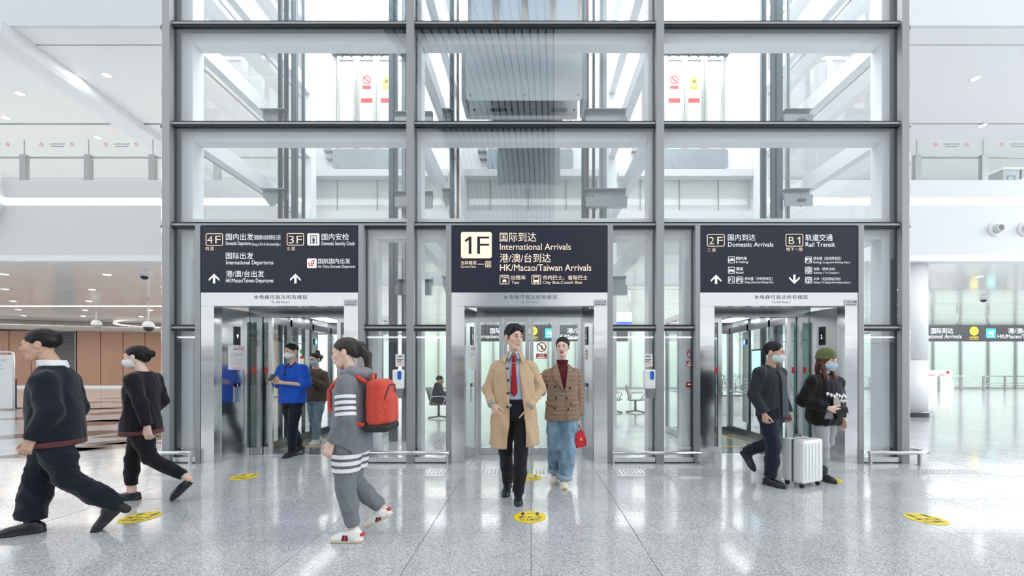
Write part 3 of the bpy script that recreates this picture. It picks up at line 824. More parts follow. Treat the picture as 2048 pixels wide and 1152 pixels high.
r1 = rails('guide_rail', 'dark guide rails of the first lift, beside the copper wall', [(-4.76, 0.05, RAILM, 0), (-4.66, 0.05, RAILM, 0.02), (-4.56, 0.10, RAILM, 0.12), (-4.47, 0.03, RAILM, 0), (-4.49, 0.03, RAILM, 0.3)], YQ, 'lift guide rails')
r2 = rails('guide_rail', 'dark guide rails of the first lift, beside the tall sticker doors', [(-2.62, 0.16, RAILM, 0.02), (-2.42, 0.12, APRON, 0.1), (-2.32, 0.03, RAILM, 0)], YQ, 'lift guide rails')
r3 = rails('guide_rail', 'dark guide rails of the middle lift, thinner pair', [(-1.50, 0.08, RAILM, 0), (-1.40, 0.04, mat('rail_rust', (0.22, 0.15, 0.13), 0.5, metal=0.4), 0.06)], YQ, 'lift guide rails')
r4 = rails('guide_rail', 'dark guide rails of the middle lift, under the toe guard end', [(1.00, 0.08, RAILM, 0), (1.08, 0.05, MATS['rail_rust'], 0.05), (1.22, 0.05, RAILM, 0.2), (1.42, 0.14, APRON, 0.3)], YQ, 'lift guide rails')
r5 = rails('guide_rail', 'dark guide rails of the third lift, beside the round column side', [(4.66, 0.20, RAILM, 0), (4.47, 0.09, RAILM, 0.1), (4.80, 0.03, RAILM, 0.1), (5.0, 0.06, APRON, 0.2)], YQ, 'lift guide rails')
for z in (2.9, 4.55, 6.05, 7.5, 9.0):
    bracket(r1, -5.09, -4.62, YQ, z + 0.1, 1)
    bracket(r2, -1.86, -2.55, YQ, z + 0.05, -1)
    bracket(r3, -1.68, -1.46, YQ, z + 0.1, 1)
    bracket(r4, 1.80, 1.02, YQ, z + 0.1, -1)
    bracket(r5, 5.29, 4.78, YQ, z + 0.1, -1)
    for r, x0, x1 in ((r2, -2.55, -1.86), (r4, 1.02, 1.80)):
        MB().box(x0, x1, YQ - 0.12, YQ - 0.02, z - 0.14, z + 0.04).build('cross_tie', BRACK, r)
    # slotted tie arm with an oval hole between rail and side beam (third lift)
    a = MB()
    ring2d(a, rrect(4.75, 5.29, z - 0.12, z + 0.10, 0.02), rrect(4.98, 5.16, z - 0.05, z + 0.02, 0.034), YQ - 0.1, YQ - 0.08)
    a.build('cross_tie', BRACK, r5)

# ---- portals: lintel, front panels, splayed jambs, soffit
PORT = [(402, 716, 428, 688), (903, 1215, 929, 1188), (1400, 1716, 1429, 1690)]
YD = 6.37
LZ0, LZ1 = FZ(612), FZ(585)
ptl = []
for i, (a, b, c, d) in enumerate(PORT):
    p = struct('trim_portal_%d' % (i + 1), (FX((a + b) / 2), D, 0), label='polished stainless portal around lift opening %d' % (i + 1))
    ptl.append(p)
    MB().box(FX(a), FX(b), 5.80, 5.95, LZ0, LZ1).build('lintel', SSTEEL, p)
    MB().box(FX(a), FX(c), 5.80, 5.95, 0, LZ0 - 0.002).build('front_panel', SSTEEL, p)
    MB().box(FX(d), FX(b), 5.80, 5.95, 0, LZ0 - 0.002).build('front_panel', SSTEEL, p)
    sp = 0.10
    MB().prism([(FX(c) - 0.10, 5.951), (FX(c), 5.951), (FX(c) + sp, YD), (FX(c) + sp, YD + 0.02), (FX(c) - 0.10, YD + 0.02)], 'z', 0, LZ0).build('jamb', SBRUSH if i else SSTEEL, p)
    MB().prism([(FX(d) + 0.10, 5.951), (FX(d), 5.951), (FX(d) - sp, YD), (FX(d) - sp, YD + 0.02), (FX(d) + 0.10, YD + 0.02)][::-1], 'z', 0, LZ0).build('jamb', SBRUSH, p)
    MB().box(FX(c), FX(d), 5.951, YD, LZ0 + 0.06, LZ0 + 0.10).build('soffit', SBRUSH, p)
    MB().box(FX(c) + sp, FX(d) - sp, YD, YD + 0.14, 2.20, LZ0 + 0.06).build('door_header', SDARK, p)
    MB().box(FX(c), FX(d), YD, YD + 0.14, 0, 0.004).build('threshold', CHROME, p)

def dpanel(x0, x1, y, par, nm='door_panel', z1=2.20, m=SBRUSH, gm=G_DOOR, fr=0.062):
    q = MB().box(x0 + fr, x1 - fr, y, y + 0.04, z1 - 0.08, z1).build(nm, m, par)
    for (a_, b_, c_, d_) in ((x0, x0 + fr, 0.006, z1), (x1 - fr, x1, 0.006, z1), (x0 + fr, x1 - fr, 0.006, 0.11)):
        MB().box(a_, b_, y, y + 0.04, c_, d_).build('stile', m, q)
    MB().box(x0 + fr, x1 - fr, y + 0.014, y + 0.026, 0.11, z1 - 0.08).build('pane', gm, q)
    return q
# closed middle landing doors
c0, c1 = FX(929) + 0.10, FX(1188) - 0.10
dm = struct('door_4', (0, YD, 0), label='closed four-leaf glass landing door of the middle lift')
pans = []
for k in range(4):
    w = (c1 - c0) / 4
    pans.append(dpanel(c0 + k * w + 0.003, c0 + (k + 1) * w - 0.003, YD + (0.03 if k in (0, 3) else 0.0), dm))
def no_lean(par, xc, zc, y, s=1.0):
    mb = MB(); ring2d(mb, disc_pts(xc, zc, 0.078 * s, n=28), disc_pts(xc, zc, 0.062 * s, n=28), y, y + 0.003)
    q = 0.048 * s
    mb.prism([(xc - q - 0.006, zc + q - 0.006), (xc + q - 0.006, zc - q - 0.006), (xc + q + 0.006, zc - q + 0.006), (xc - q + 0.006, zc + q + 0.006)], 'y', y, y + 0.003)
    mb.build('prohibition_mark', RED, par)
    mk = MB(); mk.prism(disc_pts(xc + 0.008, zc + 0.030, 0.009, n=10), 'y', y + 0.001, y + 0.003)
    mk.prism([(xc - 0.004, zc + 0.016), (xc + 0.02, zc + 0.016), (xc + 0.02, zc - 0.04), (xc - 0.004, zc - 0.04)], 'y', y + 0.001, y + 0.003)
    mk.build('figure_mark', INKG, par)
    MB().box(xc - 0.085 * s, xc + 0.085 * s, y, y + 0.003, zc - 0.185, zc - 0.105).build('label_strip', RED, par)
    text('请勿倚靠', (xc - 0.045, xc + 0.045, zc - 0.118, zc - 0.145), y - 0.002, LETW, par)
    MB().box(xc - 0.065, xc + 0.065, y - 0.002, y, zc - 0.172, zc - 0.160).build('print_line', LETW, par)
    MB().box(xc - 0.085 * s, xc + 0.085 * s, y, y + 0.003, zc - 0.50, zc - 0.42).build('label_strip', RED, par)
    MB().box(xc - 0.055, xc + 0.055, y - 0.002, y, zc - 0.465, zc - 0.445).build('print_line', LETW, par)
xq = FX(1083, YD)
no_lean(pans[2], xq, FZ(694, YD), YD + 0.008)
xw = FX(1030, YD); mb = MB().prism([(xw - 0.09, 1.63), (xw + 0.09, 1.63), (xw, 1.79)], 'y', YD + 0.008, YD + 0.012); mb.build('warning_mark', YEL, pans[1])
# open landing doors, stacked into the pockets
for i in (0, 2):
    a, b, c, d = PORT[i]; x0, x1 = FX(c) + 0.10, FX(d) - 0.10
    dd = struct('door_%d' % (5 + i // 2), ((x0 + x1) / 2, YD, 0), label='open glass landing door leaves of %s lift' % ('the first' if i == 0 else 'the third'))
    for s, xa in ((1, x0), (-1, x1)):
        for k, (off, y) in enumerate(((0.17, YD + 0.03), (0.32, YD + 0.085))):
            xe = xa + s * off; xb = xe - s * 0.44
            q = dpanel(min(xe, xb), max(xe, xb), y, dd, gm=glass('door_glass_teal', (0.62, 0.68, 0.68), 1.1))
            yy = y - 0.003
            MB().box(xe - s * 0.062 - s * 0.055, xe - s * 0.062 - s * 0.01, yy, yy + 0.003, 1.30, 1.40).build('label_strip', RED, q)

# ---- lift cars
CARFL = mat('car_floor_stone', (0.16, 0.165, 0.175), 0.08, noise=(60, 0.3))
CARCE = mat('car_ceiling', (0.30, 0.31, 0.32), 0.25, metal=0.6)
YTAPE = mat('tape_yellow', (0.80, 0.62, 0.02), 0.5)
def lift_car(c, z0, label, deco=True, wall_s=1):
    o = thing('elevator_car', label, 'elevator car', (c, 7.62, z0))
    hw, ya, yb, H = 0.70, 6.53, 8.75, 2.36
    MB().box(c - hw - 0.03, c + hw + 0.03, ya - 0.02, yb + 0.03, z0 + (0.001 if z0 < 1 else -0.14), z0 + 0.010).build('car_floor', CARFL, o)
    cl = MB().box(c - hw - 0.03, c + hw + 0.03, ya, yb + 0.03, z0 + H, z0 + H + 0.10).build('car_ceiling', CARCE, o)
    for sx in (-0.4, 0.4):
        MB().box(c + sx - 0.15, c + sx + 0.15, ya + 0.3, yb - 0.3, z0 + H - 0.012, z0 + H - 0.002).build('ceiling_lamp', STRIPE, cl)
    for s in (-1, 1):
        X = c + s * hw
        ws = MB().box(X - 0.03, X + 0.03, ya, yb, z0 + 0.012, z0 + 0.14).build('side_frame', SDARK, o)
        MB().box(X - 0.03, X + 0.03, ya, yb, z0 + 2.14, z0 + 2.26).build('header_rail', SDARK, ws)
        for y in (ya + 0.03, ya + 0.75, ya + 1.48, yb - 0.03):
            MB().box(X - 0.03, X + 0.03, y - 0.028, y + 0.028, z0 + 0.14, z0 + H).build('stile', SDARK, ws)
        for (y0, y1) in ((ya + 0.06, ya + 0.72), (ya + 0.78, ya + 1.45), (ya + 1.51, yb - 0.06)):
            MB().box(X - 0.007, X + 0.007, y0, y1, z0 + 0.14, z0 + 2.14).build('pane', G_CAB, ws)
            MB().box(X - 0.007, X + 0.007, y0, y1, z0 + 2.26, z0 + H).build('pane', G_CAB, ws)
        MB().tube([(X - s * 0.07, ya + 0.15, z0 + 0.90), (X - s * 0.07, yb - 0.12, z0 + 0.90)], 0.018, 10).tube([(X, ya + 0.3, z0 + 0.90), (X - s * 0.07, ya + 0.3, z0 + 0.90)], 0.01, 6).tube([(X, yb - 0.3, z0 + 0.90), (X - s * 0.07, yb - 0.3, z0 + 0.90)], 0.01, 6).build('handrail', CHROME, ws)
    bw = MB().box(c - hw, c + hw, yb - 0.03, yb + 0.02, z0 + 2.14, z0 + H).build('rear_frame', SDARK, o); MB().box(c - hw, c + hw, yb - 0.03, yb + 0.02, z0 + 0.012, z0 + 0.11).build('sill_rail', SDARK, bw)
    for k in range(4):
        xa = c - hw + 0.03 + k * 0.335
        MB().box(xa, xa + 0.04, yb - 0.02, yb + 0.02, z0 + 0.11, z0 + 2.14).build('stile', SBRUSH, bw); MB().box(xa + 0.29, xa + 0.33, yb - 0.02, yb + 0.02, z0 + 0.11, z0 + 2.14).build('stile', SBRUSH, bw)
        MB().box(xa + 0.04, xa + 0.29, yb - 0.005, yb + 0.005, z0 + 0.11, z0 + 2.14).build('pane', G_CAB, bw)
    # operating panel with small blue floor display above the doors and beside the rear doors
    if deco:
        X = c + wall_s * hw; s = wall_s
        p = MB().box(X - s * 0.035, X - s * 0.05, ya + 1.40, ya + 1.62, z0 + 0.3, z0 + 2.12).build('operating_panel', SDARK, o)
        MB().box(X - s * 0.052, X - s * 0.056, ya + 1.44, ya + 1.51, z0 + 1.86, z0 + 1.97).build('display', BLACKGL, p)
        MB().box(X - s * 0.052, X - s * 0.056, ya + 1.51, ya + 1.58, z0 + 1.86, z0 + 1.97).build('display', LEDB, p)
        text('◂B' if s > 0 else 'B▸', (0, 1, 1, 0), 0, LEDW, p, conv=lambda a, b: (X - s * 0.058, (ya + 1.57 - a * 0.05) if s > 0 else (ya + 1.52 + a * 0.05), z0 + 1.88 + b * 0.07))
        for q in range(8):
            MB().lathe([(0.0, -0.008), (0.018, -0.006), (0.018, 0)] if s < 0 else [(0.018, 0), (0.018, 0.006), (0.0, 0.008)], (X - s * 0.056, ya + 1.47 + 0.07 * (q % 2), z0 + 0.95 + 0.07 * (q // 2)), 10, axis='x').build('button', CHROME, p)
        if s < 0:
            MB().box(X + 0.036, X + 0.040, ya + 1.0, ya + 1.14, z0 + 1.36, z0 + 1.62).build('notice', PAPER, o)
            MB().box(X + 0.041, X + 0.043, ya + 1.0, ya + 1.14, z0 + 1.57, z0 + 1.62).build('notice_band', RED, o)
            MB().box(X + 0.036, X + 0.040, ya + 1.0, ya + 1.08, z0 + 1.66, z0 + 1.74).build('notice', mat('sticker_green', (0.03, 0.35, 0.12), 0.5), o)
        else:
            MB().box(X - 0.036, X - 0.050, ya + 0.95, ya + 1.3, z0 + 1.15, z0 + 1.75).build('screen_frame', BLACKGL, o)
            MB().box(X - 0.051, X - 0.053, ya + 0.98, ya + 1.27, z0 + 1.2, z0 + 1.72).build('screen', mat('screen_cyan', (0.3, 0.6, 0.8), 0.3, emit=(0.35, 0.75, 0.95), estr=1.0), o)
        # yellow tape square on the floor
        t = MB()
        for (x0, x1, y0, y1) in ((c - 0.55, c + 0.55, 7.02, 7.05), (c - 0.55, c + 0.55, 8.2, 8.23)):
            t.box(x0, x1, y0, y1, z0 + 0.0105, z0 + 0.012)
        t.prism([(c - 0.55, 6.75), (c - 0.51, 6.75), (c - 0.20, 8.2), (c - 0.24, 8.2)] if s < 0 else [(c + 0.55, 6.75), (c + 0.20, 8.2), (c + 0.16, 8.2), (c + 0.51, 6.75)], 'z', z0 + 0.0105, z0 + 0.012)
        t.build('floor_tape', YTAPE, o)
    return o
lift_car(CB[0], 0.0, 'open glass lift car behind the person in the blue shirt', True, -1)
lift_car(CB[2], 0.0, 'open glass lift car behind the person in the green beanie', True, 1)
car2 = lift_car(CB[1] - 0.06, 6.62, 'lift car hanging at gallery level in the middle shaft', False)
c = CB[1] - 0.08
for k in range(4):
    w = 0.46; xa = c - 0.92 + k * w
    MB().box(xa + 0.05, xa + w - 0.05, 6.46, 6.49, 6.64, 8.8).build('door_panel', mat('car_door_ice', (0.70, 0.80, 0.90), 0.2), car2)
    MB().box(xa, xa + 0.05, 6.44, 6.50, 6.64, 8.8).build('door_stile', DOORF, car2); MB().box(xa + w - 0.05, xa + w, 6.44, 6.50, 6.64, 8.8).build('door_stile', DOORF, car2)
MB().box(c - 1.05, c + 1.05, 6.42, 6.55, 6.55, 6.62).build('sill', BRACK, car2)
tg = MB().prism([(c - 0.95, 6.55), (c + 0.93, 6.55), (c + 0.93, 5.74), (c + 0.90, 5.70), (c - 0.92, 5.70), (c - 0.95, 5.74)], 'y', 6.44, 6.455).build('toe_guard', CARGREY, car2)
for sx in (-0.88, 0.0, 0.86):
    for z in (5.78, 6.47): MB().lathe([(0.016, -0.01), (0.016, 0)], (c + sx, 6.44, z), 8, axis='y').build('bolt', BRACK, tg)
MB().box(c - 1.02, c - 0.96, 6.44, 6.9, 5.7, 6.56).build('apron_side', APRON, car2); MB().box(c + 0.94, c + 1.00, 6.44, 6.9, 5.7, 6.56).build('apron_side', APRON, car2)
sb = MB().box(c - 1.10, c + 0.96, 7.40, 7.52, 6.06, 6.40).build('safety_plank', BRACK, car2)
for sx in (-0.5, 0.62):
    MB().prism(rrect(c + sx - 0.15, c + sx + 0.15, 6.13, 6.19, 0.028), 'y', 7.385, 7.399).build('slot', BLACKGL, sb)
for sx in (-0.95, -0.25, 0.15, 0.9):
    MB().lathe([(0.018, -0.012), (0.018, 0)], (c + sx, 7.4, 6.16), 8, axis='y').build('bolt', DARKALU, sb)
MB().box(c - 0.65, c + 0.75, 8.9, 9.0, 5.5, 6.4).build('rear_apron', APRON, car2)

# ---- low guard rails at the foot of the glass
def guard(px0, px1, label, curl=None):
    y = 5.70; x0, x1 = FX(px0, y), FX(px1, y); z = 0.175
    o = thing('guard_rail', label, 'guard rail', ((x0 + x1) / 2, y, 0), 'low stainless guard rails')
    pts = [(x0, y, z), (x1, y, z)]
    if curl == 'l':
        pts = [(x0 + 0.15, 6.05, z), (x0 - 0.06, 5.98, z), (x0 - 0.14, 5.86, z), (x0 - 0.10, 5.74, z), (x0, y, z), (x1, y, z)]
    if curl == 'r':
        pts = [(x0, y, z), (x1, y, z), (x1 + 0.14, 5.74, z), (x1 + 0.20, 5.88, z), (x1 + 0.10, 6.02, z), (x1 - 0.12, 6.08, z)]
    MB().tube(pts, 0.026, 12).build('tube', CHROME, o)
    for x in (x0 + 0.02, x1 - 0.02):
        MB().box(x - 0.012, x + 0.012, y - 0.022, y + 0.022, 0.008, z).box(x - 0.03, x + 0.03, y - 0.04, y + 0.04, 0.0, 0.008).build('post', SBRUSH, o)
guard(322, 383, 'low guard rail with curved end at the glass corner facing the copper wall', 'l')
guard(716, 898, 'long low guard rail between the first and the middle lift portal')
guard(1224, 1402, 'long low guard rail between the middle and the third lift portal')
guard(1738, 1842, 'low guard rail with curved end near the round column', 'r')
# printed lines too small to read in the photograph
def print_lines(par, rows, y, m):
    """rows of (x0, x1, ztop, zbottom)"""
    for (a, b, c, d) in rows: MB().box(a, b, y - 0.0012, y, d, c).build('print_line', m, par)
# ================================================================== SIGNS AND MARKS
def sign_panel(px0, px1, label):
    o = thing('wayfinding_sign', label, 'sign', (FX((px0 + px1) / 2), 5.80, FZ(585)))
    MB().bevbox(FX(px0), FX(px1), 5.80, 5.93, FZ(584.5), FZ(453), 0.004).build('panel', SIGNB, o)
    return o
YS = 5.797
def arrow(cx, py0, py1, up, par):
    w = 10.5; t = 2.2
    a = [(cx, py0), (cx + w, py0 + w * 1.0), (cx + w, py0 + w + 3.6), (cx + t, py0 + 6.2), (cx + t, py1), (cx - t, py1), (cx - t, py0 + 6.2), (cx - w, py0 + w + 3.6), (cx - w, py0 + w)]
    if not up: a = [(x, py0 + py1 - y) for x, y in a]
    # split in convex pieces: stem + two barbs
    if up:
        s = [[(cx - t, py0 + 3), (cx + t, py0 + 3), (cx + t, py1), (cx - t, py1)],
             [(cx, py0), (cx + w, py0 + w), (cx + w, py0 + w + 4), (cx, py0 + 4.6)], [(cx, py0), (cx, py0 + 4.6), (cx - w, py0 + w + 4), (cx - w, py0 + w)]]
    else:
        s = [[(cx - t, py1 - 3), (cx + t, py1 - 3), (cx + t, py0), (cx - t, py0)],
             [(cx, py1), (cx + w, py1 - w), (cx + w, py1 - w - 4), (cx, py1 - 4.6)], [(cx, py1), (cx, py1 - 4.6), (cx - w, py1 - w - 4), (cx - w, py1 - w)]]
    polys(s, YS - 0.001, LETW, par, 'arrow')
B1 = 0.0
s1 = sign_panel(402, 716, 'dark navy sign with 4F and 3F over the first lift')
icon_frame(412, 446, 467, 491.5, YS, PEACH, s1, 3, 1.1)
ptext('4', (415, 425.5, 472, 487), YS, PEACH, s1, bold=-0.012); ptext('F', (431, 441.5, 472, 487), YS, PEACH, s1, bold=-0.012)
ptext('四 层', (412, 428, 494, 501), YS, PEACH, s1)
ptext('国内出发', (452, 507, 467, 480.5), YS, LETW, s1, bold=B1)
ptext('（国航国内出发请前往三层）', (508, 561.5, 470, 479.5), YS, LETW, s1)
ptext('Domestic Departures', (452, 501.5, 483, 492.5), YS, LETW, s1)
ptext('( Please go to 3F for Air China domestic flights. )', (503, 561, 485.5, 493), YS, LETW, s1)
ptext('国际出发', (452, 507, 505, 518.5), YS, LETW, s1, bold=B1)
ptext('International Departures', (452.5, 547, 521, 531.5), YS, LETW, s1)
ptext('港/澳/台出发', (452, 528.5, 541, 554.5), YS, LETW, s1, bold=B1)
ptext('HK/Macao/Taiwan Departures', (452, 547, 557, 567.5), YS, LETW, s1)
arrow(428.5, 547.5, 567, True, s1); arrow(591, 547.5, 567, True, s1)
icon_frame(574, 608, 466.5, 491, YS, PEACH, s1, 3, 1.1)
ptext('3', (577.5, 588, 472, 487), YS, PEACH, s1, bold=-0.012); ptext('F', (593.5, 604, 472, 487), YS, PEACH, s1, bold=-0.012)
ptext('三 层', (574, 590, 494, 501), YS, PEACH, s1)
ic = icon_frame(615, 639, 467, 491, YS, LETW, s1, 2.5, fill=True, name='security_icon')
polys([[(621, 470.5), (634, 470.5), (634, 472), (621, 472)], [(621, 472), (622.5, 472), (622.5, 487), (621, 487)], [(632.5, 472), (634, 472), (634, 487), (632.5, 487)],
       [(619, 486), (623, 486), (623, 487.5), (619, 487.5)], [(632, 486), (636, 486), (636, 487.5), (632, 487.5)],
       disc_pts(627.5, 474.5, 1.6), [(624.8, 477), (630.2, 477), (629.8, 482), (629.2, 488), (625.8, 488), (625.2, 482)]], YS - 0.003, INK, ic, 'pictogram')
ptext('国内安检', (643.5, 698, 467, 480.5), YS, LETW, s1, bold=B1)
ptext('Domestic Security Check', (643.5, 710, 483, 493), YS, LETW, s1)
ic = icon_frame(614.5, 633.5, 517, 536, YS, LETW, s1, 2, fill=True, name='airline_icon')
def stroke(pts, w):
    """thick polyline in px as convex quads"""
    out = []
    for (x0, y0), (x1, y1) in zip(pts[:-1], pts[1:]):
        dx, dy = x1 - x0, y1 - y0; l = math.hypot(dx, dy); nx, ny = -dy / l * w / 2, dx / l * w / 2
        out.append([(x0 + nx, y0 + ny), (x1 + nx, y1 + ny), (x1 - nx, y1 - ny), (x0 - nx, y0 - ny)])
    return out
polys(stroke([(630, 520), (625.5, 521), (623.5, 524), (623.5, 528), (622, 532), (619.5, 532.5), (618, 529), (618.2, 525.5)], 1.5)
      + stroke([(629.5, 522.7), (627, 523.5), (626.2, 526), (626, 530), (624, 533.5)], 1.4) + stroke([(629, 526), (627.3, 526.5), (628, 528.2)], 1.3) + stroke([(620.6, 525), (620.6, 529)], 1.2),
      YS - 0.003, RED, ic, 'airline_emblem')
ptext('国航国内出发', (636.5, 700.5, 517, 527.5), YS, LETW, s1, bold=B1)
ptext('Air China Domestic Departures', (636.5, 710.5, 530, 537.5), YS, LETW, s1)

s2 = sign_panel(903, 1215, 'dark navy sign with large cream 1F over the middle lift')
ic = icon_frame(922, 983.5, 464, 516.5, YS, PEACH, s2, 4, fill=True, name='floor_plate')
polys([[(937.5, 473.5), (943, 473.5), (943, 508), (937.5, 508)], [(930, 480), (937.5, 474.5), (937.5, 480.5), (930, 484.5)]], YS - 0.003, SIGNB, ic, 'numeral_one'); ptext('F', (954.5, 978.5, 473.5, 508), YS - 0.003, SIGNB, ic, bold=-0.008)
ptext('当前楼层', (922, 953, 522, 529.5), YS, PEACH, s2); ptext('Current Floor', (922, 953, 531, 535.5), YS, PEACH, s2)
ptext('一层', (955, 983, 522.5, 535.5), YS, PEACH, s2)
ptext('国际到达', (999.5, 1072.5, 465, 483.5), YS, PEACH, s2, bold=B1)
ptext('International Arrivals', (1000, 1141.5, 487, 500), YS, PEACH, s2)
ptext('港/澳/台到达', (999.5, 1101.5, 507, 525), YS, PEACH, s2, bold=B1)
ptext('HK/Macao/Taiwan Arrivals', (1000, 1182.5, 528.5, 542), YS, PEACH, s2)
ic = icon_frame(999.5, 1018.5, 550, 568.5, YS, PEACH, s2, 2.2, 1.1)
ptext('TAXI', (1002.5, 1016, 552.5, 557), YS, PEACH, ic, bold=0.015)
def car_icon(cx, cy, s, par, m):
    polys([[(cx - 3.2 * s, cy - 1), (cx - 2.2 * s, cy - 3.2 * s), (cx + 2.2 * s, cy - 3.2 * s), (cx + 3.2 * s, cy - 1)],
           [(cx - 4 * s, cy - 1), (cx + 4 * s, cy - 1), (cx + 4 * s, cy + 2 * s), (cx - 4 * s, cy + 2 * s)],
           [(cx - 3.4 * s, cy + 2 * s), (cx - 1.8 * s, cy + 2 * s), (cx - 1.8 * s, cy + 3.4 * s), (cx - 3.4 * s, cy + 3.4 * s)],
           [(cx + 1.8 * s, cy + 2 * s), (cx + 3.4 * s, cy + 2 * s), (cx + 3.4 * s, cy + 3.4 * s), (cx + 1.8 * s, cy + 3.4 * s)]], YS - 0.001, m, par, 'car_pictogram')
car_icon(1009, 562, 1.0, ic, PEACH)
ptext('出租车', (1022, 1051.5, 550.5, 559.5), YS, PEACH, s2, bold=0.006); ptext('Taxi', (1023, 1038, 562, 568), YS, PEACH, s2)
ic = icon_frame(1063, 1082, 550, 568.5, YS, PEACH, s2, 2.2, 1.1)
polys([[(1067, 553), (1078, 553), (1078, 554.6), (1067, 554.6)], [(1066.6, 554), (1068, 554), (1068, 561), (1066.6, 561)], [(1077, 554), (1078.4, 554), (1078.4, 561), (1077, 561)],
       [(1066.6, 560), (1078.4, 560), (1078.4, 564.5), (1066.6, 564.5)], [(1068, 564.5), (1070, 564.5), (1070, 566.4), (1068, 566.4)], [(1075, 564.5), (1077, 564.5), (1077, 566.4), (1075, 566.4)]], YS - 0.001, PEACH, ic, 'bus_pictogram')
ptext('市内巴士、省际巴士', (1085.5, 1175, 550.5, 560), YS, PEACH, s2, bold=0.006); ptext('City Bus,Coach Bus', (1085.5, 1164, 562, 569.5), YS, PEACH, s2)

s3 = sign_panel(1400, 1716, 'navy sign with 2F and B1 over the third lift')
icon_frame(1414, 1449, 468.5, 493, YS, PEACH, s3, 3, 1.1)
ptext('2', (1418, 1428, 474, 488.5), YS, PEACH, s3, bold=-0.012); ptext('F', (1434.5, 1445.5, 474, 488.5), YS, PEACH, s3, bold=-0.012)
ptext('二 层', (1415, 1431, 497, 503.5), YS, PEACH, s3)
ptext('国内到达', (1455.5, 1510.5, 468.5, 481.5), YS, LETW, s3, bold=B1)
ptext('Domestic Arrivals', (1456, 1546.5, 484.5, 493.5), YS, LETW, s3)
icon_frame(1571, 1606, 468, 493, YS, PEACH, s3, 3, 1.1)
ptext('B', (1577.5, 1588, 474, 488), YS, PEACH, s3, bold=-0.012); polys([[(1598, 474), (1600, 474), (1600, 488), (1598, 488)], [(1594.5, 477), (1598, 474.3), (1598, 476.6), (1594.5, 479)]], YS - 0.001, PEACH, s3, 'numeral_one')
ptext('地下一层', (1572, 1605, 495, 502), YS, PEACH, s3)
ptext('轨道交通', (1610.5, 1665, 468.5, 482), YS, LETW, s3, bold=B1)
ptext('Rail Transit', (1611, 1669.5, 484.5, 493.5), YS, LETW, s3)
arrow(1432, 549.5, 568, True, s3); arrow(1588.5, 549.5, 568, False, s3)
ic = icon_frame(1456, 1469.5, 513, 526.5, YS, LETW, s3, 1.6, 0.9); car_icon(1464, 519.5, 0.9, ic, LETW); ptext('E', (1457.5, 1460.5, 518, 523), YS, LETW, ic)
ptext('网约车', (1472, 1494, 513.5, 520), YS, LETW, s3, bold=0.008); ptext('E-hailing', (1472, 1496, 522, 527.5), YS, LETW, s3)
ic = icon_frame(1456, 1469.5, 534, 547, YS, LETW, s3, 1.6, 0.9)
polys([[(1458, 537.5), (1459, 537.5), (1459, 544), (1458, 544)], [(1459, 541), (1467.5, 541), (1467.5, 543), (1459, 543)], [(1466.5, 541), (1467.5, 541), (1467.5, 544.5), (1466.5, 544.5)], disc_pts(1460.8, 539.6, 1.0, n=10), [(1462, 538.8), (1467.3, 539.6), (1467.3, 541), (1462, 541)]], YS - 0.001, LETW, ic, 'bed_pictogram')
ptext('酒店', (1472, 1486, 534.5, 541), YS, LETW, s3, bold=0.008); ptext('Hotel', (1472, 1486.5, 543, 547.5), YS, LETW, s3)
for a, t in ((1456, 'P1'), (1472.5, 'P2')):
    ic = icon_frame(a, a + 13.5, 553.5, 567, YS, LETW, s3, 1.6, 0.9); ptext(t, (a + 2, a + 11.7, 556.5, 564), YS, LETW, ic, bold=0.02)
ptext('停车楼（计时停车区）', (1489, 1545, 554, 561), YS, LETW, s3); ptext('Parking ( Short-term Parking Area )', (1489, 1546.5, 562.5, 568), YS, LETW, s3)
ic = icon_frame(1610, 1623.5, 513.5, 526.5, YS, LETW, s3, 1.6, 0.9); ptext('P3', (1611.5, 1621.7, 516, 523.5), YS, LETW, ic, bold=0.02)
ptext('停车楼（长时停车区）', (1626.5, 1682, 513.5, 520.5), YS, LETW, s3); ptext('Parking ( Long-term Parking Area )', (1626.5, 1700, 522.5, 528), YS, LETW, s3)
ic = icon_frame(1610, 1623.5, 534, 547.5, YS, LETW, s3, 1.6, 0.9)
g = MB(); ring2d(g, disc_pts(FX(1616.8), FZ(540.7), 5 * D / F_PX), disc_pts(FX(1616.8), FZ(540.7), 4 * D / F_PX), YS - 0.001, YS + 0.001)
g.build('subway_ring', LETW, ic); ptext('G', (1614.3, 1619.3, 537.8, 543.6), YS, LETW, ic, bold=0.02)
ptext('地铁（草桥方向）', (1627, 1670, 535, 541), YS, LETW, s3); ptext('Subway ( To Caoqiao )', (1627, 1678, 543.5, 548.5), YS, LETW, s3)
ic = icon_frame(1610, 1623.5, 554, 567, YS, LETW, s3, 1.6, 0.9)
g = MB(); ring2d(g, disc_pts(FX(1616.8), FZ(560), 5 * D / F_PX), disc_pts(FX(1616.8), FZ(560), 4 * D / F_PX), YS - 0.001, YS + 0.001)
g.build('railway_ring', LETW, ic)
polys([[(1614.3, 558), (1619.3, 558), (1619.3, 559.3), (1614.3, 559.3)], [(1616.2, 559), (1617.4, 559), (1617.4, 564), (1616.2, 564)], [(1614, 563.5), (1619.6, 563.5), (1619.6, 565), (1614, 565)]], YS - 0.001, LETW, ic, 'railway_pictogram')
ptext('火车（北京西站方向）', (1627, 1681, 554.5, 561), YS, LETW, s3); ptext('Railway ( To Beijing West Railway Station )', (1627, 1700.5, 563, 568), YS, LETW, s3)

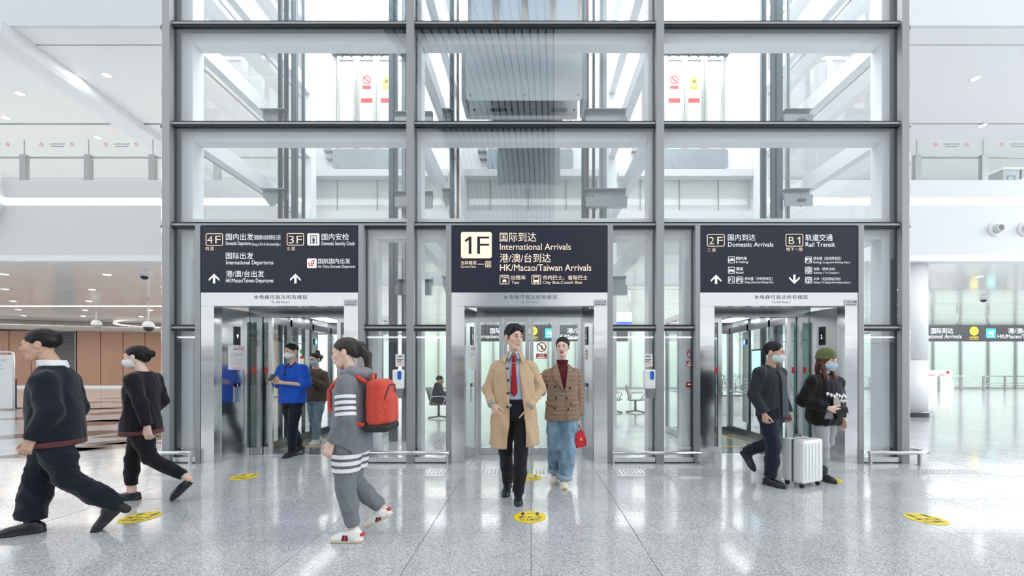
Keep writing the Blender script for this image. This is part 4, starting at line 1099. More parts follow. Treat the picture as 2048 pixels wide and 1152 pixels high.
# lettering and number plates on the lintels
for i, (p, cxp, no) in enumerate(((0, 561, '12'), (1, 1060.5, '10'), (2, 1562, '08'))):
    L = [x for x in KIDS(ptl[p]) if x.name.startswith('lintel')][0]
    ptext('本电梯可直达所有楼层', (cxp - 53.5, cxp + 53.5, 590, 598.5), 5.798, INK, L, spacing=1.12)
    ptext('To All Floors', (cxp - 18, cxp + 18, 602, 606.5), 5.798, INKG, L, spacing=1.1)
    x1 = PORT[p][1] - 1.5
    q = thing('number_plate', 'small steel number plate reading L-L-%s on the lintel' % no, 'plate', (FX(x1 - 13), 5.797, FZ(605)), 'lift number plates')
    MB().bevbox(FX(x1 - 26.5), FX(x1), 5.792, 5.799, FZ(612), FZ(599), 0.002).build('plate', mat('plate_steel', (0.55, 0.56, 0.56), 0.3, metal=0.7), q)
    ptext('No.', (x1 - 23.5, x1 - 18.5, 602.5, 605), 5.790, INK, q); ptext('L-L-' + no, (x1 - 18, x1 - 2, 601.5, 605.5), 5.790, INK, q, bold=0.02)
    print_lines(q, [(FX(x1 - 23.5), FX(x1 - 14), FZ(607.8), FZ(609.6)), (FX(x1 - 13), FX(x1 - 3), FZ(607.8), FZ(609.6))], 5.7915, INKG)

# hall displays, call buttons, notices on the splayed jambs
def on_jamb(side_, i, label_d, label_b, label_n=None, digit='1'):
    a, b, c, d = PORT[i]
    if side_ == 'l': X = lambda t: FX(c) + 0.10 * t; s = 1
    else: X = lambda t: FX(d) - 0.10 * t; s = -1
    Y = lambda t: 5.951 + (YD - 5.951) * t
    L = math.hypot(0.10, YD - 5.951); nx, ny = s * (YD - 5.951) / L, -0.10 / L
    def slab(t0, t1, z0, z1, th, mt, par, nm, off=0.0):
        P = [(X(t0) + nx * off, Y(t0) + ny * off), (X(t1) + nx * off, Y(t1) + ny * off), (X(t1) + nx * (off + th), Y(t1) + ny * (off + th)), (X(t0) + nx * (off + th), Y(t0) + ny * (off + th))]
        if s > 0: P = P[::-1]
        return MB().prism(P, 'z', z0, z1).build(nm, mt, par)
    def jt(body, t0, t1, z0, z1, off, mt, par, **kw):
        if s > 0: f = lambda u, v: (X(t0 + (t1 - t0) * u) + nx * off, Y(t0 + (t1 - t0) * u) + ny * off, v)
        else: f = lambda u, v: (X(t1 - (t1 - t0) * u) + nx * off, Y(t1 - (t1 - t0) * u) + ny * off, v)
        return text(body, (0, 1, z1, z0), 0, mt, par, conv=f, **kw)
    o = thing('lift_display', label_d, 'display', (X(0.5), Y(0.5), 1.9))
    slab(0.43, 0.66, 1.74, 2.02, 0.012, BLACKGL, o, 'panel')
    jt(digit, 0.51, 0.58, 1.84, 1.90, 0.0135, LEDW, o)
    o = thing('call_button_panel', label_b, 'call buttons', (X(0.5), Y(0.5), 1.0))
    slab(0.43, 0.66, 1.10, 1.15, 0.010, BLACKGL, o, 'indicator')
    q = slab(0.43, 0.66, 0.86, 1.10, 0.010, SBRUSH, o, 'plate')
    for z in (1.05, 0.98, 0.92): slab(0.49, 0.60, z - 0.015, z + 0.015, 0.006, CHROME, q, 'button', 0.010)
    jt('1', 0.53, 0.56, 1.11, 1.14, 0.012, LEDW, o)
    if label_n:
        o = thing('notice_sheet', label_n, 'notice', (X(0.5), Y(0.5), 1.5))
        slab(0.22, 0.83, 1.36, 1.73, 0.003, PAPER, o, 'sheet', 0.001)
        jt('温馨提示', 0.40, 0.70, 1.66, 1.70, 0.0045, INK, o)
        for k, t in enumerate(('为了您和他人的健康', '请与同乘旅客保持', '安全距离')): jt(t, 0.30, 0.30 + (0.46, 0.42, 0.22)[k], 1.60 - k * 0.025, 1.615 - k * 0.025, 0.0045, INK, o)
        for k, t in enumerate(('Please keep a safe', 'distance away from', 'each other when', 'taking the elevator for', "everyone's health")): jt(t, 0.30, 0.30 + (0.44, 0.45, 0.38, 0.48, 0.36)[k], 1.515 - k * 0.023, 1.528 - k * 0.023, 0.0045, INKG, o)
        m1 = slab(0.60, 0.80, 1.66, 1.72, 0.001, mat('print_pink', (0.85, 0.5, 0.6), 0.6), o, 'print_blot', 0.0042)
        slab(0.35, 0.75, 1.375, 1.395, 0.001, mat('print_lilac', (0.75, 0.45, 0.7), 0.6), o, 'print_blot', 0.0042)
        slab(0.50, 0.72, 1.40, 1.42, 0.001, mat('print_lemon', (0.9, 0.8, 0.3), 0.6), o, 'print_blot', 0.0042)
    return slab, jt
on_jamb('l', 0, 'tall black floor display on the steel jamb above the notice, first lift', 'call button panel on the jamb below the notice, first lift', 'white safe distance notice on the jamb of the first lift', '▼')
on_jamb('l', 1, 'tall black floor display beside the person in the trench coat', 'call button panel beside the person in the trench coat', 'white safe distance notice on the jamb beside the trench coat')
sl, jt = on_jamb('r', 1, 'tall black floor display beside the person in the checked blazer', 'call button panel beside the person in the checked blazer')
o = thing('safety_sticker', 'white and red safety sticker on the jamb beside the checked blazer', 'sticker', (FX(1188) - 0.05, 6.16, 1.6))
st = sl(0.43, 0.66, 1.50, 1.68, 0.002, PAPER, o, 'sheet', 0.001)
sl(0.43, 0.66, 1.585, 1.60, 0.001, RED, o, 'band', 0.003); sl(0.50, 0.60, 1.625, 1.66, 0.001, RED, o, 'mark', 0.003); sl(0.50, 0.60, 1.52, 1.56, 0.001, RED, o, 'mark', 0.003)
on_jamb('r', 2, 'tall black floor display above the person in the green beanie', 'call button panel behind the person in the green beanie')

# soap dispensers and their notices on the facade glass
def dispenser(px, label, ln, y=5.835, par_z=1.25):
    x = FX(px); z0, z1 = FZ(778), FZ(739)
    o = thing('hand_sanitizer_dispenser', label, 'dispenser', (x, y, z0))
    bm = bmesh.new(); bmesh.ops.create_cube(bm, size=1)
    w = 0.083
    for v in bm.verts: v.co = Vector((x + v.co.x * 2 * w * (1.0 if v.co.z > 0 else 0.92), y - 0.05 + v.co.y * 0.10 * (0.8 if v.co.z > 0 else 1), (z0 + z1) / 2 + v.co.z * (z1 - z0)))
    bmesh.ops.bevel(bm, geom=list(bm.edges), offset=0.03, segments=4, profile=0.6, affect='EDGES')
    MB().bm(bm, 0, True).build('housing', PLASTW, o)
    MB().prism(rrect(x + 0.0, x + 0.055, z1 - 0.145, z1 - 0.02, 0.024), 'y', y - 0.106, y - 0.08).build('window', PLASTB, o)
    MB().prism([(x - 0.05, z0 + 0.0), (x + 0.07, z0 + 0.0), (x + 0.055, z0 - 0.13), (x - 0.03, z0 - 0.13)][::-1], 'y', y - 0.09, y).build('drip_tray', GREYPL, o)
    q = thing('notice_sheet', ln, 'notice', (x, y, FZ(735)))
    MB().box(FX(px - 9), FX(px + 9), 5.845, 5.848, FZ(733), FZ(708)).build('sheet', PAPER, q)
    print_lines(q, [(FX(px - 5), FX(px + 5), FZ(711.5), FZ(713.5))], 5.8445, INK)
    print_lines(q, [(FX(px - 6.5), FX(px + 6.5), FZ(718.4), FZ(720)), (FX(px - 6), FX(px + 3), FZ(721.6), FZ(723))], 5.8445, INKG)
    print_lines(q, [(FX(px - 6), FX(px + 6), FZ(725), FZ(726.4)), (FX(px - 5), FX(px + 5), FZ(728.2), FZ(729.6))], 5.8445, mat('print_orange', (0.75, 0.35, 0.2), 0.6))
dispenser(798, 'white wall dispenser with blue window behind the red backpack', 'small notice above the dispenser behind the red backpack')
dispenser(1298, 'white wall dispenser with blue window between middle and third lift', 'small notice above the dispenser between middle and third lift')
# no-lean sticker seen on the cage post behind the fifth pane
nls = thing('safety_sticker', 'faint red prohibition sticker seen behind the pane next to the third lift', 'sticker', (2.35, 5.99, 1.6))
no_lean(nls, 2.40, FZ(708, 5.99), 5.99, 0.9)

# yellow floor discs
def floor_disc(x, y, label):
    o = thing('floor_sticker', label, 'floor sticker', (x, y, 0.0), 'yellow distance discs on the floor')
    r = 0.15
    MB().lathe([(r, 0.0), (r, 0.0015), (0.0, 0.0018)], (x, y, 0.0016), 40, smooth=False).build('disc', YEL, o)
    z = 0.0040
    fl = lambda u, v: (x + u, y + v, z)
    text('请保持一米', (-0.105, 0.105, 0.012, -0.038), 0, INK, o, conv=fl, bold=0.02)
    text('以上距离', (-0.09, 0.09, -0.05, -0.10), 0, INK, o, conv=fl, bold=0.02)
    for sx in (-0.068, 0.068):
        m = MB(); cx, cy = x + sx, y + 0.075
        m.prism([(cx + 0.010 * math.cos(t), cy + 0.036 + 0.012 * math.sin(t)) for t in [math.pi / 5 * q for q in range(10)]], 'z', z - 0.001, z)
        m.prism([(cx - 0.018, cy + 0.02), (cx - 0.018, cy - 0.012), (cx + 0.018, cy - 0.012), (cx + 0.018, cy + 0.02)], 'z', z - 0.001, z)
        m.prism([(cx - 0.012, cy - 0.012), (cx - 0.012, cy - 0.045), (cx + 0.012, cy - 0.045), (cx + 0.012, cy - 0.012)], 'z', z - 0.001, z)
        m.build('figure_mark', INK, o)
    MB().box(x - 0.035, x + 0.035, y + 0.072, y + 0.077, z - 0.001, z).build('distance_line', INKG, o)
for px, py, lb in ((1060, 1034, 'yellow floor disc lying alone in front of the walking couple'), (1060, 955, 'yellow floor disc partly hidden behind the trench coat legs'),
                   (489, 954, 'yellow floor disc in front of the first lift jamb'), (280, 1035, 'yellow floor disc beside the loafers of the person in black'),
                   (1852, 1038, 'yellow floor disc alone on the floor near the round column side'), (1655, 959, 'yellow floor disc behind the white suitcase')):
    y = 1096.0 / (py - VPY); floor_disc(FX(px, y), y, lb)

# hanging arrivals signs in the concourse
SIGND = mat('sign_charcoal', (0.045, 0.045, 0.05), 0.35)
def hang_sign(x1f, label, n=1):
    ys = 19.7; k = ys / F_PX
    o = thing('hanging_sign', label, 'sign', (x1f, ys, 2.75), 'hanging arrivals signs')
    z = lambda py: CAM_H + (VPY - py) * k
    x = lambda d: x1f + d * k
    MB().bevbox(x(-128), x(190), ys, ys + 0.18, z(682.5), z(650), 0.01).build('panel', SIGND, o)
    for d in (-95, -30, 34, 130): MB().tube([(x(d), ys + 0.09, z(650)), (x(d), ys + 0.09, 4.4)], 0.02, 8).build('hanger', SBRUSH, o)
    y = ys - 0.004
    text('国际到达', (x(-86), x(-42), z(656), z(667)), y, LETW, o, bold=0.0); text('International Arrivals', (x(-118), x(-25), z(669), z(676.5)), y, LETW, o, bold=0.0)
    d = MB().prism([(x(0) + 0.215 * math.cos(t), z(662) + 0.215 * math.sin(t)) for t in [2 * math.pi * q / 32 for q in range(32)]], 'y', y - 0.004, y + 0.004).build('floor_mark', YELE, o)
    text('1F', (x(-5), x(5.5), z(658.5), z(666)), y - 0.006, INK, d, bold=0.01)
    text('当前楼层', (x(-9), x(9), z(673), z(676.5)), y, YELE, o); text('Current Floor', (x(-9), x(9), z(677.5), z(679.5)), y, YELE, o)
    p = MB().box(x(24), x(43), y - 0.004, y + 0.004, z(676), z(657)).build('plane_pictogram', TEAL, o)
    yy = y - 0.006
    for s in ([(28, 667.5), (41, 661), (41.5, 662.8), (29, 670)], [(32, 665.5), (28, 661.5), (30, 661.5), (37, 664)], [(33, 667), (36.5, 672.5), (38.5, 671.5), (37.5, 665)], [(27.5, 667), (26.5, 664.5), (28, 664.5), (30, 666.5)], [(27, 673), (41, 673), (41, 674), (27, 674)]):
        pts = [(x(a), z(b)) for a, b in s]
        ar = sum(pts[i - 1][0] * pts[i][1] - pts[i][0] * pts[i - 1][1] for i in range(len(pts)))
        MB().prism(pts if ar > 0 else pts[::-1], 'y', yy, yy + 0.003).build('plane_mark', LETW, p)
    text('港/澳/台到达', (x(68), x(140), z(656), z(667)), y, LETW, o, bold=0.0); text('HK/Macao/Taiwan Arrivals', (x(47), x(165), z(669), z(676.5)), y, LETW, o, bold=0.0)
hang_sign(FX(1948, 19.7), 'hanging dark arrivals sign beyond the round white column')
hang_sign(FX(1066, 19.7), 'hanging dark arrivals sign seen through the middle lift door')

# railing in front of the green glass wall
rl = thing('barrier_railing', 'long steel railing before the pale green glass wall', 'railing', (FX(1950, 24.4), 24.4, 0))
for (z, r) in ((0.93, 0.03), (0.50, 0.015), (0.35, 0.015)):
    MB().tube([(FX(1720, 24.4), 24.4, z), (FX(2120, 24.4), 24.4, z)], r, 8).build('rail', CHROME, rl)
for px in (1740, 1785, 1830, 1877.5, 1922, 1967, 2010, 2054, 2098):
    x = FX(px, 24.4); MB().box(x - 0.05, x + 0.05, 24.37, 24.43, 0, 0.93).build('post', POSTM, rl)
pb = thing('barrier_board', 'white barrier panel with red print before the green glass wall', 'barrier', (FX(1878, 25.2), 25.2, 0))
MB().prism([(FX(1845, 25.2), 0), (FX(1909, 25.2), 0), (FX(1902, 25.2), 1.30), (FX(1845, 25.2), 1.30)][::-1], 'y', 25.2, 25.25).build('board', PAPER, pb)
print_lines(pb, [(FX(1856, 25.2), FX(1870, 25.2), 1.02, 0.90), (FX(1877, 25.2), FX(1889, 25.2), 1.02, 0.90)], 25.199, mat('print_red_pale', (0.75, 0.3, 0.3), 0.6))
MB().box(FX(1893, 25.2), FX(1898, 25.2), 25.19, 25.199, 1.08, 1.24).build('badge', RED, pb)

# standing white board with tube frame and belt post at the picture edge
ys = 13.4
bd = thing('standing_board', 'white board in a rounded tube frame at the picture edge', 'board', (FX(-5, ys), ys, 0))
xr, xl = FX(28, ys), FX(-45, ys)
MB().box(xl, xr - 0.06, ys, ys + 0.03, 0.10, 1.85).build('panel', mat('board_white', (0.78, 0.79, 0.80), 0.3), bd)
MB().tube([(xr, ys, 0.02), (xr, ys, 1.82), (xr - 0.03, ys, 1.90), (xr - 0.10, ys, 1.94), (xl, ys, 1.94)], 0.025, 10).tube([(xr, ys, 0.06), (xl, ys, 0.06)], 0.03, 10).build('frame', CHROME, bd)
print_lines(bd, [(xl + 0.2, xr - 0.25, 1.70, 1.62), (xl + 0.2, xr - 0.4, 1.52, 1.48), (xl + 0.2, xr - 0.3, 1.40, 1.36)], ys - 0.001, mat('print_faint', (0.62, 0.63, 0.64), 0.6))
bp = thing('belt_post', 'black belt post with red band beside the white board', 'belt post', (FX(29.5, 13.8), 13.8, 0))
x = FX(29.5, 13.8)
MB().lathe([(0.17, 0), (0.17, 0.02), (0.03, 0.05)], (x, 13.8, 0), 20).build('base', RUBBER, bp)
MB().lathe([(0.045, 0.03), (0.045, 0.92), (0.055, 0.93), (0.055, 1.02), (0.0, 1.03)], (x, 13.8, 0), 16).build('post', RUBBER, bp)
MB().lathe([(0.058, 0.95), (0.058, 0.975)], (x, 13.8, 0), 16).build('belt_band', RED, bp)
# ================================================================== PEOPLE: distance-field modelling kit
class Vol:
    def __init__(s, lo, hi, h):
        s.lo = np.array(lo, 'f'); s.h = h
        s.n = np.ceil((np.array(hi) - s.lo) / h).astype(int) + 1
        s.ax = [s.lo[i] + h * np.arange(s.n[i], dtype='f') for i in range(3)]
        s.d = np.full(s.n, 9.0, 'f'); s.id = np.zeros(s.n, 'i1')
    def win(s, lo, hi):
        a = np.clip(np.floor((np.array(lo) - s.lo) / s.h).astype(int), 0, s.n)
        b = np.clip(np.ceil((np.array(hi) - s.lo) / s.h).astype(int) + 1, 0, s.n)
        sl = tuple(slice(a[i], b[i]) for i in range(3))
        if any(b <= a): return None, None
        return sl, (s.ax[0][sl[0]][:, None, None], s.ax[1][sl[1]][None, :, None], s.ax[2][sl[2]][None, None, :])
    def put(s, f, lo, hi, k=0.0, mid=0, op='u'):
        m = k + 3 * s.h
        sl, g = s.win(np.array(lo) - m, np.array(hi) + m)
        if sl is None: return
        p = f(*g); d = s.d[sl]
        if op == 'u':
            if mid >= 0: s.id[sl] = np.where(p < d, mid, s.id[sl])
            if k > 0:
                hh = np.maximum(k - np.abs(p - d), 0) / k
                s.d[sl] = np.minimum(p, d) - hh * hh * k * 0.25
            else: s.d[sl] = np.minimum(p, d)
        else:
            p = -p
            if mid >= 0: s.id[sl] = np.where(p > d, mid, s.id[sl])
            if k > 0:
                hh = np.maximum(k - np.abs(p - d), 0) / k
                s.d[sl] = np.maximum(p, d) + hh * hh * k * 0.25
            else: s.d[sl] = np.maximum(p, d)
    def cone(s, a, b, ra, rb=None, k=0.0, mid=0, op='u', sq=(1, 1, 1)):
        rb = ra if rb is None else rb
        a = np.array(a, float); b = np.array(b, float); q = np.array(sq, float)
        A, B = a * q, b * q; ba = B - A; L = max(float(ba @ ba), 1e-9); R = max(ra, rb)
        def f(x, y, z):
            px, py, pz = x * q[0] - A[0], y * q[1] - A[1], z * q[2] - A[2]
            t = np.clip((px * ba[0] + py * ba[1] + pz * ba[2]) / L, 0, 1)
            return np.sqrt((px - t * ba[0]) ** 2 + (py - t * ba[1]) ** 2 + (pz - t * ba[2]) ** 2) - (ra + (rb - ra) * t)
        e = R / q.min()
        s.put(f, np.minimum(a, b) - e, np.maximum(a, b) + e, k, mid, op)
    def chain(s, pts, rs, k=0.0, mid=0, op='u', sq=(1, 1, 1)):
        for i in range(len(pts) - 1): s.cone(pts[i], pts[i + 1], rs[i], rs[i + 1], k if i else k, mid, op, sq)
    def ell(s, c, r, k=0.0, mid=0, op='u', R=None):
        c = np.array(c, float); r = np.array(r, float); e = r.max()
        def f(x, y, z):
            px, py, pz = x - c[0], y - c[1], z - c[2]
            if R is not None: px, py, pz = [R[0][i] * px + R[1][i] * py + R[2][i] * pz for i in range(3)]
            k0 = np.sqrt((px / r[0]) ** 2 + (py / r[1]) ** 2 + (pz / r[2]) ** 2) + 1e-9
            k1 = np.sqrt((px / r[0] ** 2) ** 2 + (py / r[1] ** 2) ** 2 + (pz / r[2] ** 2) ** 2) + 1e-9
            return k0 * (k0 - 1) / k1
        s.put(f, c - e, c + e, k, mid, op)
    def box(s, c, hf, r=0.0, k=0.0, mid=0, op='u', R=None):
        c = np.array(c, float); hf = np.array(hf, float); e = np.linalg.norm(hf)
        def f(x, y, z):
            px, py, pz = x - c[0], y - c[1], z - c[2]
            if R is not None: px, py, pz = [R[0][i] * px + R[1][i] * py + R[2][i] * pz for i in range(3)]
            qx, qy, qz = np.abs(px) - hf[0] + r, np.abs(py) - hf[1] + r, np.abs(pz) - hf[2] + r
            return np.sqrt(np.maximum(qx, 0) ** 2 + np.maximum(qy, 0) ** 2 + np.maximum(qz, 0) ** 2) + np.minimum(np.maximum(qx, np.maximum(qy, qz)), 0) - r
        s.put(f, c - e, c + e, k, mid, op)
    def loft(s, P, k=0.0, mid=0, op='u'):
        lo, hi = P.bounds()
        def f(x, y, z):
            cx, cy, rx, ry = P.at(z)
            n = P.n
            u = (np.abs((x - cx) / rx) ** n + np.abs((y - cy) / ry) ** n) ** (1 / n)
            d = (u - 1) * np.minimum(rx, ry)
            return np.maximum(d, np.maximum(P.z0 - z, z - P.z1))
        s.put(f, lo, hi, k, mid, op)
    def mesh(s):
        d = s.d; sg = d < 0
        c = [sg[i:d.shape[0] - 1 + i, j:d.shape[1] - 1 + j, l:d.shape[2] - 1 + l] for i in (0, 1) for j in (0, 1) for l in (0, 1)]
        cnt = sum(x.astype('i1') for x in c)
        act = (cnt > 0) & (cnt < 8)
        I, J, K = np.nonzero(act); n = len(I)
        cellid = np.full(act.shape, -1, 'i4'); cellid[I, J, K] = np.arange(n)
        cor = [(i, j, l) for i in (0, 1) for j in (0, 1) for l in (0, 1)]
        D_ = [d[I + i, J + j, K + l] for i, j, l in cor]
        acc = np.zeros((n, 3), 'f'); w = np.zeros(n, 'f')
        for a in range(8):
            for b in range(a + 1, 8):
                if sum(abs(cor[a][q] - cor[b][q]) for q in range(3)) != 1: continue
                m = (D_[a] < 0) != (D_[b] < 0)
                if not m.any(): continue
                t = D_[a][m] / (D_[a][m] - D_[b][m])
                for q in range(3): acc[m, q] += cor[a][q] + (cor[b][q] - cor[a][q]) * t
                w[m] += 1
        V = np.stack([I, J, K], 1).astype('f') + acc / w[:, None]
        V = V * s.h + s.lo
        vid = s.id[np.minimum(I + (acc[:, 0] / w > .5), d.shape[0] - 1), np.minimum(J + (acc[:, 1] / w > .5), d.shape[1] - 1), np.minimum(K + (acc[:, 2] / w > .5), d.shape[2] - 1)]
        F = []
        for ax in range(3):
            sl0 = [slice(None)] * 3; sl1 = [slice(None)] * 3
            sl0[ax] = slice(0, -1); sl1[ax] = slice(1, None)
            A, B = sg[tuple(sl0)], sg[tuple(sl1)]
            e = np.nonzero(A != B); e = np.stack(e, 1)
            o1, o2 = [q for q in range(3) if q != ax]
            ok = (e[:, o1] > 0) & (e[:, o2] > 0) & (e[:, o1] < d.shape[o1] - 1) & (e[:, o2] < d.shape[o2] - 1)
            e = e[ok]
            if not len(e): continue
            ins = A[e[:, 0], e[:, 1], e[:, 2]]
            def cell(a, b):
                q = e.copy(); q[:, o1] -= a; q[:, o2] -= b
                return cellid[q[:, 0], q[:, 1], q[:, 2]]
            quad = np.stack([cell(1, 1), cell(0, 1), cell(0, 0), cell(1, 0)], 1)
            flip = ins if ax != 1 else ~ins
            quad[~flip] = quad[~flip][:, ::-1]
            F.append(quad)
        F = np.concatenate(F) if F else np.zeros((0, 4), int)
        return V, F, vid

class Prof:
    """vertical body profile: rows of (z, cx, cy, rx, ry), superellipse exponent n"""
    def __init__(s, rows, n=2.3):
        rows = sorted(rows); s.r = np.array(rows, float); s.n = n; s.z0, s.z1 = s.r[0, 0], s.r[-1, 0]
        # smooth resample (Catmull-Rom)
        zz = np.linspace(s.z0, s.z1, 80); r = s.r; out = []
        for z in zz:
            i = int(np.clip(np.searchsorted(r[:, 0], z) - 1, 0, len(r) - 2))
            p1, p2 = r[i], r[i + 1]; p0 = r[i - 1] if i > 0 else 2 * p1 - p2; p3 = r[i + 2] if i + 2 < len(r) else 2 * p2 - p1
            t = (z - p1[0]) / (p2[0] - p1[0])
            m1, m2 = (p2 - p0) / (p2[0] - p0[0]) * (p2[0] - p1[0]), (p3 - p1) / (p3[0] - p1[0]) * (p2[0] - p1[0])
            out.append((2 * t**3 - 3 * t**2 + 1) * p1 + (t**3 - 2 * t**2 + t) * m1 + (-2 * t**3 + 3 * t**2) * p2 + (t**3 - t**2) * m2)
        s.zz = zz; s.o = np.array(out)
    def at(s, z): return [np.interp(z, s.zz, s.o[:, i]) for i in (1, 2, 3, 4)]
    def bounds(s):
        o = s.o
        return (np.array([(o[:, 1] - o[:, 3]).min(), (o[:, 2] - o[:, 4]).min(), s.z0]), np.array([(o[:, 1] + o[:, 3]).max(), (o[:, 2] + o[:, 4]).max(), s.z1]))
    def front(s, x, z, off=0.0, back=False):
        cx, cy, rx, ry = s.at(z)
        u = np.clip(np.abs((x - cx) / rx), 0, 0.985)
        return cy + (1 if back else -1) * (ry * (1 - u ** s.n) ** (1 / s.n) + off)
    def ring(s, z, phi, off=0.0):
        """point on the outline at angle phi (0 = front, positive towards +x)"""
        cx, cy, rx, ry = s.at(z); n = s.n
        c, q = math.cos(phi), math.sin(phi)
        r = (abs(q / (rx + off)) ** n + abs(c / (ry + off)) ** n) ** (-1 / n)
        return (float(cx + r * q), float(cy - r * c), z)

def wrinkle(V, F, amp, freq, seed=0, stretch=(1, 1, 1), mask=None):
    rng = np.random.RandomState(seed)
    N = vnormals(V, F); P = V * np.array(stretch)
    h = np.zeros(len(V))
    w = 0.35 * np.sin(P @ rng.normal(0, freq * 0.35, 3) + 1.7) + 0.35 * np.sin(P @ rng.normal(0, freq * 0.45, 3))
    for i in range(5):
        kx = rng.normal(0, 1, 3); kx *= freq * (0.7 + 0.25 * i) / np.linalg.norm(kx)
        s = np.sin(P @ kx + rng.uniform(0, 6) + 3.5 * w)
        h += (1 - np.abs(s)) ** 2 * (0.9 ** i) * 0.5 - 0.18
    if mask is not None: h = h * mask
    return V + N * (h * amp)[:, None]

def vnormals(V, F):
    a, b, c, d = V[F[:, 0]], V[F[:, 1]], V[F[:, 2]], V[F[:, 3]]
    fn = np.cross(c - a, d - b); N = np.zeros_like(V)
    for i in range(4): np.add.at(N, F[:, i], fn)
    return N / (np.linalg.norm(N, axis=1)[:, None] + 1e-9)

def smooth_mesh(V, F, it=2, lam=0.5):
    E = np.concatenate([F[:, [0, 1]], F[:, [1, 2]], F[:, [2, 3]], F[:, [3, 0]]])
    cnt = np.bincount(E.ravel(), minlength=len(V)).astype('f')[:, None]
    for _ in range(it):
        S = np.zeros_like(V); np.add.at(S, E[:, 0], V[E[:, 1]]); np.add.at(S, E[:, 1], V[E[:, 0]])
        V = V + lam * (S / np.maximum(cnt, 1) - V)
    return V

def np_obj(name, chunks, mats, parent):
    """chunks: list of (V, F, ids) joined into one mesh object in the parent's frame"""
    Vs, Fs, Ms, o = [], [], [], 0
    for V, F, ids in chunks:
        Vs.append(V); Fs.append(F + o); o += len(V)
        Ms.append(ids[F[:, 0]] if not np.isscalar(ids) else np.full(len(F), ids))
    V = np.concatenate(Vs).astype('f'); F = np.concatenate(Fs).astype('i4'); M = np.concatenate(Ms).astype('i4')
    me = bpy.data.meshes.new(name)
    me.vertices.add(len(V)); me.vertices.foreach_set('co', V.ravel())
    me.loops.add(F.size); me.loops.foreach_set('vertex_index', F.ravel())
    me.polygons.add(len(F)); me.polygons.foreach_set('loop_start', np.arange(0, F.size, 4, dtype='i4')); me.polygons.foreach_set('loop_total', np.full(len(F), 4, 'i4'))
    for m in (mats if isinstance(mats, (list, tuple)) else [mats]): me.materials.append(m)
    me.polygons.foreach_set('material_index', M); me.polygons.foreach_set('use_smooth', np.ones(len(F), bool))
    me.update(calc_edges=True); me.validate()
    return link(name, me, parent)

def local(mb, name, m, parent): return mb.build(name, m, parent, world=False)

def patch(prof, poly, off, th, name, m, parent, step=0.014, back=False):
    """flat cut piece (outline in x, z) laid on the front of a body profile, with thickness"""
    bm = bmesh.new()
    vs = [bm.verts.new((x, 0, z)) for x, z in poly]
    f = bm.faces.new(vs); bmesh.ops.triangulate(bm, faces=[f])
    for _ in range(6):
        es = [e for e in bm.edges if e.calc_length() > step * 1.6]
        if not es: break
        bmesh.ops.subdivide_edges(bm, edges=es, cuts=1)
        bmesh.ops.triangulate(bm, faces=[f for f in bm.faces if len(f.verts) > 3])
    for v in bm.verts: v.co.y = float(prof.front(v.co.x, v.co.z, off, back))
    bmesh.ops.recalc_face_normals(bm, faces=bm.faces)
    g = bmesh.ops.extrude_face_region(bm, geom=list(bm.faces))
    for e in g['geom']:
        if isinstance(e, bmesh.types.BMVert): e.co.y += (-th if not back else th)
    bmesh.ops.recalc_face_normals(bm, faces=bm.faces)
    mb = MB().bm(bm, 0, True)
    return mb.build(name, m, parent, world=False)

def shell(prof, edges, z0, z1, off, th, name, m, parent, nz=46, nphi=64, fold=None, hem=None):
    """open garment panel: edges(z) -> (phi_from, phi_to); fold(z, phi) -> extra radius; hem(phi) -> lowest z"""
    def P(iz, ip, o):
        z = z0 + (z1 - z0) * iz / nz
        a, b = edges(z); ph = a + (b - a) * ip / nphi
        if hem: z = z + (hem(ph) * (1 - iz / nz) ** 4)
        return prof.ring(z, ph, off + o + (fold(z, ph) if fold else 0))
    vs = []; n1 = nphi + 1
    for o in (0, -th):
        for iz in range(nz + 1):
            for ip in range(n1): vs.append(P(iz, ip, o))
    fs = []; L = (nz + 1) * n1
    for iz in range(nz):
        for ip in range(nphi):
            a = iz * n1 + ip
            fs.append((a, a + 1, a + n1 + 1, a + n1)); fs.append((L + a, L + a + n1, L + a + n1 + 1, L + a + 1))
    for iz in range(nz):
        a = iz * n1; fs.append((a, a + n1, L + a + n1, L + a)); a = iz * n1 + nphi; fs.append((a, L + a, L + a + n1, a + n1))
    for ip in range(nphi):
        fs.append((ip, L + ip, L + ip + 1, ip + 1)); a = nz * n1 + ip; fs.append((a, a + 1, L + a + 1, L + a))
    return MB().add(vs, fs, 0, True).build(name, m, parent, world=False)

# ---------------------------------------------------------------- head
def rotz(a): return Matrix.Rotation(a, 3, 'Z')
def head_R(yaw, pitch, roll=0.0):
    return (Matrix.Rotation(math.radians(yaw), 3, 'Z') @ Matrix.Rotation(math.radians(roll), 3, 'Y') @ Matrix.Rotation(math.radians(pitch), 3, 'X'))

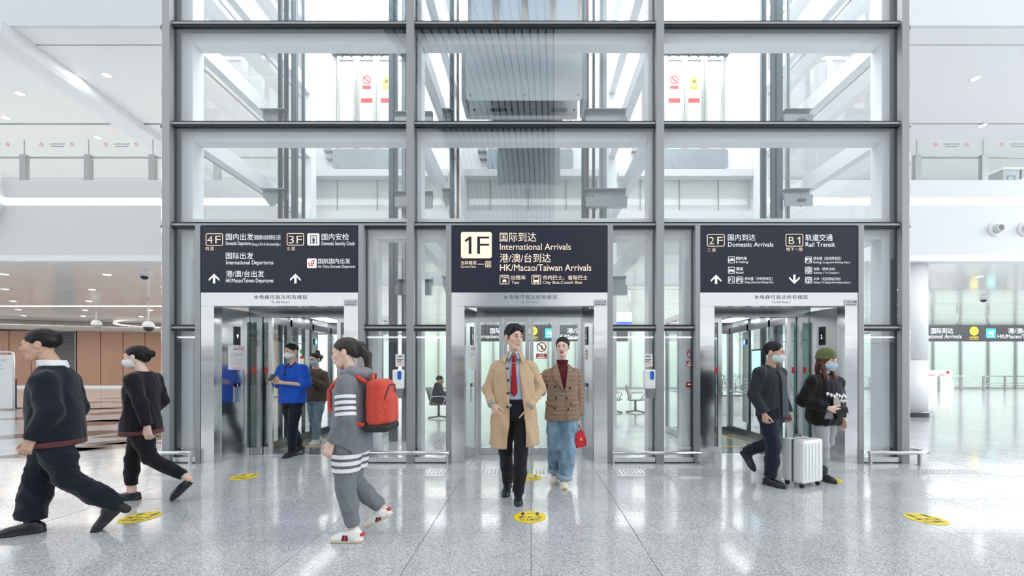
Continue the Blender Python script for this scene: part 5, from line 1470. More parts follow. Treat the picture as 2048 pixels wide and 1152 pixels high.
def head_chunk(c, R, s, h, female=False, smile=True, neck=None):
    """returns (V, F, ids) of a head with face; ids: 0 skin, 1 lips, 2 teeth"""
    v = Vol((-0.125, -0.14, -0.155), (0.125, 0.14, 0.16), h / s)
    jw = 0.90 if female else 1.0
    v.ell((0, 0.016, 0.038), (0.077, 0.096, 0.082))
    v.ell((0, -0.022, -0.028), (0.060 * jw, 0.072, 0.082), 0.030)
    v.cone((-0.021 * jw, -0.056, -0.093), (0.021 * jw, -0.056, -0.093), 0.018, k=0.030)
    v.ell((0, -0.073, -0.097), (0.022, 0.016, 0.018), 0.02)
    for sx in (-1, 1):
        v.cone((sx * 0.055 * jw, 0.012, -0.045), (sx * 0.026 * jw, -0.052, -0.09), 0.014, 0.014, k=0.025)
        v.ell((sx * 0.042, -0.056, -0.016), (0.022, 0.022, 0.022), 0.022)
        v.cone((sx * 0.012, -0.088, 0.027), (sx * 0.047, -0.072, 0.026), 0.010, 0.009, k=0.018)
        v.ell((sx * 0.031, -0.099, 0.007), (0.017, 0.013, 0.0095), 0.012, op='s', mid=-1)
        v.ell((sx * 0.080, 0.018, -0.002), (0.009, 0.021, 0.033), 0.008)
        v.ell((sx * 0.089, 0.014, 0.000), (0.006, 0.010, 0.018), 0.004, op='s', mid=-1)
    v.cone((0, -0.089, 0.018), (0, -0.108, -0.024), 0.0075, 0.0115 if not female else 0.0095, k=0.012)
    for sx in (-1, 1): v.ell((sx * 0.0115, -0.098, -0.029), (0.0085, 0.010, 0.007), 0.006)
    v.cone((-0.022, -0.082, -0.064), (0.022, -0.082, -0.064), 0.008, k=0.012)
    v.ell((0, -0.090, -0.0635), (0.020, 0.010, 0.005), 0.004, op='s', mid=-1)
    v.ell((0, -0.088, -0.086), (0.018, 0.01, 0.006), 0.008, op='s', mid=-1)
    V, F, ids = v.mesh()
    V = smooth_mesh(V, F, 1, 0.4)
    V = (np.array(R) @ (V * s).T).T + np.array(c)
    return V, F, ids

def face_parts(par, c, R, s, iris, browm, female=False, closed=False, brow_th=0.004):
    """eyes, brows, lashes as children of the person's head hair group"""
    c = Vector(c)
    def W(p): return c + R @ (Vector(p) * s)
    EYEW = mat('eye_white', (0.80, 0.79, 0.78), 0.2); PUP = mat('eye_dark', (0.015, 0.010, 0.008), 0.1)
    for sx in (-1, 1):
        e = MB(); bm = bmesh.new(); bmesh.ops.create_uvsphere(bm, u_segments=14, v_segments=8, radius=1)
        for q in bm.verts: q.co = W((sx * 0.031 + q.co.x * 0.0145, -0.0835 + q.co.y * 0.0062 + abs(q.co.x) * 0.004, 0.0065 + q.co.z * (0.0047 if not closed else 0.003) + sx * q.co.x * 0.0012))
        eo = local(e.bm(bm, 0, True), 'eye', EYEW, par)
        e = MB(); bm = bmesh.new(); bmesh.ops.create_uvsphere(bm, u_segments=12, v_segments=8, radius=1)
        for q in bm.verts: q.co = W((sx * 0.031 + iris * 0.004 + q.co.x * 0.0074, -0.0882 + q.co.y * 0.0040, 0.0072 + q.co.z * 0.0052))
        local(e.bm(bm, 0, True), 'iris', PUP, eo)
        pts = [W((sx * (0.0165 + 0.030 * t), -0.0875 + 0.013 * t * t, 0.0088 + 0.0048 * math.sin(math.pi * (0.15 + 0.8 * t)))) for t in [k / 6 for k in range(7)]]
        local(MB().tube(pts, [0.0014, 0.0022, 0.0026, 0.0026, 0.0026, 0.0022, 0.0012], 6), 'eyelash', PUP, par)
        pts = [W((sx * (0.0135 + 0.037 * t), -0.0935 + 0.020 * t * t, 0.0245 + 0.0075 * math.sin(math.pi * (0.1 + 0.72 * t)))) for t in [k / 7 for k in range(8)]]
        local(MB().tube(pts, [brow_th * q * s for q in (0.7, 1, 1, 0.95, 0.85, 0.7, 0.5, 0.25)], 6), 'eyebrow', browm, par)

def mouth_parts(par, c, R, s, lipm, female=False, smile=True):
    up = -0.0575; cz = 0.0055 if smile else 0.0; mw = 0.0265 if smile else 0.023
    v = Vol((-0.035, -0.11, -0.085), (0.035, -0.065, -0.045), 0.0016)
    for sx in (-1, 1):
        ru, rl = (0.0046, 0.0056) if female else (0.0036, 0.0046)
        v.chain([(0, -0.0952, up - 0.0005), (sx * 0.012, -0.0938, up + 0.0004), (sx * mw, -0.0862, up - 0.003 + cz)], [ru, ru, 0.0022], k=0.003)
        v.chain([(0, -0.0942, up - 0.0125), (sx * 0.013, -0.0925, up - 0.0105 + cz * 0.3), (sx * mw * 0.95, -0.0866, up - 0.004 + cz)], [rl, rl * 0.92, 0.0022], k=0.003)
    V, F, _ = v.mesh(); V = (np.array(R) @ (V * s).T).T + np.array(c)
    lp = np_obj('lips', [(V, F, 0)], lipm, par)
    if smile:
        v = Vol((-0.03, -0.11, -0.08), (0.03, -0.065, -0.045), 0.002)
        v.ell((0, -0.0858, -0.0620), (0.020, 0.009, 0.0052))
        V, F, _ = v.mesh(); V = (np.array(R) @ (V * s).T).T + np.array(c)
        np_obj('teeth', [(V, F, 0)], TEETH, lp)

def neck_chunk(v, c, s, base, k=0.02):
    v.cone(Vector(c) + Vector((0, 0.02, -0.06)) * s, base, 0.052 * s, 0.056 * s, k)

# ---------------------------------------------------------------- hand
def hand_prims(v, w, d, pn, side, L=0.18, curl=(0.3, 0.4, 0.5, 0.6), spread=0.10, thumb=(0.6, 0.35), k=0.004, mid=0):
    """w wrist, d unit direction wrist->knuckles, pn unit palm normal (side the fingers curl to), side unit vector towards the thumb"""
    w, d, pn, sd = Vector(w), Vector(d).normalized(), Vector(pn).normalized(), Vector(side).normalized()
    sd = (sd - d * sd.dot(d)).normalized(); pn = (pn - d * pn.dot(d) - sd * pn.dot(sd)).normalized()
    S = L / 0.18
    for t in (-0.026, -0.009, 0.009, 0.026):
        v.cone(w + sd * t * 0.6 * S + d * 0.01 * S, w + sd * t * S + d * 0.088 * S, 0.013 * S, 0.0115 * S, k=0.012, mid=mid)
    v.cone(w - d * 0.03 * S, w + d * 0.02 * S, 0.024 * S, 0.022 * S, k=0.012, mid=mid)
    fl = (0.070, 0.080, 0.074, 0.058)
    for i in range(4):
        t = (0.028, 0.0095, -0.0095, -0.028)[i]
        p = w + sd * t * S + d * 0.088 * S
        a = 0.0
        for j, f in enumerate((0.45, 0.30, 0.25)):
            a += curl[i] * (0.8, 1.1, 0.7)[j]
            dd = d * math.cos(a) + pn * math.sin(a) + sd * (spread * (1.5 - i) / 1.5 * math.cos(a))
            dd.normalize(); q = p + dd * fl[i] * f * S
            r0, r1 = (0.0092, 0.0085, 0.0078, 0.0066)[j] * S, (0.0085, 0.0078, 0.0066, 0.006)[j] * S
            if i == 3: r0 *= 0.88; r1 *= 0.88
            v.cone(p, q, r0, r1, k=k if j else 0.006, mid=mid); p = q
    p = w + sd * 0.024 * S + d * 0.028 * S + pn * 0.006 * S
    dd = (d * math.cos(thumb[0]) + sd * math.sin(thumb[0]) + pn * thumb[1]).normalized()
    q = p + dd * 0.042 * S; v.cone(p, q, 0.0145 * S, 0.0115 * S, k=0.012, mid=mid)
    d2 = (dd + d * 0.5 + pn * thumb[1] * 0.5).normalized()
    r = q + d2 * 0.032 * S; v.cone(q, r, 0.0112 * S, 0.0095 * S, k=0.004, mid=mid)
    d3 = (d2 + d * 0.3 + pn * 0.2).normalized()
    v.cone(r, r + d3 * 0.024 * S, 0.0095 * S, 0.0075 * S, k=0.003, mid=mid)

def hand_chunk(w, d, pn, side, h=0.0042, forearm=None, fr=0.032, **kw):
    L = kw.get('L', 0.18); w = Vector(w)
    lo = np.array(w) - L * 1.15; hi = np.array(w) + L * 1.15
    if forearm is not None: lo = np.minimum(lo, np.array(forearm) - 0.06); hi = np.maximum(hi, np.array(forearm) + 0.06)
    v = Vol(lo, hi, h)
    hand_prims(v, w, d, pn, side, **kw)
    if forearm is not None: v.cone(forearm, w, fr, 0.025, k=0.02)
    V, F, i = v.mesh()
    return V, F, i

# ---------------------------------------------------------------- shoes
def shoe(par, ankle, heading, L, name, upper, sole, style='oxford', pitch=0.0, mats=None, w=0.048):
    """low shoe built on the floor plane; ankle = (x, y) of the ankle axis, z = height of sole, heading in degrees (0 = -Y)"""
    x, y, z = ankle; h = 0.006
    v = Vol((-0.08, -L * 0.80, -0.02), (0.08, L * 0.42, 0.16), h)
    toe = -L * 0.68; heel = L * 0.30
    # sole
    v.ell((0, toe + 0.085, 0.012), (w * 0.98, 0.088, 0.016), mid=1); v.cone((0, toe + 0.09, 0.010), (0, heel - 0.035, 0.010), 0.034, 0.032, k=0.02, mid=1, sq=(0.85, 1, 2.2))
    # upper
    v.ell((0, toe + 0.075, 0.030), (w * 0.90, 0.074, 0.030), k=0.01)
    v.cone((0, toe + 0.08, 0.036), (0, -0.01, 0.058), 0.034, 0.040, k=0.03)
    v.ell((0, heel - 0.055, 0.045), (0.035, 0.052, 0.048), k=0.03)
    if style == 'boot':
        v.cone((0, 0.0, 0.06), (0, 0.005, 0.15), 0.044, 0.045, k=0.03)
    elif style == 'loafer':
        v.ell((0, -0.01, 0.115), (0.036, 0.085, 0.055), 0.012, op='s', mid=-1)
    else:
        v.cone((0, -0.005, 0.06), (0, 0.01, 0.085), 0.040, 0.037, k=0.02)
    if style in ('trainer', 'runner'):
        v.box((0, (toe + heel) / 2, 0.012), (w * 0.86, (heel - toe) / 2 - 0.012, 0.014), 0.012, k=0.012, mid=1)
    if style == 'oxford' or style == 'boot':
        v.box((0, heel - 0.045, 0.010), (0.033, 0.036, 0.012), 0.006, k=0.004, mid=1)
    # flat underside
    v.put(lambda X, Y, Z: (Z - 0.0) + X * 0 + Y * 0, (-1, -1, -0.2), (1, 1, 0.0), op='s', mid=1)
    V, F, ids = v.mesh(); V = smooth_mesh(V, F, 1, 0.5)
    a = math.radians(pitch)
    if pitch:                                        # heel lifted: rotate about the ball of the foot
        yb, zb = toe + 0.075, 0.0
        Y, Z = V[:, 1] - yb, V[:, 2] - zb
        V = np.stack([V[:, 0], yb + Y * math.cos(a) - Z * math.sin(a), zb + Y * math.sin(a) + Z * math.cos(a)], 1)
    t = math.radians(heading)
    V = np.stack([V[:, 0] * math.cos(t) - V[:, 1] * math.sin(t) + x, V[:, 0] * math.sin(t) + V[:, 1] * math.cos(t) + y, V[:, 2] + z], 1)
    return np_obj(name, [(V, F, ids)], [upper, sole], par)

SKIN = mat('skin_light', (0.72, 0.48, 0.37), 0.48, spec=0.35, noise=(25, 0.03))
SKIN2 = mat('skin_fair', (0.78, 0.55, 0.45), 0.45, spec=0.35, noise=(25, 0.02))
SKIN3 = mat('skin_tan', (0.60, 0.38, 0.28), 0.5, spec=0.3, noise=(25, 0.03))
LIPM = mat('lips_natural', (0.55, 0.26, 0.22), 0.4); LIPR = mat('lips_red', (0.52, 0.035, 0.04), 0.3)
TEETH = mat('teeth', (0.85, 0.84, 0.80), 0.25)
HAIR = mat('hair_black', (0.008, 0.007, 0.008), 0.45, spec=0.3, bump=(160, 0.3, 0.003))
for m_ in (SKIN, SKIN2, SKIN3):
    b_ = m_.node_tree.nodes['Principled BSDF']
    b_.inputs['Subsurface Weight'].default_value = 0.0

def hairs(c, R, s, h, prims, name, m, par, wr=0.004, freq=60, stretch=(1, 1, 0.25)):
    v = Vol((-0.17, -0.17, -0.30), (0.17, 0.22, 0.19), h / s)
    prims(v)
    V, F, ids = v.mesh(); V = smooth_mesh(V, F, 2, 0.5)
    V = wrinkle(V, F, wr, freq, 3, stretch)
    V = (np.array(R) @ (V * s).T).T + np.array(c)
    return np_obj(name, [(V, F, 0)], m, par)

def face_mask(c, R, s, m, par, name='face_mask'):
    """pleated medical mask with ear loops"""
    v = Vol((-0.10, -0.14, -0.13), (0.10, 0.06, 0.03), 0.004)
    v.ell((0, -0.030, -0.050), (0.071, 0.086, 0.066))
    v.put(lambda X, Y, Z: -(Z - (-0.016)) + 0 * X + 0 * Y, (-1, -1, -0.016), (1, 1, 0.2), op='s')
    v.put(lambda X, Y, Z: (Z - (-0.105)) + 0 * X + 0 * Y, (-1, -1, -0.3), (1, 1, -0.105), op='s')
    v.put(lambda X, Y, Z: -(Y - 0.006) + 0 * X + 0 * Z, (-1, 0.006, -1), (1, 1, 1), op='s')
    V, F, _ = v.mesh(); V = smooth_mesh(V, F, 2)
    V[:, 1] += 0.0016 * np.sin(V[:, 2] * 260)
    V[:, 1] -= 0.010 * np.exp(-(V[:, 0] / 0.02) ** 2) * np.clip((V[:, 2] + 0.07) / 0.05, 0, 1)
    V = (np.array(R) @ (V * s).T).T + np.array(c)
    o = np_obj(name, [(V, F, 0)], m, par)
    C = Vector(c)
    for sx in (-1, 1):
        pts = [C + R @ (Vector(p) * s) for p in ((sx * 0.066, -0.006, -0.024), (sx * 0.078, 0.02, 0.0), (sx * 0.087, 0.032, 0.012), (sx * 0.087, 0.034, -0.02), (sx * 0.075, 0.015, -0.06), (sx * 0.062, -0.004, -0.08))]
        local(MB().tube(pts, 0.0016, 6), 'ear_loop', m, o)
    return o

def garment(vol, name, mats, par, wr=0.006, freq=22, seed=1, stretch=(1, 1, 0.6), sm=1, mask=None):
    V, F, ids = vol.mesh(); V = smooth_mesh(V, F, sm, 0.5)
    if wr: V = wrinkle(V, F, wr, freq, seed, stretch, mask(V) if mask else None)
    return np_obj(name, [(V, F, ids)], mats, par)

def legs_vol(pelvis, legs, h, waist, hem=None):
    """pelvis: Prof; legs: list of (hip, knee, ankle, r_thigh, r_knee, r_hem)"""
    pts = np.array([p for l in legs for p in l[:3]])
    lo = np.minimum(pts.min(0) - 0.13, pelvis.bounds()[0] - 0.03); hi = np.maximum(pts.max(0) + 0.13, pelvis.bounds()[1] + 0.03)
    v = Vol(lo, hi, h); v.loft(pelvis)
    for hip, knee, ank, r0, r1, r2 in legs:
        mid = [(np.array(hip) + np.array(knee)) / 2, (np.array(knee) + np.array(ank)) / 2]
        v.chain([hip, mid[0], knee], [r0, (r0 + r1) / 2 + 0.004, r1], k=0.035)
        v.chain([knee, mid[1], ank], [r1, (r1 + r2) / 2 + 0.004, r2], k=0.02)
        a = np.array(ank); d = a - np.array(knee); d /= np.linalg.norm(d)
        e = a                                                   # cut the leg clean at the hem
        v.put(lambda X, Y, Z, e=e, d=d: -((X - e[0]) * d[0] + (Y - e[1]) * d[1] + (Z - e[2]) * d[2]), a - 0.14, a + 0.14, op='s', mid=-1) if hem is None else None
    return v

def rough_body(chunks, joints, profs, h=0.022):
    """torso and limbs under the clothes, joined to the visible head and hands"""
    pts = np.array([p for ch, _ in joints for p in ch]); lo = pts.min(0) - 0.15; hi = pts.max(0) + 0.15
    for p in profs: lo = np.minimum(lo, p.bounds()[0]); hi = np.maximum(hi, p.bounds()[1])
    v = Vol(lo, hi, h)
    for p in profs: v.loft(p)
    for ch, rs in joints: v.chain(ch, rs, k=0.03)
    V, F, ids = v.mesh()
    chunks.append((V, F, ids))
# ================================================================== PEOPLE
def person(label, loc, heading=0.0):
    o = thing('person', label, 'person', loc)
    o.rotation_euler = (0, 0, math.radians(heading))
    return o
def cloth(name, col, rough=0.8, noise=(40, 0.06), bump=(420, 0.25, 0.002), sheen=0.15):
    return mat(name, col, rough, spec=0.2, noise=noise, bump=bump, sheen=sheen)
def button(par, p, r, m, name='button', n=(0, -1, 0)):
    local(MB().lathe([(0.0, -0.004), (r * 0.6, -0.004), (r * 0.75, -0.0052), (r, -0.003), (r, 0.001)], p, 14, axis='y'), name, m, par)

# ---------------------------------------------------------------- 1: trench coat
def person_coat():
    P = person('person in a beige trench coat and red tie, walking, looking aside', (-0.178, 4.20, 0), 0)
    COAT = cloth('coat_gabardine', (0.56, 0.395, 0.255), 0.75); LIN = cloth('coat_lining', (0.42, 0.42, 0.41), 0.8)
    SHIRT = cloth('shirt_pale_blue', (0.50, 0.60, 0.74), 0.75); TIE = cloth('tie_red', (0.36, 0.012, 0.022), 0.5)
    TRO = cloth('trousers_black', (0.012, 0.012, 0.015), 0.8); BTN = mat('button_dark', (0.015, 0.014, 0.016), 0.3)
    LEA = mat('leather_black', (0.012, 0.013, 0.017), 0.28)
    hc = (0.0, -0.02, 1.695); s = 1.06; R = head_R(34, 3, 2)
    ch = [head_chunk(hc, R, s, 0.0042)]
    nv = Vol((-0.12, -0.12, 1.40), (0.12, 0.14, 1.72), 0.008); neck_chunk(nv, hc, s, (0, 0.03, 1.44)); ch.append(nv.mesh())
    # arms
    aL = [(-0.178, 0.02, 1.375), (-0.268, 0.06, 1.165), (-0.222, -0.085, 1.015)]
    aR = [(0.178, 0.02, 1.375), (0.262, 0.075, 1.155), (0.160, -0.095, 0.990)]
    ch.append(hand_chunk(aL[2], (0.42, -0.35, -0.85), (0.55, 0.75, 0.0), (0.75, -0.6, 0.35), L=0.195, curl=(0.28, 0.36, 0.42, 0.5), spread=0.06, thumb=(0.5, 0.25)))
    ch.append(hand_chunk((0.152, -0.085, 0.965), (-0.25, 0.15, -0.95), (-0.5, 0.8, 0.1), (-0.5, -0.8, -0.1), L=0.18, curl=(0.2, 0.2, 0.2, 0.2)))
    legs = [((-0.085, 0.01, 0.92), (-0.088, 0.03, 0.50), (-0.080, 0.245, 0.115), 0.092, 0.072, 0.062),
            ((0.088, 0.0, 0.92), (0.075, -0.075, 0.51), (0.045, -0.045, 0.085), 0.094, 0.073, 0.064)]
    torso = Prof([(0.88, 0, 0.0, 0.165, 0.115), (1.0, 0, 0, 0.158, 0.110), (1.12, 0, 0, 0.155, 0.110), (1.3, 0, 0.005, 0.178, 0.122), (1.40, 0, 0.015, 0.165, 0.112), (1.46, 0, 0.025, 0.115, 0.085), (1.51, 0, 0.027, 0.068, 0.066)])
    rough_body(ch, [([l[0], l[1], l[2]], [0.07, 0.05, 0.035]) for l in legs] + [(aL, [0.045, 0.035, 0.028]), (aR, [0.045, 0.035, 0.028])], [])
    body = np_obj('body', ch, [SKIN, LIPM, TEETH], P)
    face_parts(body, hc, R, s, 1.0, HAIR, brow_th=0.0050); mouth_parts(body, hc, R, s, LIPM)
    def hp(v):
        v.ell((0, 0.022, 0.050), (0.088, 0.108, 0.088))
        v.cone((-0.040, -0.056, 0.096), (0.050, -0.060, 0.092), 0.022, 0.026, k=0.03)
        v.cone((-0.04, 0.01, 0.110), (0.04, 0.0, 0.110), 0.028, 0.030, k=0.04)
        v.ell((0, -0.118, -0.02), (0.070, 0.10, 0.098), 0.012, op='s')
        v.put(lambda X, Y, Z: (Z + 0.045) + (Y - 0.06) * 0.55 + X * 0, (-1, -1, -0.4), (1, 1, 0.06), op='s', k=0.01)
        for sx in (-1, 1): v.ell((sx * 0.098, -0.005, -0.022), (0.024, 0.042, 0.045), 0.008, op='s')
        for sx in (-1, 1): v.cone((sx * 0.072, -0.020, 0.03), (sx * 0.076, -0.022, -0.012), 0.012, 0.006, k=0.01)
    hairs(hc, R, s, 0.006, hp, 'hair', HAIR, P, 0.005, 75, (1.0, 0.35, 0.6))
    # shirt, collar, tie
    v = Vol((-0.22, -0.18, 0.94), (0.22, 0.2, 1.56), 0.009); v.loft(torso)
    sh = garment(v, 'shirt', SHIRT, P, 0.004, 24, 5)
    col = Prof([(1.485, 0, 0.020, 0.074, 0.074), (1.53, 0, 0.012, 0.070, 0.071), (1.555, 0, 0.010, 0.068, 0.070)], 2.0)
    shell(col, lambda z: (math.radians(30), math.radians(330)), 1.48, 1.555, 0.004, 0.004, 'collar_stand', SHIRT, sh, 6, 40)
    for sx in (-1, 1):
        fl = MB(); vs = [(sx * 0.012, -0.066, 1.548), (sx * 0.062, -0.028, 1.552), (sx * 0.085, -0.052, 1.500), (sx * 0.050, -0.098, 1.468)]
        fl.add([Vector(q) for q in vs] + [Vector(q) + Vector((0, -0.006, 0)) for q in vs], [(0, 1, 2, 3), (7, 6, 5, 4), (0, 4, 5, 1), (1, 5, 6, 2), (2, 6, 7, 3), (3, 7, 4, 0)])
        local(fl, 'collar_flap', SHIRT, sh)
    tie = patch(torso, [(-0.016, 1.485), (0.016, 1.485), (0.022, 1.40), (0.036, 1.165), (0.040, 1.125), (0.005, 1.085), (-0.030, 1.125), (-0.028, 1.165), (-0.020, 1.40)], 0.008, 0.006, 'tie', TIE, P)
    local(MB().prism([(-0.020, 1.505), (0.020, 1.505), (0.014, 1.455), (-0.014, 1.455)][::-1], 'y', -0.098, -0.070), 'tie_knot', TIE, tie)
    y = float(torso.front(0, 1.43)); local(MB().tube([(-0.024, y - 0.020, 1.427), (0.0, y - 0.022, 1.432), (0.026, y - 0.02, 1.435)], 0.004, 6), 'tie_clip', CHROME, tie)
    # trousers
    pel = Prof([(0.84, 0, 0.0, 0.150, 0.108), (0.93, 0, 0.0, 0.165, 0.118), (1.0, 0, 0, 0.162, 0.116), (1.055, 0, 0, 0.158, 0.113)])
    tr = garment(legs_vol(pel, legs, 0.009, 1.05), 'trousers', TRO, P, 0.008, 20, 2, (1, 1, 0.9))
    shell(Prof([(1.03, 0, 0, 0.160, 0.115), (1.06, 0, 0, 0.159, 0.114)]), lambda z: (0, 2 * math.pi), 1.022, 1.058, 0.004, 0.005, 'waistband', TRO, tr, 2, 48)
    shoe(P, (-0.078, 0.250, 0.0), -8, 0.285, 'shoe', LEA, RUBBER, 'oxford', 16)
    shoe(P, (0.045, -0.040, 0.0), 2, 0.285, 'shoe', LEA, RUBBER, 'oxford')
    for (x, y) in ((0.045, -0.15),):
        for k in range(3): local(MB().tube([(x - 0.018, y - 0.018 + k * 0.022, 0.072 + k * 0.006), (x + 0.018, y - 0.018 + k * 0.022, 0.072 + k * 0.006)], 0.0025, 6), 'shoelace', LEA, P)
    # coat: open shell + sleeves + collar
    cp = Prof([(0.56, 0.0, 0.035, 0.262, 0.205), (0.80, 0.0, 0.025, 0.243, 0.185), (1.02, 0, 0.02, 0.226, 0.165), (1.2, 0, 0.015, 0.220, 0.158), (1.34, 0, 0.017, 0.212, 0.148), (1.42, 0, 0.022, 0.172, 0.126), (1.47, 0, 0.028, 0.118, 0.102), (1.515, 0, 0.030, 0.092, 0.090)], 2.3)
    zs = [0.55, 0.80, 0.95, 1.10, 1.28, 1.42, 1.52]
    xl = [-0.078, -0.045, -0.040, -0.043, -0.066, -0.085, -0.062]           # front edge of the panel with the buttons
    xr = [0.135, 0.125, 0.112, 0.092, 0.070, 0.062, 0.058]
    def ph(x, z):
        cx, cy, rx, ry = cp.at(z); u = min(abs(x) / rx, 0.98)
        yy = ry * (1 - u ** cp.n) ** (1 / cp.n); return math.atan2(x, yy)
    E = lambda z: (ph(np.interp(z, zs, xr), z), 2 * math.pi + ph(np.interp(z, zs, xl), z))
    fold = lambda z, p: (0.016 * max(0, min(1, (1.05 - z) / 0.4))) * math.sin(7 * p + 1.0 + 0.8 * math.sin(3 * z)) + 0.005 * math.sin(11 * p + z * 17) * max(0, min(1, (1.4 - z) / 0.3)) + 0.004 * math.sin(23 * z + 5 * math.sin(p * 2))
    coat = shell(cp, E, 0.555, 1.515, 0.0, 0.007, 'coat', COAT, P, 64, 96, fold, hem=lambda p: 0.03 * max(0, math.sin(p * 0.5 + 0.3)))
    lin = shell(cp, lambda z: (E(z)[0] + 0.03, E(z)[1] - 0.03), 0.575, 1.505, -0.009, 0.003, 'lining', LIN, coat, 40, 64, fold)
    # grey facing of the turned front edge at the chest
    patch(cp, [(-0.088, 1.465), (-0.058, 1.475), (-0.046, 1.33), (-0.030, 1.20), (-0.040, 1.12), (-0.052, 1.20), (-0.075, 1.34)], 0.004, 0.004, 'facing', LIN, coat)
    for sx, a in ((-1, aL), (1, aR)):
        v = Vol(np.minimum.reduce([np.array(q) for q in a]) - 0.13, np.maximum.reduce([np.array(q) for q in a]) + 0.13, 0.008)
        sh0 = (sx * 0.09, 0.026, 1.420)
        v.chain([sh0, a[0], a[1], a[2]], [0.062, 0.078, 0.073, 0.058], k=0.03)
        e = np.array(a[2]); d = e - np.array(a[1]); d /= np.linalg.norm(d); e = e + d * 0.01
        v.put(lambda X, Y, Z: -((X - e[0]) * d[0] + (Y - e[1]) * d[1] + (Z - e[2]) * d[2]), e - 0.12, e + 0.12, op='s')
        sl = garment(v, 'sleeve', COAT, coat, 0.013, 21, 8 + sx, (0.8, 0.8, 1.3))
        t = Vector(d); cpos = Vector(e)
        local(MB().tube([cpos - t * 0.012, cpos + t * 0.012], [0.050, 0.048], 20), 'cuff_lining', LIN, sl)
        bpos = cpos - t * 0.055 + Vector((0, -0.062, 0.0)); button(sl, bpos, 0.010, BTN)
        strap = MB().tube([cpos - t * 0.065 + Vector((-0.03 * sx, -0.052, 0)), cpos - t * 0.055 + Vector((0.0, -0.060, 0)), cpos - t * 0.05 + Vector((0.03 * sx, -0.05, 0))], 0.008, 6)
        local(strap, 'sleeve_tab', COAT, sl)
    for z, x in ((1.465, -0.078), (1.375, -0.062), (1.255, -0.052), (1.125, -0.056), (0.985, -0.060)):
        button(coat, (x, float(cp.front(x, z)) - 0.010, z), 0.0135, BTN)
    # coat collar: fall-down leaf round the neck with two front points
    cc = Prof([(1.435, 0, 0.018, 0.140, 0.128), (1.49, 0, 0.022, 0.105, 0.105), (1.54, 0, 0.025, 0.082, 0.088), (1.56, 0, 0.027, 0.078, 0.084)], 2.1)
    shell(cc, lambda z: (math.radians(38), math.radians(322)), 1.455, 1.555, 0.006, 0.006, 'collar', COAT, coat, 10, 56, None, hem=lambda p: -0.02 * max(0, math.cos(p)) )
    for sx in (-1, 1):
        vs = [(sx * 0.050, -0.062, 1.545), (sx * 0.085, -0.045, 1.530), (sx * 0.125, -0.092, 1.462), (sx * 0.088, -0.130, 1.432)]
        fl = MB(); fl.add([Vector(q) for q in vs] + [Vector(q) + Vector((0, -0.007, 0.002)) for q in vs], [(0, 1, 2, 3), (7, 6, 5, 4), (0, 4, 5, 1), (1, 5, 6, 2), (2, 6, 7, 3), (3, 7, 4, 0)])
        local(fl, 'collar_point', COAT, coat)
    # pocket welt where the hand goes in
    return P
person_coat()

# ---------------------------------------------------------------- 2: checked blazer
def check_cloth():
    m, nt, b = _new('blazer_check'); b.inputs['Roughness'].default_value = 0.85; b.inputs['Specular IOR Level'].default_value = 0.2
    tc = nt.nodes.new('ShaderNodeTexCoord'); sp = nt.nodes.new('ShaderNodeSeparateXYZ'); nt.links.new(tc.outputs['Object'], sp.inputs[0])
    outs = []
    for ax, f in (('Z', 2 * math.pi / 0.0155), ('X', 2 * math.pi / 0.0135)):
        mu = nt.nodes.new('ShaderNodeMath'); mu.operation = 'MULTIPLY'; mu.inputs[1].default_value = f; nt.links.new(sp.outputs[ax], mu.inputs[0])
        si = nt.nodes.new('ShaderNodeMath'); si.operation = 'SINE'; nt.links.new(mu.outputs[0], si.inputs[0])
        r = nt.nodes.new('ShaderNodeMapRange'); r.inputs['From Min'].default_value = -0.2; r.inputs['From Max'].default_value = 0.5; nt.links.new(si.outputs[0], r.inputs[0]); outs.append(r.outputs[0])
    w = nt.nodes.new('ShaderNodeMath'); w.operation = 'MULTIPLY_ADD'; w.inputs[1].default_value = 0.22; nt.links.new(outs[1], w.inputs[0])
    w2 = nt.nodes.new('ShaderNodeMath'); w2.operation = 'MULTIPLY'; w2.inputs[1].default_value = 0.78; nt.links.new(outs[0], w2.inputs[0]); nt.links.new(w2.outputs[0], w.inputs[2])
    mx = nt.nodes.new('ShaderNodeMix'); mx.data_type = 'RGBA'; nt.links.new(w.outputs[0], mx.inputs[0])
    mx.inputs[6].default_value = (0.17, 0.105, 0.07, 1); mx.inputs[7].default_value = (0.44, 0.33, 0.245, 1)
    nt.links.new(mx.outputs[2], b.inputs['Base Color'])
    return m
def denim(name, a, b_):
    m, nt, b = _new(name); b.inputs['Roughness'].default_value = 0.85; b.inputs['Specular IOR Level'].default_value = 0.2
    tc = nt.nodes.new('ShaderNodeTexCoord'); n = nt.nodes.new('ShaderNodeTexNoise'); n.inputs['Scale'].default_value = 9; n.inputs['Detail'].default_value = 5
    mp = nt.nodes.new('ShaderNodeMapping'); mp.inputs['Scale'].default_value = (1.6, 1.6, 0.45); nt.links.new(tc.outputs['Object'], mp.inputs[0]); nt.links.new(mp.outputs[0], n.inputs['Vector'])
    cr = nt.nodes.new('ShaderNodeValToRGB'); cr.color_ramp.elements[0].position = 0.33; cr.color_ramp.elements[0].color = (*a, 1); cr.color_ramp.elements[1].position = 0.68; cr.color_ramp.elements[1].color = (*b_, 1)
    nt.links.new(n.outputs['Fac'], cr.inputs[0]); nt.links.new(cr.outputs[0], b.inputs['Base Color'])
    return m
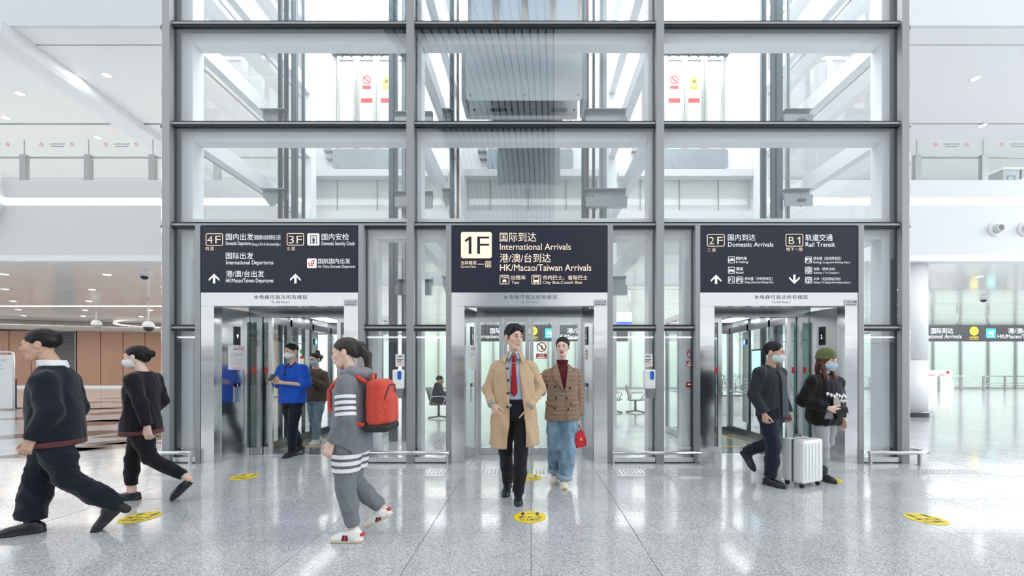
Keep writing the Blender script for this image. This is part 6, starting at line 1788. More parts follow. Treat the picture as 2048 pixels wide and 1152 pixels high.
def person_blazer():
    P = person('person in a brown checked blazer and pale jeans carrying a red handbag', (0.372, 4.72, 0), 0)
    BLZ = check_cloth(); MAR = cloth('blouse_maroon', (0.11, 0.008, 0.018), 0.6); JEAN = denim('denim_pale', (0.115, 0.215, 0.32), (0.30, 0.43, 0.54))
    CUF = cloth('denim_cuff', (0.36, 0.46, 0.55), 0.85); BTN = mat('button_dark', (0.015, 0.014, 0.016), 0.3)
    hc = (0.0, -0.02, 1.626); s = 0.95; R = head_R(-14, 2, -3)
    ch = [head_chunk(hc, R, s, 0.0042, female=True)]
    nv = Vol((-0.12, -0.12, 1.34), (0.12, 0.14, 1.62), 0.008); nv.cone(Vector(hc) + Vector((0, 0.02, -0.06)), (0, 0.03, 1.37), 0.046, 0.050); ch.append(nv.mesh())
    aL = [(-0.170, 0.02, 1.305), (-0.252, 0.07, 1.110), (-0.355, 0.00, 1.185)]
    aR = [(0.170, 0.02, 1.305), (0.205, 0.045, 1.055), (0.192, -0.005, 0.830)]
    ch.append(hand_chunk(aL[2], (-0.9, -0.35, 0.2), (-0.2, -0.9, -0.2), (0, -0.3, 0.95), L=0.165, curl=(0.3, 0.3, 0.3, 0.3)))
    ch.append(hand_chunk((0.190, -0.01, 0.820), (-0.05, -0.15, -1), (-0.9, 0.2, 0.0), (-0.1, -1, 0.1), L=0.165, curl=(0.75, 0.8, 0.85, 0.9), thumb=(0.25, 0.7)))
    legs = [((-0.088, 0.02, 0.86), (-0.082, 0.02, 0.46), (-0.078, 0.175, 0.135), 0.103, 0.092, 0.083),
            ((0.088, 0.0, 0.86), (0.068, -0.05, 0.46), (0.018, -0.030, 0.085), 0.105, 0.094, 0.088)]
    rough_body(ch, [([l[0], l[1], l[2]], [0.07, 0.05, 0.035]) for l in legs] + [(aL, [0.038, 0.03, 0.024]), (aR, [0.038, 0.03, 0.024])], [])
    body = np_obj('body', ch, [SKIN2, LIPR, TEETH], P)
    face_parts(body, hc, R, s, -0.8, mat('brow_brown', (0.05, 0.032, 0.025), 0.6), True, brow_th=0.0034); mouth_parts(body, hc, R, s, LIPR, True)
    def hp(v):
        v.ell((0, 0.022, 0.042), (0.089, 0.110, 0.090))
        v.ell((0, 0.075, 0.0), (0.060, 0.055, 0.06), 0.03)
        v.ell((-0.004, -0.124, -0.035), (0.066, 0.104, 0.122), 0.010, op='s')
        v.put(lambda X, Y, Z: (Z + 0.04) + (Y - 0.05) * 0.8 + X * 0, (-1, -1, -0.4), (1, 1, 0.08), op='s', k=0.01)
        for sx in (-1, 1): v.ell((sx * 0.095, 0.012, -0.012), (0.02, 0.028, 0.034), 0.006, op='s')
        v.cone((0.018, -0.08, 0.112), (0.012, 0.03, 0.136), 0.003, 0.002, k=0.004, op='s')
        v.ell((0, 0.13, 0.0), (0.035, 0.032, 0.035), 0.01)
    hairs(hc, R, s, 0.006, hp, 'hair', HAIR, P, 0.0022, 110, (1, 0.3, 0.5))
    torso = Prof([(0.77, 0, 0.0, 0.212, 0.142), (0.90, 0, 0, 0.206, 0.140), (1.02, 0, 0, 0.186, 0.128), (1.15, 0, 0, 0.184, 0.125), (1.26, 0, 0.005, 0.198, 0.132), (1.34, 0, 0.014, 0.185, 0.115), (1.39, 0, 0.024, 0.125, 0.088), (1.43, 0, 0.028, 0.072, 0.066)], 2.35)
    v = Vol((-0.25, -0.18, 0.74), (0.25, 0.2, 1.45), 0.009); v.loft(torso)
    # cut the neckline V open down to the blouse
    bl = Prof([(1.0, 0, 0, 0.165, 0.108), (1.15, 0, 0, 0.165, 0.110), (1.26, 0, 0.005, 0.178, 0.116), (1.34, 0, 0.014, 0.165, 0.102), (1.39, 0, 0.024, 0.100, 0.078), (1.425, 0, 0.024, 0.064, 0.062), (1.465, 0, 0.020, 0.058, 0.057)], 2.2)
    def vcut(X, Y, Z):
        w = np.interp(Z, [1.10, 1.13, 1.40, 1.46], [-0.02, 0.0, 0.058, 0.075])
        cxx = np.interp(Z, [1.10, 1.40], [0.012, 0.0])
        return np.maximum(np.abs(X - cxx) - w, Y + 0.02)
    v.put(vcut, (-0.10, -0.2, 1.08), (0.10, -0.0, 1.46), op='s', k=0.006, mid=-1)
    bz = garment(v, 'blazer', BLZ, P, 0.006, 17, 4, (1, 1, 0.8), mask=lambda V: np.clip((1.45 - V[:, 2]) * 4, 0.2, 1))
    v = Vol((-0.2, -0.15, 1.0), (0.2, 0.16, 1.48), 0.009); v.loft(bl); v.put(lambda X, Y, Z: np.abs(Z - 1.468) * 0 - 1 + 0 * X + 0 * Y + 2, (0, 0, 0), (0, 0, 0))
    blo = garment(v, 'blouse', MAR, P, 0.005, 60, 6, (1, 1, 0.2))
    rf = Prof([(1.43, 0, 0.018, 0.060, 0.060), (1.475, 0, 0.016, 0.064, 0.064)], 2.0)
    shell(rf, lambda z: (0, 2 * math.pi), 1.43, 1.478, 0.002, 0.004, 'ruffle_collar', MAR, blo, 6, 120, lambda z, p: 0.006 * math.sin(26 * p) * (z - 1.43) / 0.045)
    for k in range(4): button(blo, (0.004, float(bl.front(0, 1.40 - k * 0.05)) - 0.004, 1.40 - k * 0.05), 0.007, MAR)
    # lapels, pockets, buttons
    for sx in (-1, 1):
        c0 = 0.0
        lap = [(sx * 0.066, 1.425), (sx * 0.105, 1.385), (sx * 0.098, 1.350), (sx * 0.148, 1.352), (sx * 0.105, 1.24), (0.018 + sx * 0.022, 1.115), (0.010, 1.105) if sx < 0 else (0.018, 1.110), (sx * 0.030 + 0.004, 1.24), (sx * 0.052, 1.36)]
        patch(torso, lap if sx < 0 else lap, 0.004 + (0.003 if sx < 0 else 0.0), 0.006, 'lapel', BLZ, bz, 0.02)
        patch(torso, [(sx * 0.205 if sx < 0 else 0.085, 0.995), (sx * 0.095 if sx < 0 else 0.195, 0.990), (sx * 0.098 if sx < 0 else 0.195, 0.945), (sx * 0.200 if sx < 0 else 0.090, 0.950)], 0.006, 0.008, 'pocket_flap', BLZ, bz, 0.02)
    patch(torso, [(0.075, 1.262), (0.165, 1.280), (0.165, 1.262), (0.078, 1.243)], 0.006, 0.006, 'breast_pocket', BLZ, bz, 0.02)
    for x, z in ((-0.095, 1.165), (0.075, 1.150), (-0.085, 1.035), (0.038, 1.035), (-0.100, 0.920), (0.055, 0.910)):
        button(bz, (x, float(torso.front(x, z)) - 0.008, z), 0.0125, BTN)
    patch(torso, [(0.034, 1.09), (0.040, 1.09), (0.050, 0.775), (0.040, 0.775)], 0.004, 0.005, 'front_edge', BLZ, bz, 0.03)
    for sx, a in ((-1, aL), (1, aR)):
        v = Vol(np.minimum.reduce([np.array(q) for q in a]) - 0.12, np.maximum.reduce([np.array(q) for q in a]) + 0.12, 0.008)
        v.chain([(sx * 0.10, 0.022, 1.340), a[0], a[1], a[2]], [0.050, 0.066, 0.061, 0.050], k=0.03)
        e = np.array(a[2]); d = e - np.array(a[1]); d /= np.linalg.norm(d); e = e + d * 0.008
        v.put(lambda X, Y, Z: -((X - e[0]) * d[0] + (Y - e[1]) * d[1] + (Z - e[2]) * d[2]), e - 0.1, e + 0.1, op='s')
        garment(v, 'sleeve', BLZ, bz, 0.009, 20, 3 + sx, (0.8, 0.8, 1.3))
    pel = Prof([(0.76, 0, 0.0, 0.150, 0.112), (0.86, 0, 0.0, 0.178, 0.125), (0.95, 0, 0, 0.165, 0.115)])
    je = garment(legs_vol(pel, legs, 0.009, 0.95), 'jeans', JEAN, P, 0.010, 18, 12, (1, 1, 0.9))
    for l in legs:
        a, k_ = Vector(l[2]), Vector(l[1]); d = (a - k_).normalized()
        local(MB().tube([a - d * 0.055, a - d * 0.03, a + d * 0.004], [l[5] + 0.004, l[5] + 0.007, l[5] + 0.005], 26), 'turn_up', CUF, je)
    WHI = mat('trainer_cream', (0.80, 0.77, 0.69), 0.55); SOL = mat('trainer_sole', (0.86, 0.85, 0.80), 0.5); GUM = mat('trainer_gum', (0.80, 0.50, 0.06), 0.5); MINT = mat('trainer_mint', (0.55, 0.72, 0.72), 0.5)
    for (x, y, hd, pt) in ((-0.073, 0.20, -6, 8), (0.006, -0.025, 2, 0)):
        so = shoe(P, (x, y, 0), hd, 0.255, 'trainer', WHI, SOL, 'runner', pt, w=0.050)
        t = math.radians(hd)
        def Q(px, py, pz): return (x + px * math.cos(t) - py * math.sin(t), y + px * math.sin(t) + py * math.cos(t), pz + (math.sin(math.radians(pt)) * max(0, py + 0.10)))
        local(MB().tube([Q(-0.020, -0.164, 0.018), Q(0.0, -0.174, 0.018), Q(0.020, -0.164, 0.018)], 0.011, 8), 'toe_bumper', GUM, so)
        for k in range(4): local(MB().tube([Q(-0.022, -0.085 + k * 0.02, 0.082 + k * 0.009), Q(0.0, -0.088 + k * 0.02, 0.090 + k * 0.009), Q(0.022, -0.085 + k * 0.02, 0.082 + k * 0.009)], 0.004, 6), 'shoelace', RUBBER, so)
        for sx in (-1, 1): local(MB().tube([Q(sx * 0.036, -0.075, 0.060), Q(sx * 0.040, -0.02, 0.085), Q(sx * 0.038, 0.01, 0.10)], 0.009, 6), 'side_stripe', MINT, so)
    return P
person_blazer()
# red handbag hanging from the hand
def handbag():
    RED_L = mat('leather_red', (0.56, 0.012, 0.022), 0.38); GOLD = mat('clasp_gold', (0.80, 0.55, 0.20), 0.25, metal=1.0)
    X, Y = 0.372 + 0.195, 4.72 - 0.03
    o = thing('handbag', 'small red leather handbag with gold clasp held in the hand', 'handbag', (X, Y, 0.46)); o.rotation_euler = (0, math.radians(-8), math.radians(20))
    v = Vol((-0.11, -0.08, -0.02), (0.11, 0.08, 0.22), 0.005)
    pr = Prof([(0.0, 0, 0, 0.078, 0.050), (0.02, 0, 0, 0.084, 0.056), (0.12, 0, 0, 0.080, 0.046), (0.185, 0, 0, 0.072, 0.018)], 4)
    v.loft(pr); V, F, ids = v.mesh(); V = smooth_mesh(V, F, 2)
    np_obj('bag_body', [(V, F, 0)], RED_L, o)
    local(MB().tube([(-0.03, -0.03, 0.15), (-0.032, -0.02, 0.22), (-0.02, -0.008, 0.275), (0.0, 0, 0.292), (0.02, -0.008, 0.275), (0.032, -0.02, 0.22), (0.03, -0.03, 0.15)], 0.007, 8), 'handle', RED_L, o)
    local(MB().prism(rrect(-0.055, 0.055, 0.085, 0.185, 0.02), 'y', -0.064, -0.042), 'flap', RED_L, o)
    local(MB().prism(rrect(-0.012, 0.012, 0.085, 0.115, 0.004), 'y', -0.070, -0.062), 'clasp', GOLD, o)
    for sx in (-1, 1): local(MB().tube([(sx * 0.062, -0.052, 0.01), (sx * 0.066, -0.054, 0.08), (sx * 0.058, -0.04, 0.17)], 0.006, 6), 'gusset_strap', RED_L, o)
    for sx in (-1, 1): local(MB().lathe([(0.0, -0.004), (0.005, -0.003), (0.005, 0.0)], (sx * 0.03, -0.036, 0.155), 10, axis='y'), 'stud', GOLD, o)
handbag()
# ---------------------------------------------------------------- generic clothed walker
def short_hair(v):
    v.ell((0, 0.022, 0.046), (0.086, 0.106, 0.088))
    v.ell((0, -0.120, -0.022), (0.070, 0.10, 0.098), 0.012, op='s')
    v.put(lambda X, Y, Z: (Z + 0.045) + (Y - 0.06) * 0.55 + X * 0, (-1, -1, -0.4), (1, 1, 0.06), op='s', k=0.01)
    for sx in (-1, 1): v.ell((sx * 0.098, -0.005, -0.022), (0.024, 0.042, 0.045), 0.008, op='s')
def bun_hair(v):
    v.ell((0, 0.022, 0.042), (0.088, 0.110, 0.089)); v.ell((0, 0.085, 0.0), (0.05, 0.045, 0.06), 0.03)
    v.ell((0, -0.122, -0.035), (0.066, 0.104, 0.120), 0.010, op='s')
    v.put(lambda X, Y, Z: (Z + 0.04) + (Y - 0.05) * 0.8 + X * 0, (-1, -1, -0.4), (1, 1, 0.08), op='s', k=0.01)
    for sx in (-1, 1): v.ell((sx * 0.095, 0.012, -0.012), (0.02, 0.028, 0.034), 0.006, op='s')
    v.ell((0, 0.135, 0.03), (0.045, 0.040, 0.045), 0.01)
def high_bun(v):
    bun_hair(v); v.ell((0.0, 0.075, 0.130), (0.042, 0.042, 0.040), 0.012)
def long_hair(v):
    v.ell((0, 0.022, 0.042), (0.090, 0.112, 0.090))
    for sx in (-1, 1):
        v.chain([(sx * 0.078, 0.015, 0.02), (sx * 0.082, -0.01, -0.09), (sx * 0.080, -0.055, -0.20), (sx * 0.07, -0.075, -0.285)], [0.020, 0.026, 0.028, 0.014], k=0.03)
    v.ell((0, 0.085, -0.08), (0.075, 0.04, 0.13), 0.03)
    v.ell((0, -0.122, -0.035), (0.062, 0.104, 0.120), 0.010, op='s')
def pony_hair(v):
    bun_hair(v); v.chain([(0, 0.13, 0.03), (0.0, 0.17, -0.05), (0.0, 0.16, -0.2), (0, 0.14, -0.27)], [0.03, 0.033, 0.028, 0.012], k=0.03)

def walker(P, hc, s, R, hair, skin, top_rows, top_m, aL, aR, slv, legs, leg_m, pel_rows, hands, female=False, mask=None, hairm=HAIR, hh=0.0055,
           sleeve_end=1.0, hand_kw=({}, {}), neck=(0, 0.03), collar=None, n=2.35, top_name='top', wr=0.008, bare=(None, None), leg_wr=0.010, sleeve_k=0.03, face=True, sock=None):
    """body (one mesh), face, hair, top with sleeves, trousers; every garment a part of its own"""
    torso = Prof(top_rows, n)
    ch = [head_chunk(hc, R, s, hh, female, False)]
    zb = torso.z1 - 0.06
    nv = Vol((hc[0] - 0.13, hc[1] - 0.14, zb - 0.05), (hc[0] + 0.13, hc[1] + 0.16, hc[2] + 0.02), 0.010); neck_chunk(nv, hc, s * (0.88 if female else 1), (neck[0], neck[1], zb)); ch.append(nv.mesh())
    for i, a in enumerate((aL, aR)):
        d, pn, sd, kw = hands[i]
        ch.append(hand_chunk(a[2], d, pn, sd, h=0.0052, forearm=bare[i], **kw))
    rough_body(ch, [([l[0], l[1], l[2]], [0.07, 0.048, 0.034]) for l in legs] + [(aL, [0.04, 0.033, 0.025]), (aR, [0.04, 0.033, 0.025])], [])
    for l in legs:                                                    # ankle stumps down into the shoes
        a = Vector(l[2]); d = (a - Vector(l[1])).normalized()
        av = Vol(np.array(a) - 0.12, np.array(a) + 0.12, 0.009); av.cone(a - d * 0.05, a + d * 0.055, 0.036, 0.033); V_, F_, _ = av.mesh(); ch.append((V_, F_, 1 if sock else 0))
    body = np_obj('body', ch, [skin, sock or skin], P)
    if face:
        face_parts(body, hc, R, s, 0.0, HAIR, female)
        if mask is None: mouth_parts(body, hc, R, s, LIPM, female, False)
    if mask is not None: face_mask(hc, R, s, mask, P)
    if hair: hairs(hc, R, s, 0.007, hair, 'hair', hairm, P, 0.004, 80, (1, 0.4, 0.6))
    pts = np.array(list(aL) + list(aR)); b0, b1 = torso.bounds()
    v = Vol(np.minimum(pts.min(0) - 0.13, b0 - 0.03), np.maximum(pts.max(0) + 0.13, b1 + 0.03), 0.010)
    v.loft(torso)
    for sx, a in ((-1, aL), (1, aR)):
        sh0 = (a[0][0] * 0.5 + float(torso.at(a[0][2])[0]) * 0.5, a[0][1], a[0][2] + 0.03)
        if sleeve_end >= 1:
            e = np.array(a[2]); d = e - np.array(a[1]); d /= np.linalg.norm(d)
            v.chain([sh0, a[0], a[1], a[2]], [slv[0] * 0.85, slv[0], slv[1], slv[2]], k=sleeve_k)
        else:
            e = np.array(a[0]) + (np.array(a[1]) - np.array(a[0])) * sleeve_end; d = e - np.array(a[0]); d /= np.linalg.norm(d)
            v.chain([sh0, a[0], e], [slv[0] * 0.85, slv[0], slv[2]], k=sleeve_k)
        v.put(lambda X, Y, Z, e=e, d=d: -((X - e[0]) * d[0] + (Y - e[1]) * d[1] + (Z - e[2]) * d[2]), e - 0.09, e + 0.09, op='s') if sleeve_end >= 1 else None
    # neckline
    v.ell((neck[0], neck[1] - 0.05, torso.z1 + 0.02), (0.075, 0.07, 0.055), 0.01, op='s')
    top = garment(v, top_name, top_m, P, wr, 20, 7, (1, 1, 0.9))
    pel = Prof(pel_rows)
    tr = garment(legs_vol(pel, legs, 0.010, pel.z1), 'trousers', leg_m, P, leg_wr, 20, 4, (1, 1, 0.8))
    return torso, top, tr, body

MASKW = mat('mask_white', (0.82, 0.84, 0.85), 0.7); MASKB = mat('mask_blue', (0.45, 0.66, 0.78), 0.7); MASKP = mat('mask_pale', (0.62, 0.74, 0.76), 0.7)
def relaxed(d=(0, -0.1, -1), sx=1, L=0.175, curl=(0.4, 0.45, 0.5, 0.55)): return (d, (-sx, 0.1, 0), (0, -1, 0), dict(L=L, curl=curl))

# ---------------------------------------------------------------- 3: blue shirt stepping out of the first lift
P = person('person in a cobalt blue shirt and white mask leaving the first lift', (-3.79, 6.36, 0), -14)
aL = [(-0.200, 0.0, 1.37), (-0.262, -0.03, 1.12), (-0.135, -0.235, 1.185)]
aR = [(0.200, 0.0, 1.37), (0.275, -0.02, 1.12), (0.015, -0.240, 1.165)]
legs = [((-0.09, 0.0, 0.88), (-0.10, 0.06, 0.48), (-0.11, 0.245, 0.13), 0.095, 0.078, 0.062), ((0.09, 0.0, 0.88), (0.085, -0.09, 0.48), (0.05, -0.060, 0.09), 0.095, 0.078, 0.062)]
BLUE = cloth('tee_cobalt', (0.008, 0.085, 0.52), 0.7); NAVY = cloth('trousers_navy_dark', (0.010, 0.013, 0.024), 0.8)
bk = dict(L=0.18, curl=(0.5, 0.55, 0.6, 0.7))
torso, top, tr, body = walker(P, (0, -0.03, 1.650), 1.02, head_R(-4, 10), short_hair, SKIN,
    [(0.83, 0, 0, 0.225, 0.150), (0.95, 0, 0, 0.215, 0.150), (1.15, 0, 0, 0.212, 0.142), (1.30, 0, 0.005, 0.215, 0.135), (1.38, 0, 0.015, 0.175, 0.112), (1.43, 0, 0.025, 0.115, 0.085), (1.465, 0, 0.028, 0.075, 0.07)],
    BLUE, aL, aR, (0.075, 0.08, 0.098), legs, NAVY, [(0.80, 0, 0, 0.150, 0.11), (0.88, 0, 0, 0.172, 0.122), (0.96, 0, 0, 0.165, 0.118)],
    [((0.75, -0.5, 0.25), (0.3, 0.8, -0.2), (0.1, 0.2, 1), bk), ((-0.85, -0.2, 0.15), (0.1, 0.9, 0.0), (-0.1, 0.1, 1), bk)], mask=MASKW, sleeve_end=0.86, bare=(aL[1], aR[1]), wr=0.012)
for a in (aL, aR):                                                    # bare elbows
    pass
shoe(P, (-0.11, 0.255, 0), -5, 0.27, 'shoe', RUBBER, RUBBER, 'trainer', 14); shoe(P, (0.05, -0.055, 0), 4, 0.27, 'shoe', RUBBER, RUBBER, 'trainer')
local(MB().tube([(-0.055, 0.01, 1.48), (-0.05, float(torso.front(-0.05, 1.40)) - 0.006, 1.40), (-0.02, float(torso.front(-0.02, 1.28)) - 0.008, 1.27), (0.03, float(torso.front(0.03, 1.40)) - 0.006, 1.40), (0.055, 0.01, 1.48)], 0.008, 6), 'lanyard', RUBBER, P)
ph = tag(MB().bevbox(-0.045, 0.030, -0.012, 0.0, -0.055, 0.060, 0.003).build('smartphone', BLACKGL), 'dark smartphone held in both hands at the blue shirt', 'phone')
ph.location = P.matrix_basis @ Vector((-0.055, -0.325, 1.235)); ph.rotation_euler = (math.radians(-35), 0, math.radians(-14))

# ---------------------------------------------------------------- 4: brown top, inside the first lift
P = person('person in a brown top and blue mask inside the first lift', (-3.93, 7.32, 0), -12)
aL = [(-0.165, 0.0, 1.27), (-0.225, -0.02, 1.04), (-0.10, -0.21, 1.16)]
aR = [(0.165, 0.0, 1.27), (0.245, -0.02, 1.03), (0.085, -0.23, 1.185)]
legs = [((-0.085, 0.0, 0.82), (-0.09, 0.02, 0.45), (-0.09, 0.15, 0.12), 0.092, 0.072, 0.060), ((0.085, 0.0, 0.82), (0.075, -0.07, 0.45), (0.03, -0.04, 0.095), 0.092, 0.072, 0.060)]
BROWN = cloth('jacket_brown', (0.115, 0.085, 0.065), 0.85)
torso, top, tr, body = walker(P, (0, -0.03, 1.545), 0.98, head_R(-10, 8), high_bun, SKIN2,
    [(0.78, 0, 0, 0.200, 0.140), (0.95, 0, 0, 0.190, 0.132), (1.10, 0, 0, 0.180, 0.125), (1.22, 0, 0.005, 0.185, 0.12), (1.30, 0, 0.015, 0.155, 0.10), (1.35, 0, 0.025, 0.105, 0.08), (1.385, 0, 0.028, 0.07, 0.065)],
    BROWN, aL, aR, (0.066, 0.062, 0.05), legs, denim('denim_grey_blue', (0.15, 0.23, 0.30), (0.30, 0.40, 0.47)), [(0.74, 0, 0, 0.145, 0.11), (0.82, 0, 0, 0.170, 0.122), (0.90, 0, 0, 0.16, 0.115)],
    [((0.7, -0.5, 0.5), (0.3, 0.8, -0.2), (0.1, 0.2, 1), bk), ((-0.5, -0.3, 0.8), (-0.2, 0.9, 0.2), (-0.7, 0.1, 0.4), bk)], female=True, mask=MASKB)
SHW = mat('shoe_white', (0.82, 0.82, 0.80), 0.5)
shoe(P, (-0.09, 0.165, 0), -5, 0.25, 'shoe', SHW, SHW, 'trainer', 8); shoe(P, (0.03, -0.035, 0), 4, 0.25, 'shoe', SHW, SHW, 'trainer')
local(MB().tube([(-0.12, float(torso.front(-0.12, 1.30)) - 0.01, 1.30), (0.0, float(torso.front(0.0, 1.14)) - 0.015, 1.14), (0.14, float(torso.front(0.14, 0.98)) - 0.012, 0.98)], 0.012, 6), 'bag_strap', RUBBER, P)

# ---------------------------------------------------------------- 5: grey tracksuit with red backpack
P = person('person in a grey tracksuit with white bands and a red backpack', (-1.46, 3.26, 0), -90)
GREYC = cloth('tracksuit_grey', (0.185, 0.20, 0.225), 0.85); GREY2 = cloth('hood_grey', (0.25, 0.25, 0.27), 0.85); BANDW = cloth('band_white', (0.80, 0.81, 0.82), 0.8)
aL = [(-0.165, 0.02, 1.255), (-0.205, 0.06, 1.01), (-0.18, 0.0, 0.80)]
aR = [(0.165, 0.02, 1.255), (0.205, 0.045, 1.01), (0.18, -0.07, 0.81)]
legs = [((-0.085, 0.0, 0.80), (-0.085, -0.03, 0.43), (-0.085, 0.20, 0.22), 0.100, 0.078, 0.058), ((0.085, 0.0, 0.80), (0.085, -0.01, 0.44), (0.080, 0.045, 0.135), 0.100, 0.080, 0.060)]
torso, top, tr, body = walker(P, (0, -0.055, 1.500), 0.98, head_R(6, 10), pony_hair, SKIN2,
    [(0.70, 0, 0.0, 0.195, 0.150), (0.85, 0, 0, 0.195, 0.150), (1.05, 0, 0, 0.185, 0.135), (1.18, 0, 0.005, 0.188, 0.128), (1.27, 0, 0.012, 0.155, 0.105), (1.32, 0, 0.015, 0.105, 0.085), (1.36, 0, 0.015, 0.078, 0.072)],
    GREYC, aL, aR, (0.070, 0.068, 0.052), legs, GREYC, [(0.72, 0, 0, 0.150, 0.115), (0.80, 0, 0, 0.175, 0.13), (0.90, 0, 0, 0.165, 0.12)],
    [relaxed((0, -0.4, -0.9), -1), relaxed((0, -0.4, -0.9), 1)], female=True, hairm=mat('hair_dark_brown', (0.022, 0.014, 0.012), 0.45))
for a in (aL, aR):
    A, B, C_ = Vector(a[0]), Vector(a[1]), Vector(a[2])
    for t in (0.42, 0.60, 0.78, 0.95):
        p = A.lerp(B, t); d = (B - A).normalized()
        local(MB().tube([p - d * 0.013, p + d * 0.013], [0.0765, 0.0755], 26, cap=False), 'sleeve_band', BANDW, top)
for l in legs[:2]:
    A, B = Vector(l[0]), Vector(l[1])
    for t in (0.30, 0.45, 0.60):
        p = A.lerp(B, t); d = (B - A).normalized(); r = l[3] + (l[4] - l[3]) * t + 0.020
        local(MB().tube([p - d * 0.016, p + d * 0.016], [r, r - 0.002], 30, cap=False), 'leg_band', BANDW, tr)
    a, k_ = Vector(l[2]), Vector(l[1]); d = (a - k_).normalized()
    local(MB().tube([a - d * 0.06, a - d * 0.01, a + d * 0.012], [0.056, 0.047, 0.046], 24), 'ankle_cuff', GREYC, tr)
hv = Vol((-0.16, -0.09, 1.22), (0.16, 0.20, 1.46), 0.009)
hv.chain([(-0.075, -0.03, 1.34), (-0.10, 0.05, 1.35), (0.0, 0.115, 1.33), (0.10, 0.05, 1.35), (0.075, -0.03, 1.34)], [0.030, 0.042, 0.055, 0.042, 0.030], k=0.03)
garment(hv, 'hood', GREY2, P, 0.008, 30, 3)
SNK = mat('sneaker_white', (0.84, 0.83, 0.79), 0.45); SOLC = mat('sneaker_sole_cream', (0.66, 0.58, 0.46), 0.55)
def stripe_sneaker(x, y, z, hd, pt):
    so = shoe(P, (x, y, z), hd, 0.265, 'sneaker', SNK, SOLC, 'trainer', pt)
    for sx in (-1, 1):
        for k, m_ in enumerate((mat('stripe_navy', (0.012, 0.02, 0.06), 0.5), RED, MATS['stripe_navy'])):
            yy = y - 0.080 + k * 0.016
            q = [(x + sx * 0.0475, yy, z + 0.020), (x + sx * 0.0475, yy + 0.016, z + 0.020), (x + sx * 0.040, yy + 0.026, z + 0.062), (x + sx * 0.040, yy + 0.010, z + 0.062)]
            if pt: q = [(a, b, c + math.sin(math.radians(pt)) * (b - y + 0.10)) for a, b, c in q]
            o = [(a - sx * 0.012, b, c) for a, b, c in q]
            local(MB().add(q + o, [(0, 1, 2, 3), (7, 6, 5, 4), (0, 4, 5, 1), (1, 5, 6, 2), (2, 6, 7, 3), (3, 7, 4, 0)]), 'side_stripe', m_, so)
    a_ = math.radians(pt); yb = -0.265 * 0.68 + 0.075; Y_, Z_ = 0.062 - yb, 0.058
    yy0, zz = y + yb + Y_ * math.cos(a_) - Z_ * math.sin(a_), z + Y_ * math.sin(a_) + Z_ * math.cos(a_)
    local(MB().lathe([(0.0, -0.012), (0.024, -0.010), (0.024, 0.010), (0.0, 0.014)], (x, yy0, zz), 14), 'heel_tab', RED, so)
    for k in range(4):
        yy = y - 0.105 + k * 0.018; zl = z + 0.064 + k * 0.010 + (math.sin(math.radians(pt)) * (yy - y + 0.10) if pt else 0)
        local(MB().tube([(x - 0.025, yy, zl - 0.006), (x, yy, zl + 0.003), (x + 0.025, yy, zl - 0.006)], 0.0035, 6), 'shoelace', SNK, so)
stripe_sneaker(0.080, 0.050, 0.0, 0, 0); stripe_sneaker(-0.085, 0.25, 0.07, 0, 28)
bpk = thing('backpack', 'red backpack with dark base worn by the person in grey', 'backpack', (-1.46 + 0.215, 3.26, 0.90))
bpk.rotation_euler = (0, 0, math.radians(-90))
CORAL = cloth('backpack_coral', (0.60, 0.075, 0.05), 0.7)
v = Vol((-0.2, -0.12, -0.03), (0.2, 0.18, 0.45), 0.008)
v.box((0, 0.02, 0.20), (0.150, 0.085, 0.195), 0.07); v.box((0, 0.085, 0.15), (0.12, 0.055, 0.12), 0.045, k=0.02)
V, F, i_ = v.mesh(); V = smooth_mesh(V, F, 1); V = wrinkle(V, F, 0.006, 18, 2); np_obj('pack_body', [(V, F, 0)], CORAL, bpk)
v = Vol((-0.2, -0.12, -0.05), (0.2, 0.18, 0.12), 0.009); v.box((0, 0.03, 0.005), (0.148, 0.10, 0.035), 0.03); garment(v, 'pack_base', RUBBER, bpk, 0.002, 20)
local(MB().tube([(-0.05, -0.04, 0.385), (-0.03, -0.03, 0.43), (0.03, -0.03, 0.43), (0.05, -0.04, 0.385)], 0.009, 8), 'grab_handle', CORAL, bpk)
local(MB().tube([(-0.13, 0.06, 0.12), (-0.12, 0.10, 0.25), (-0.06, 0.115, 0.345), (0.06, 0.115, 0.345), (0.12, 0.10, 0.25), (0.13, 0.06, 0.12)], 0.004, 6), 'zip', RUBBER, bpk)
for sx in (-1, 1):
    local(MB().tube([(sx * 0.09, -0.055, 0.36), (sx * 0.10, -0.14, 0.415), (sx * 0.105, -0.27, 0.40), (sx * 0.11, -0.345, 0.30), (sx * 0.13, -0.33, 0.16), (sx * 0.15, -0.20, 0.05), (sx * 0.12, -0.06, 0.03)], 0.017, 8), 'shoulder_strap', CORAL, bpk)

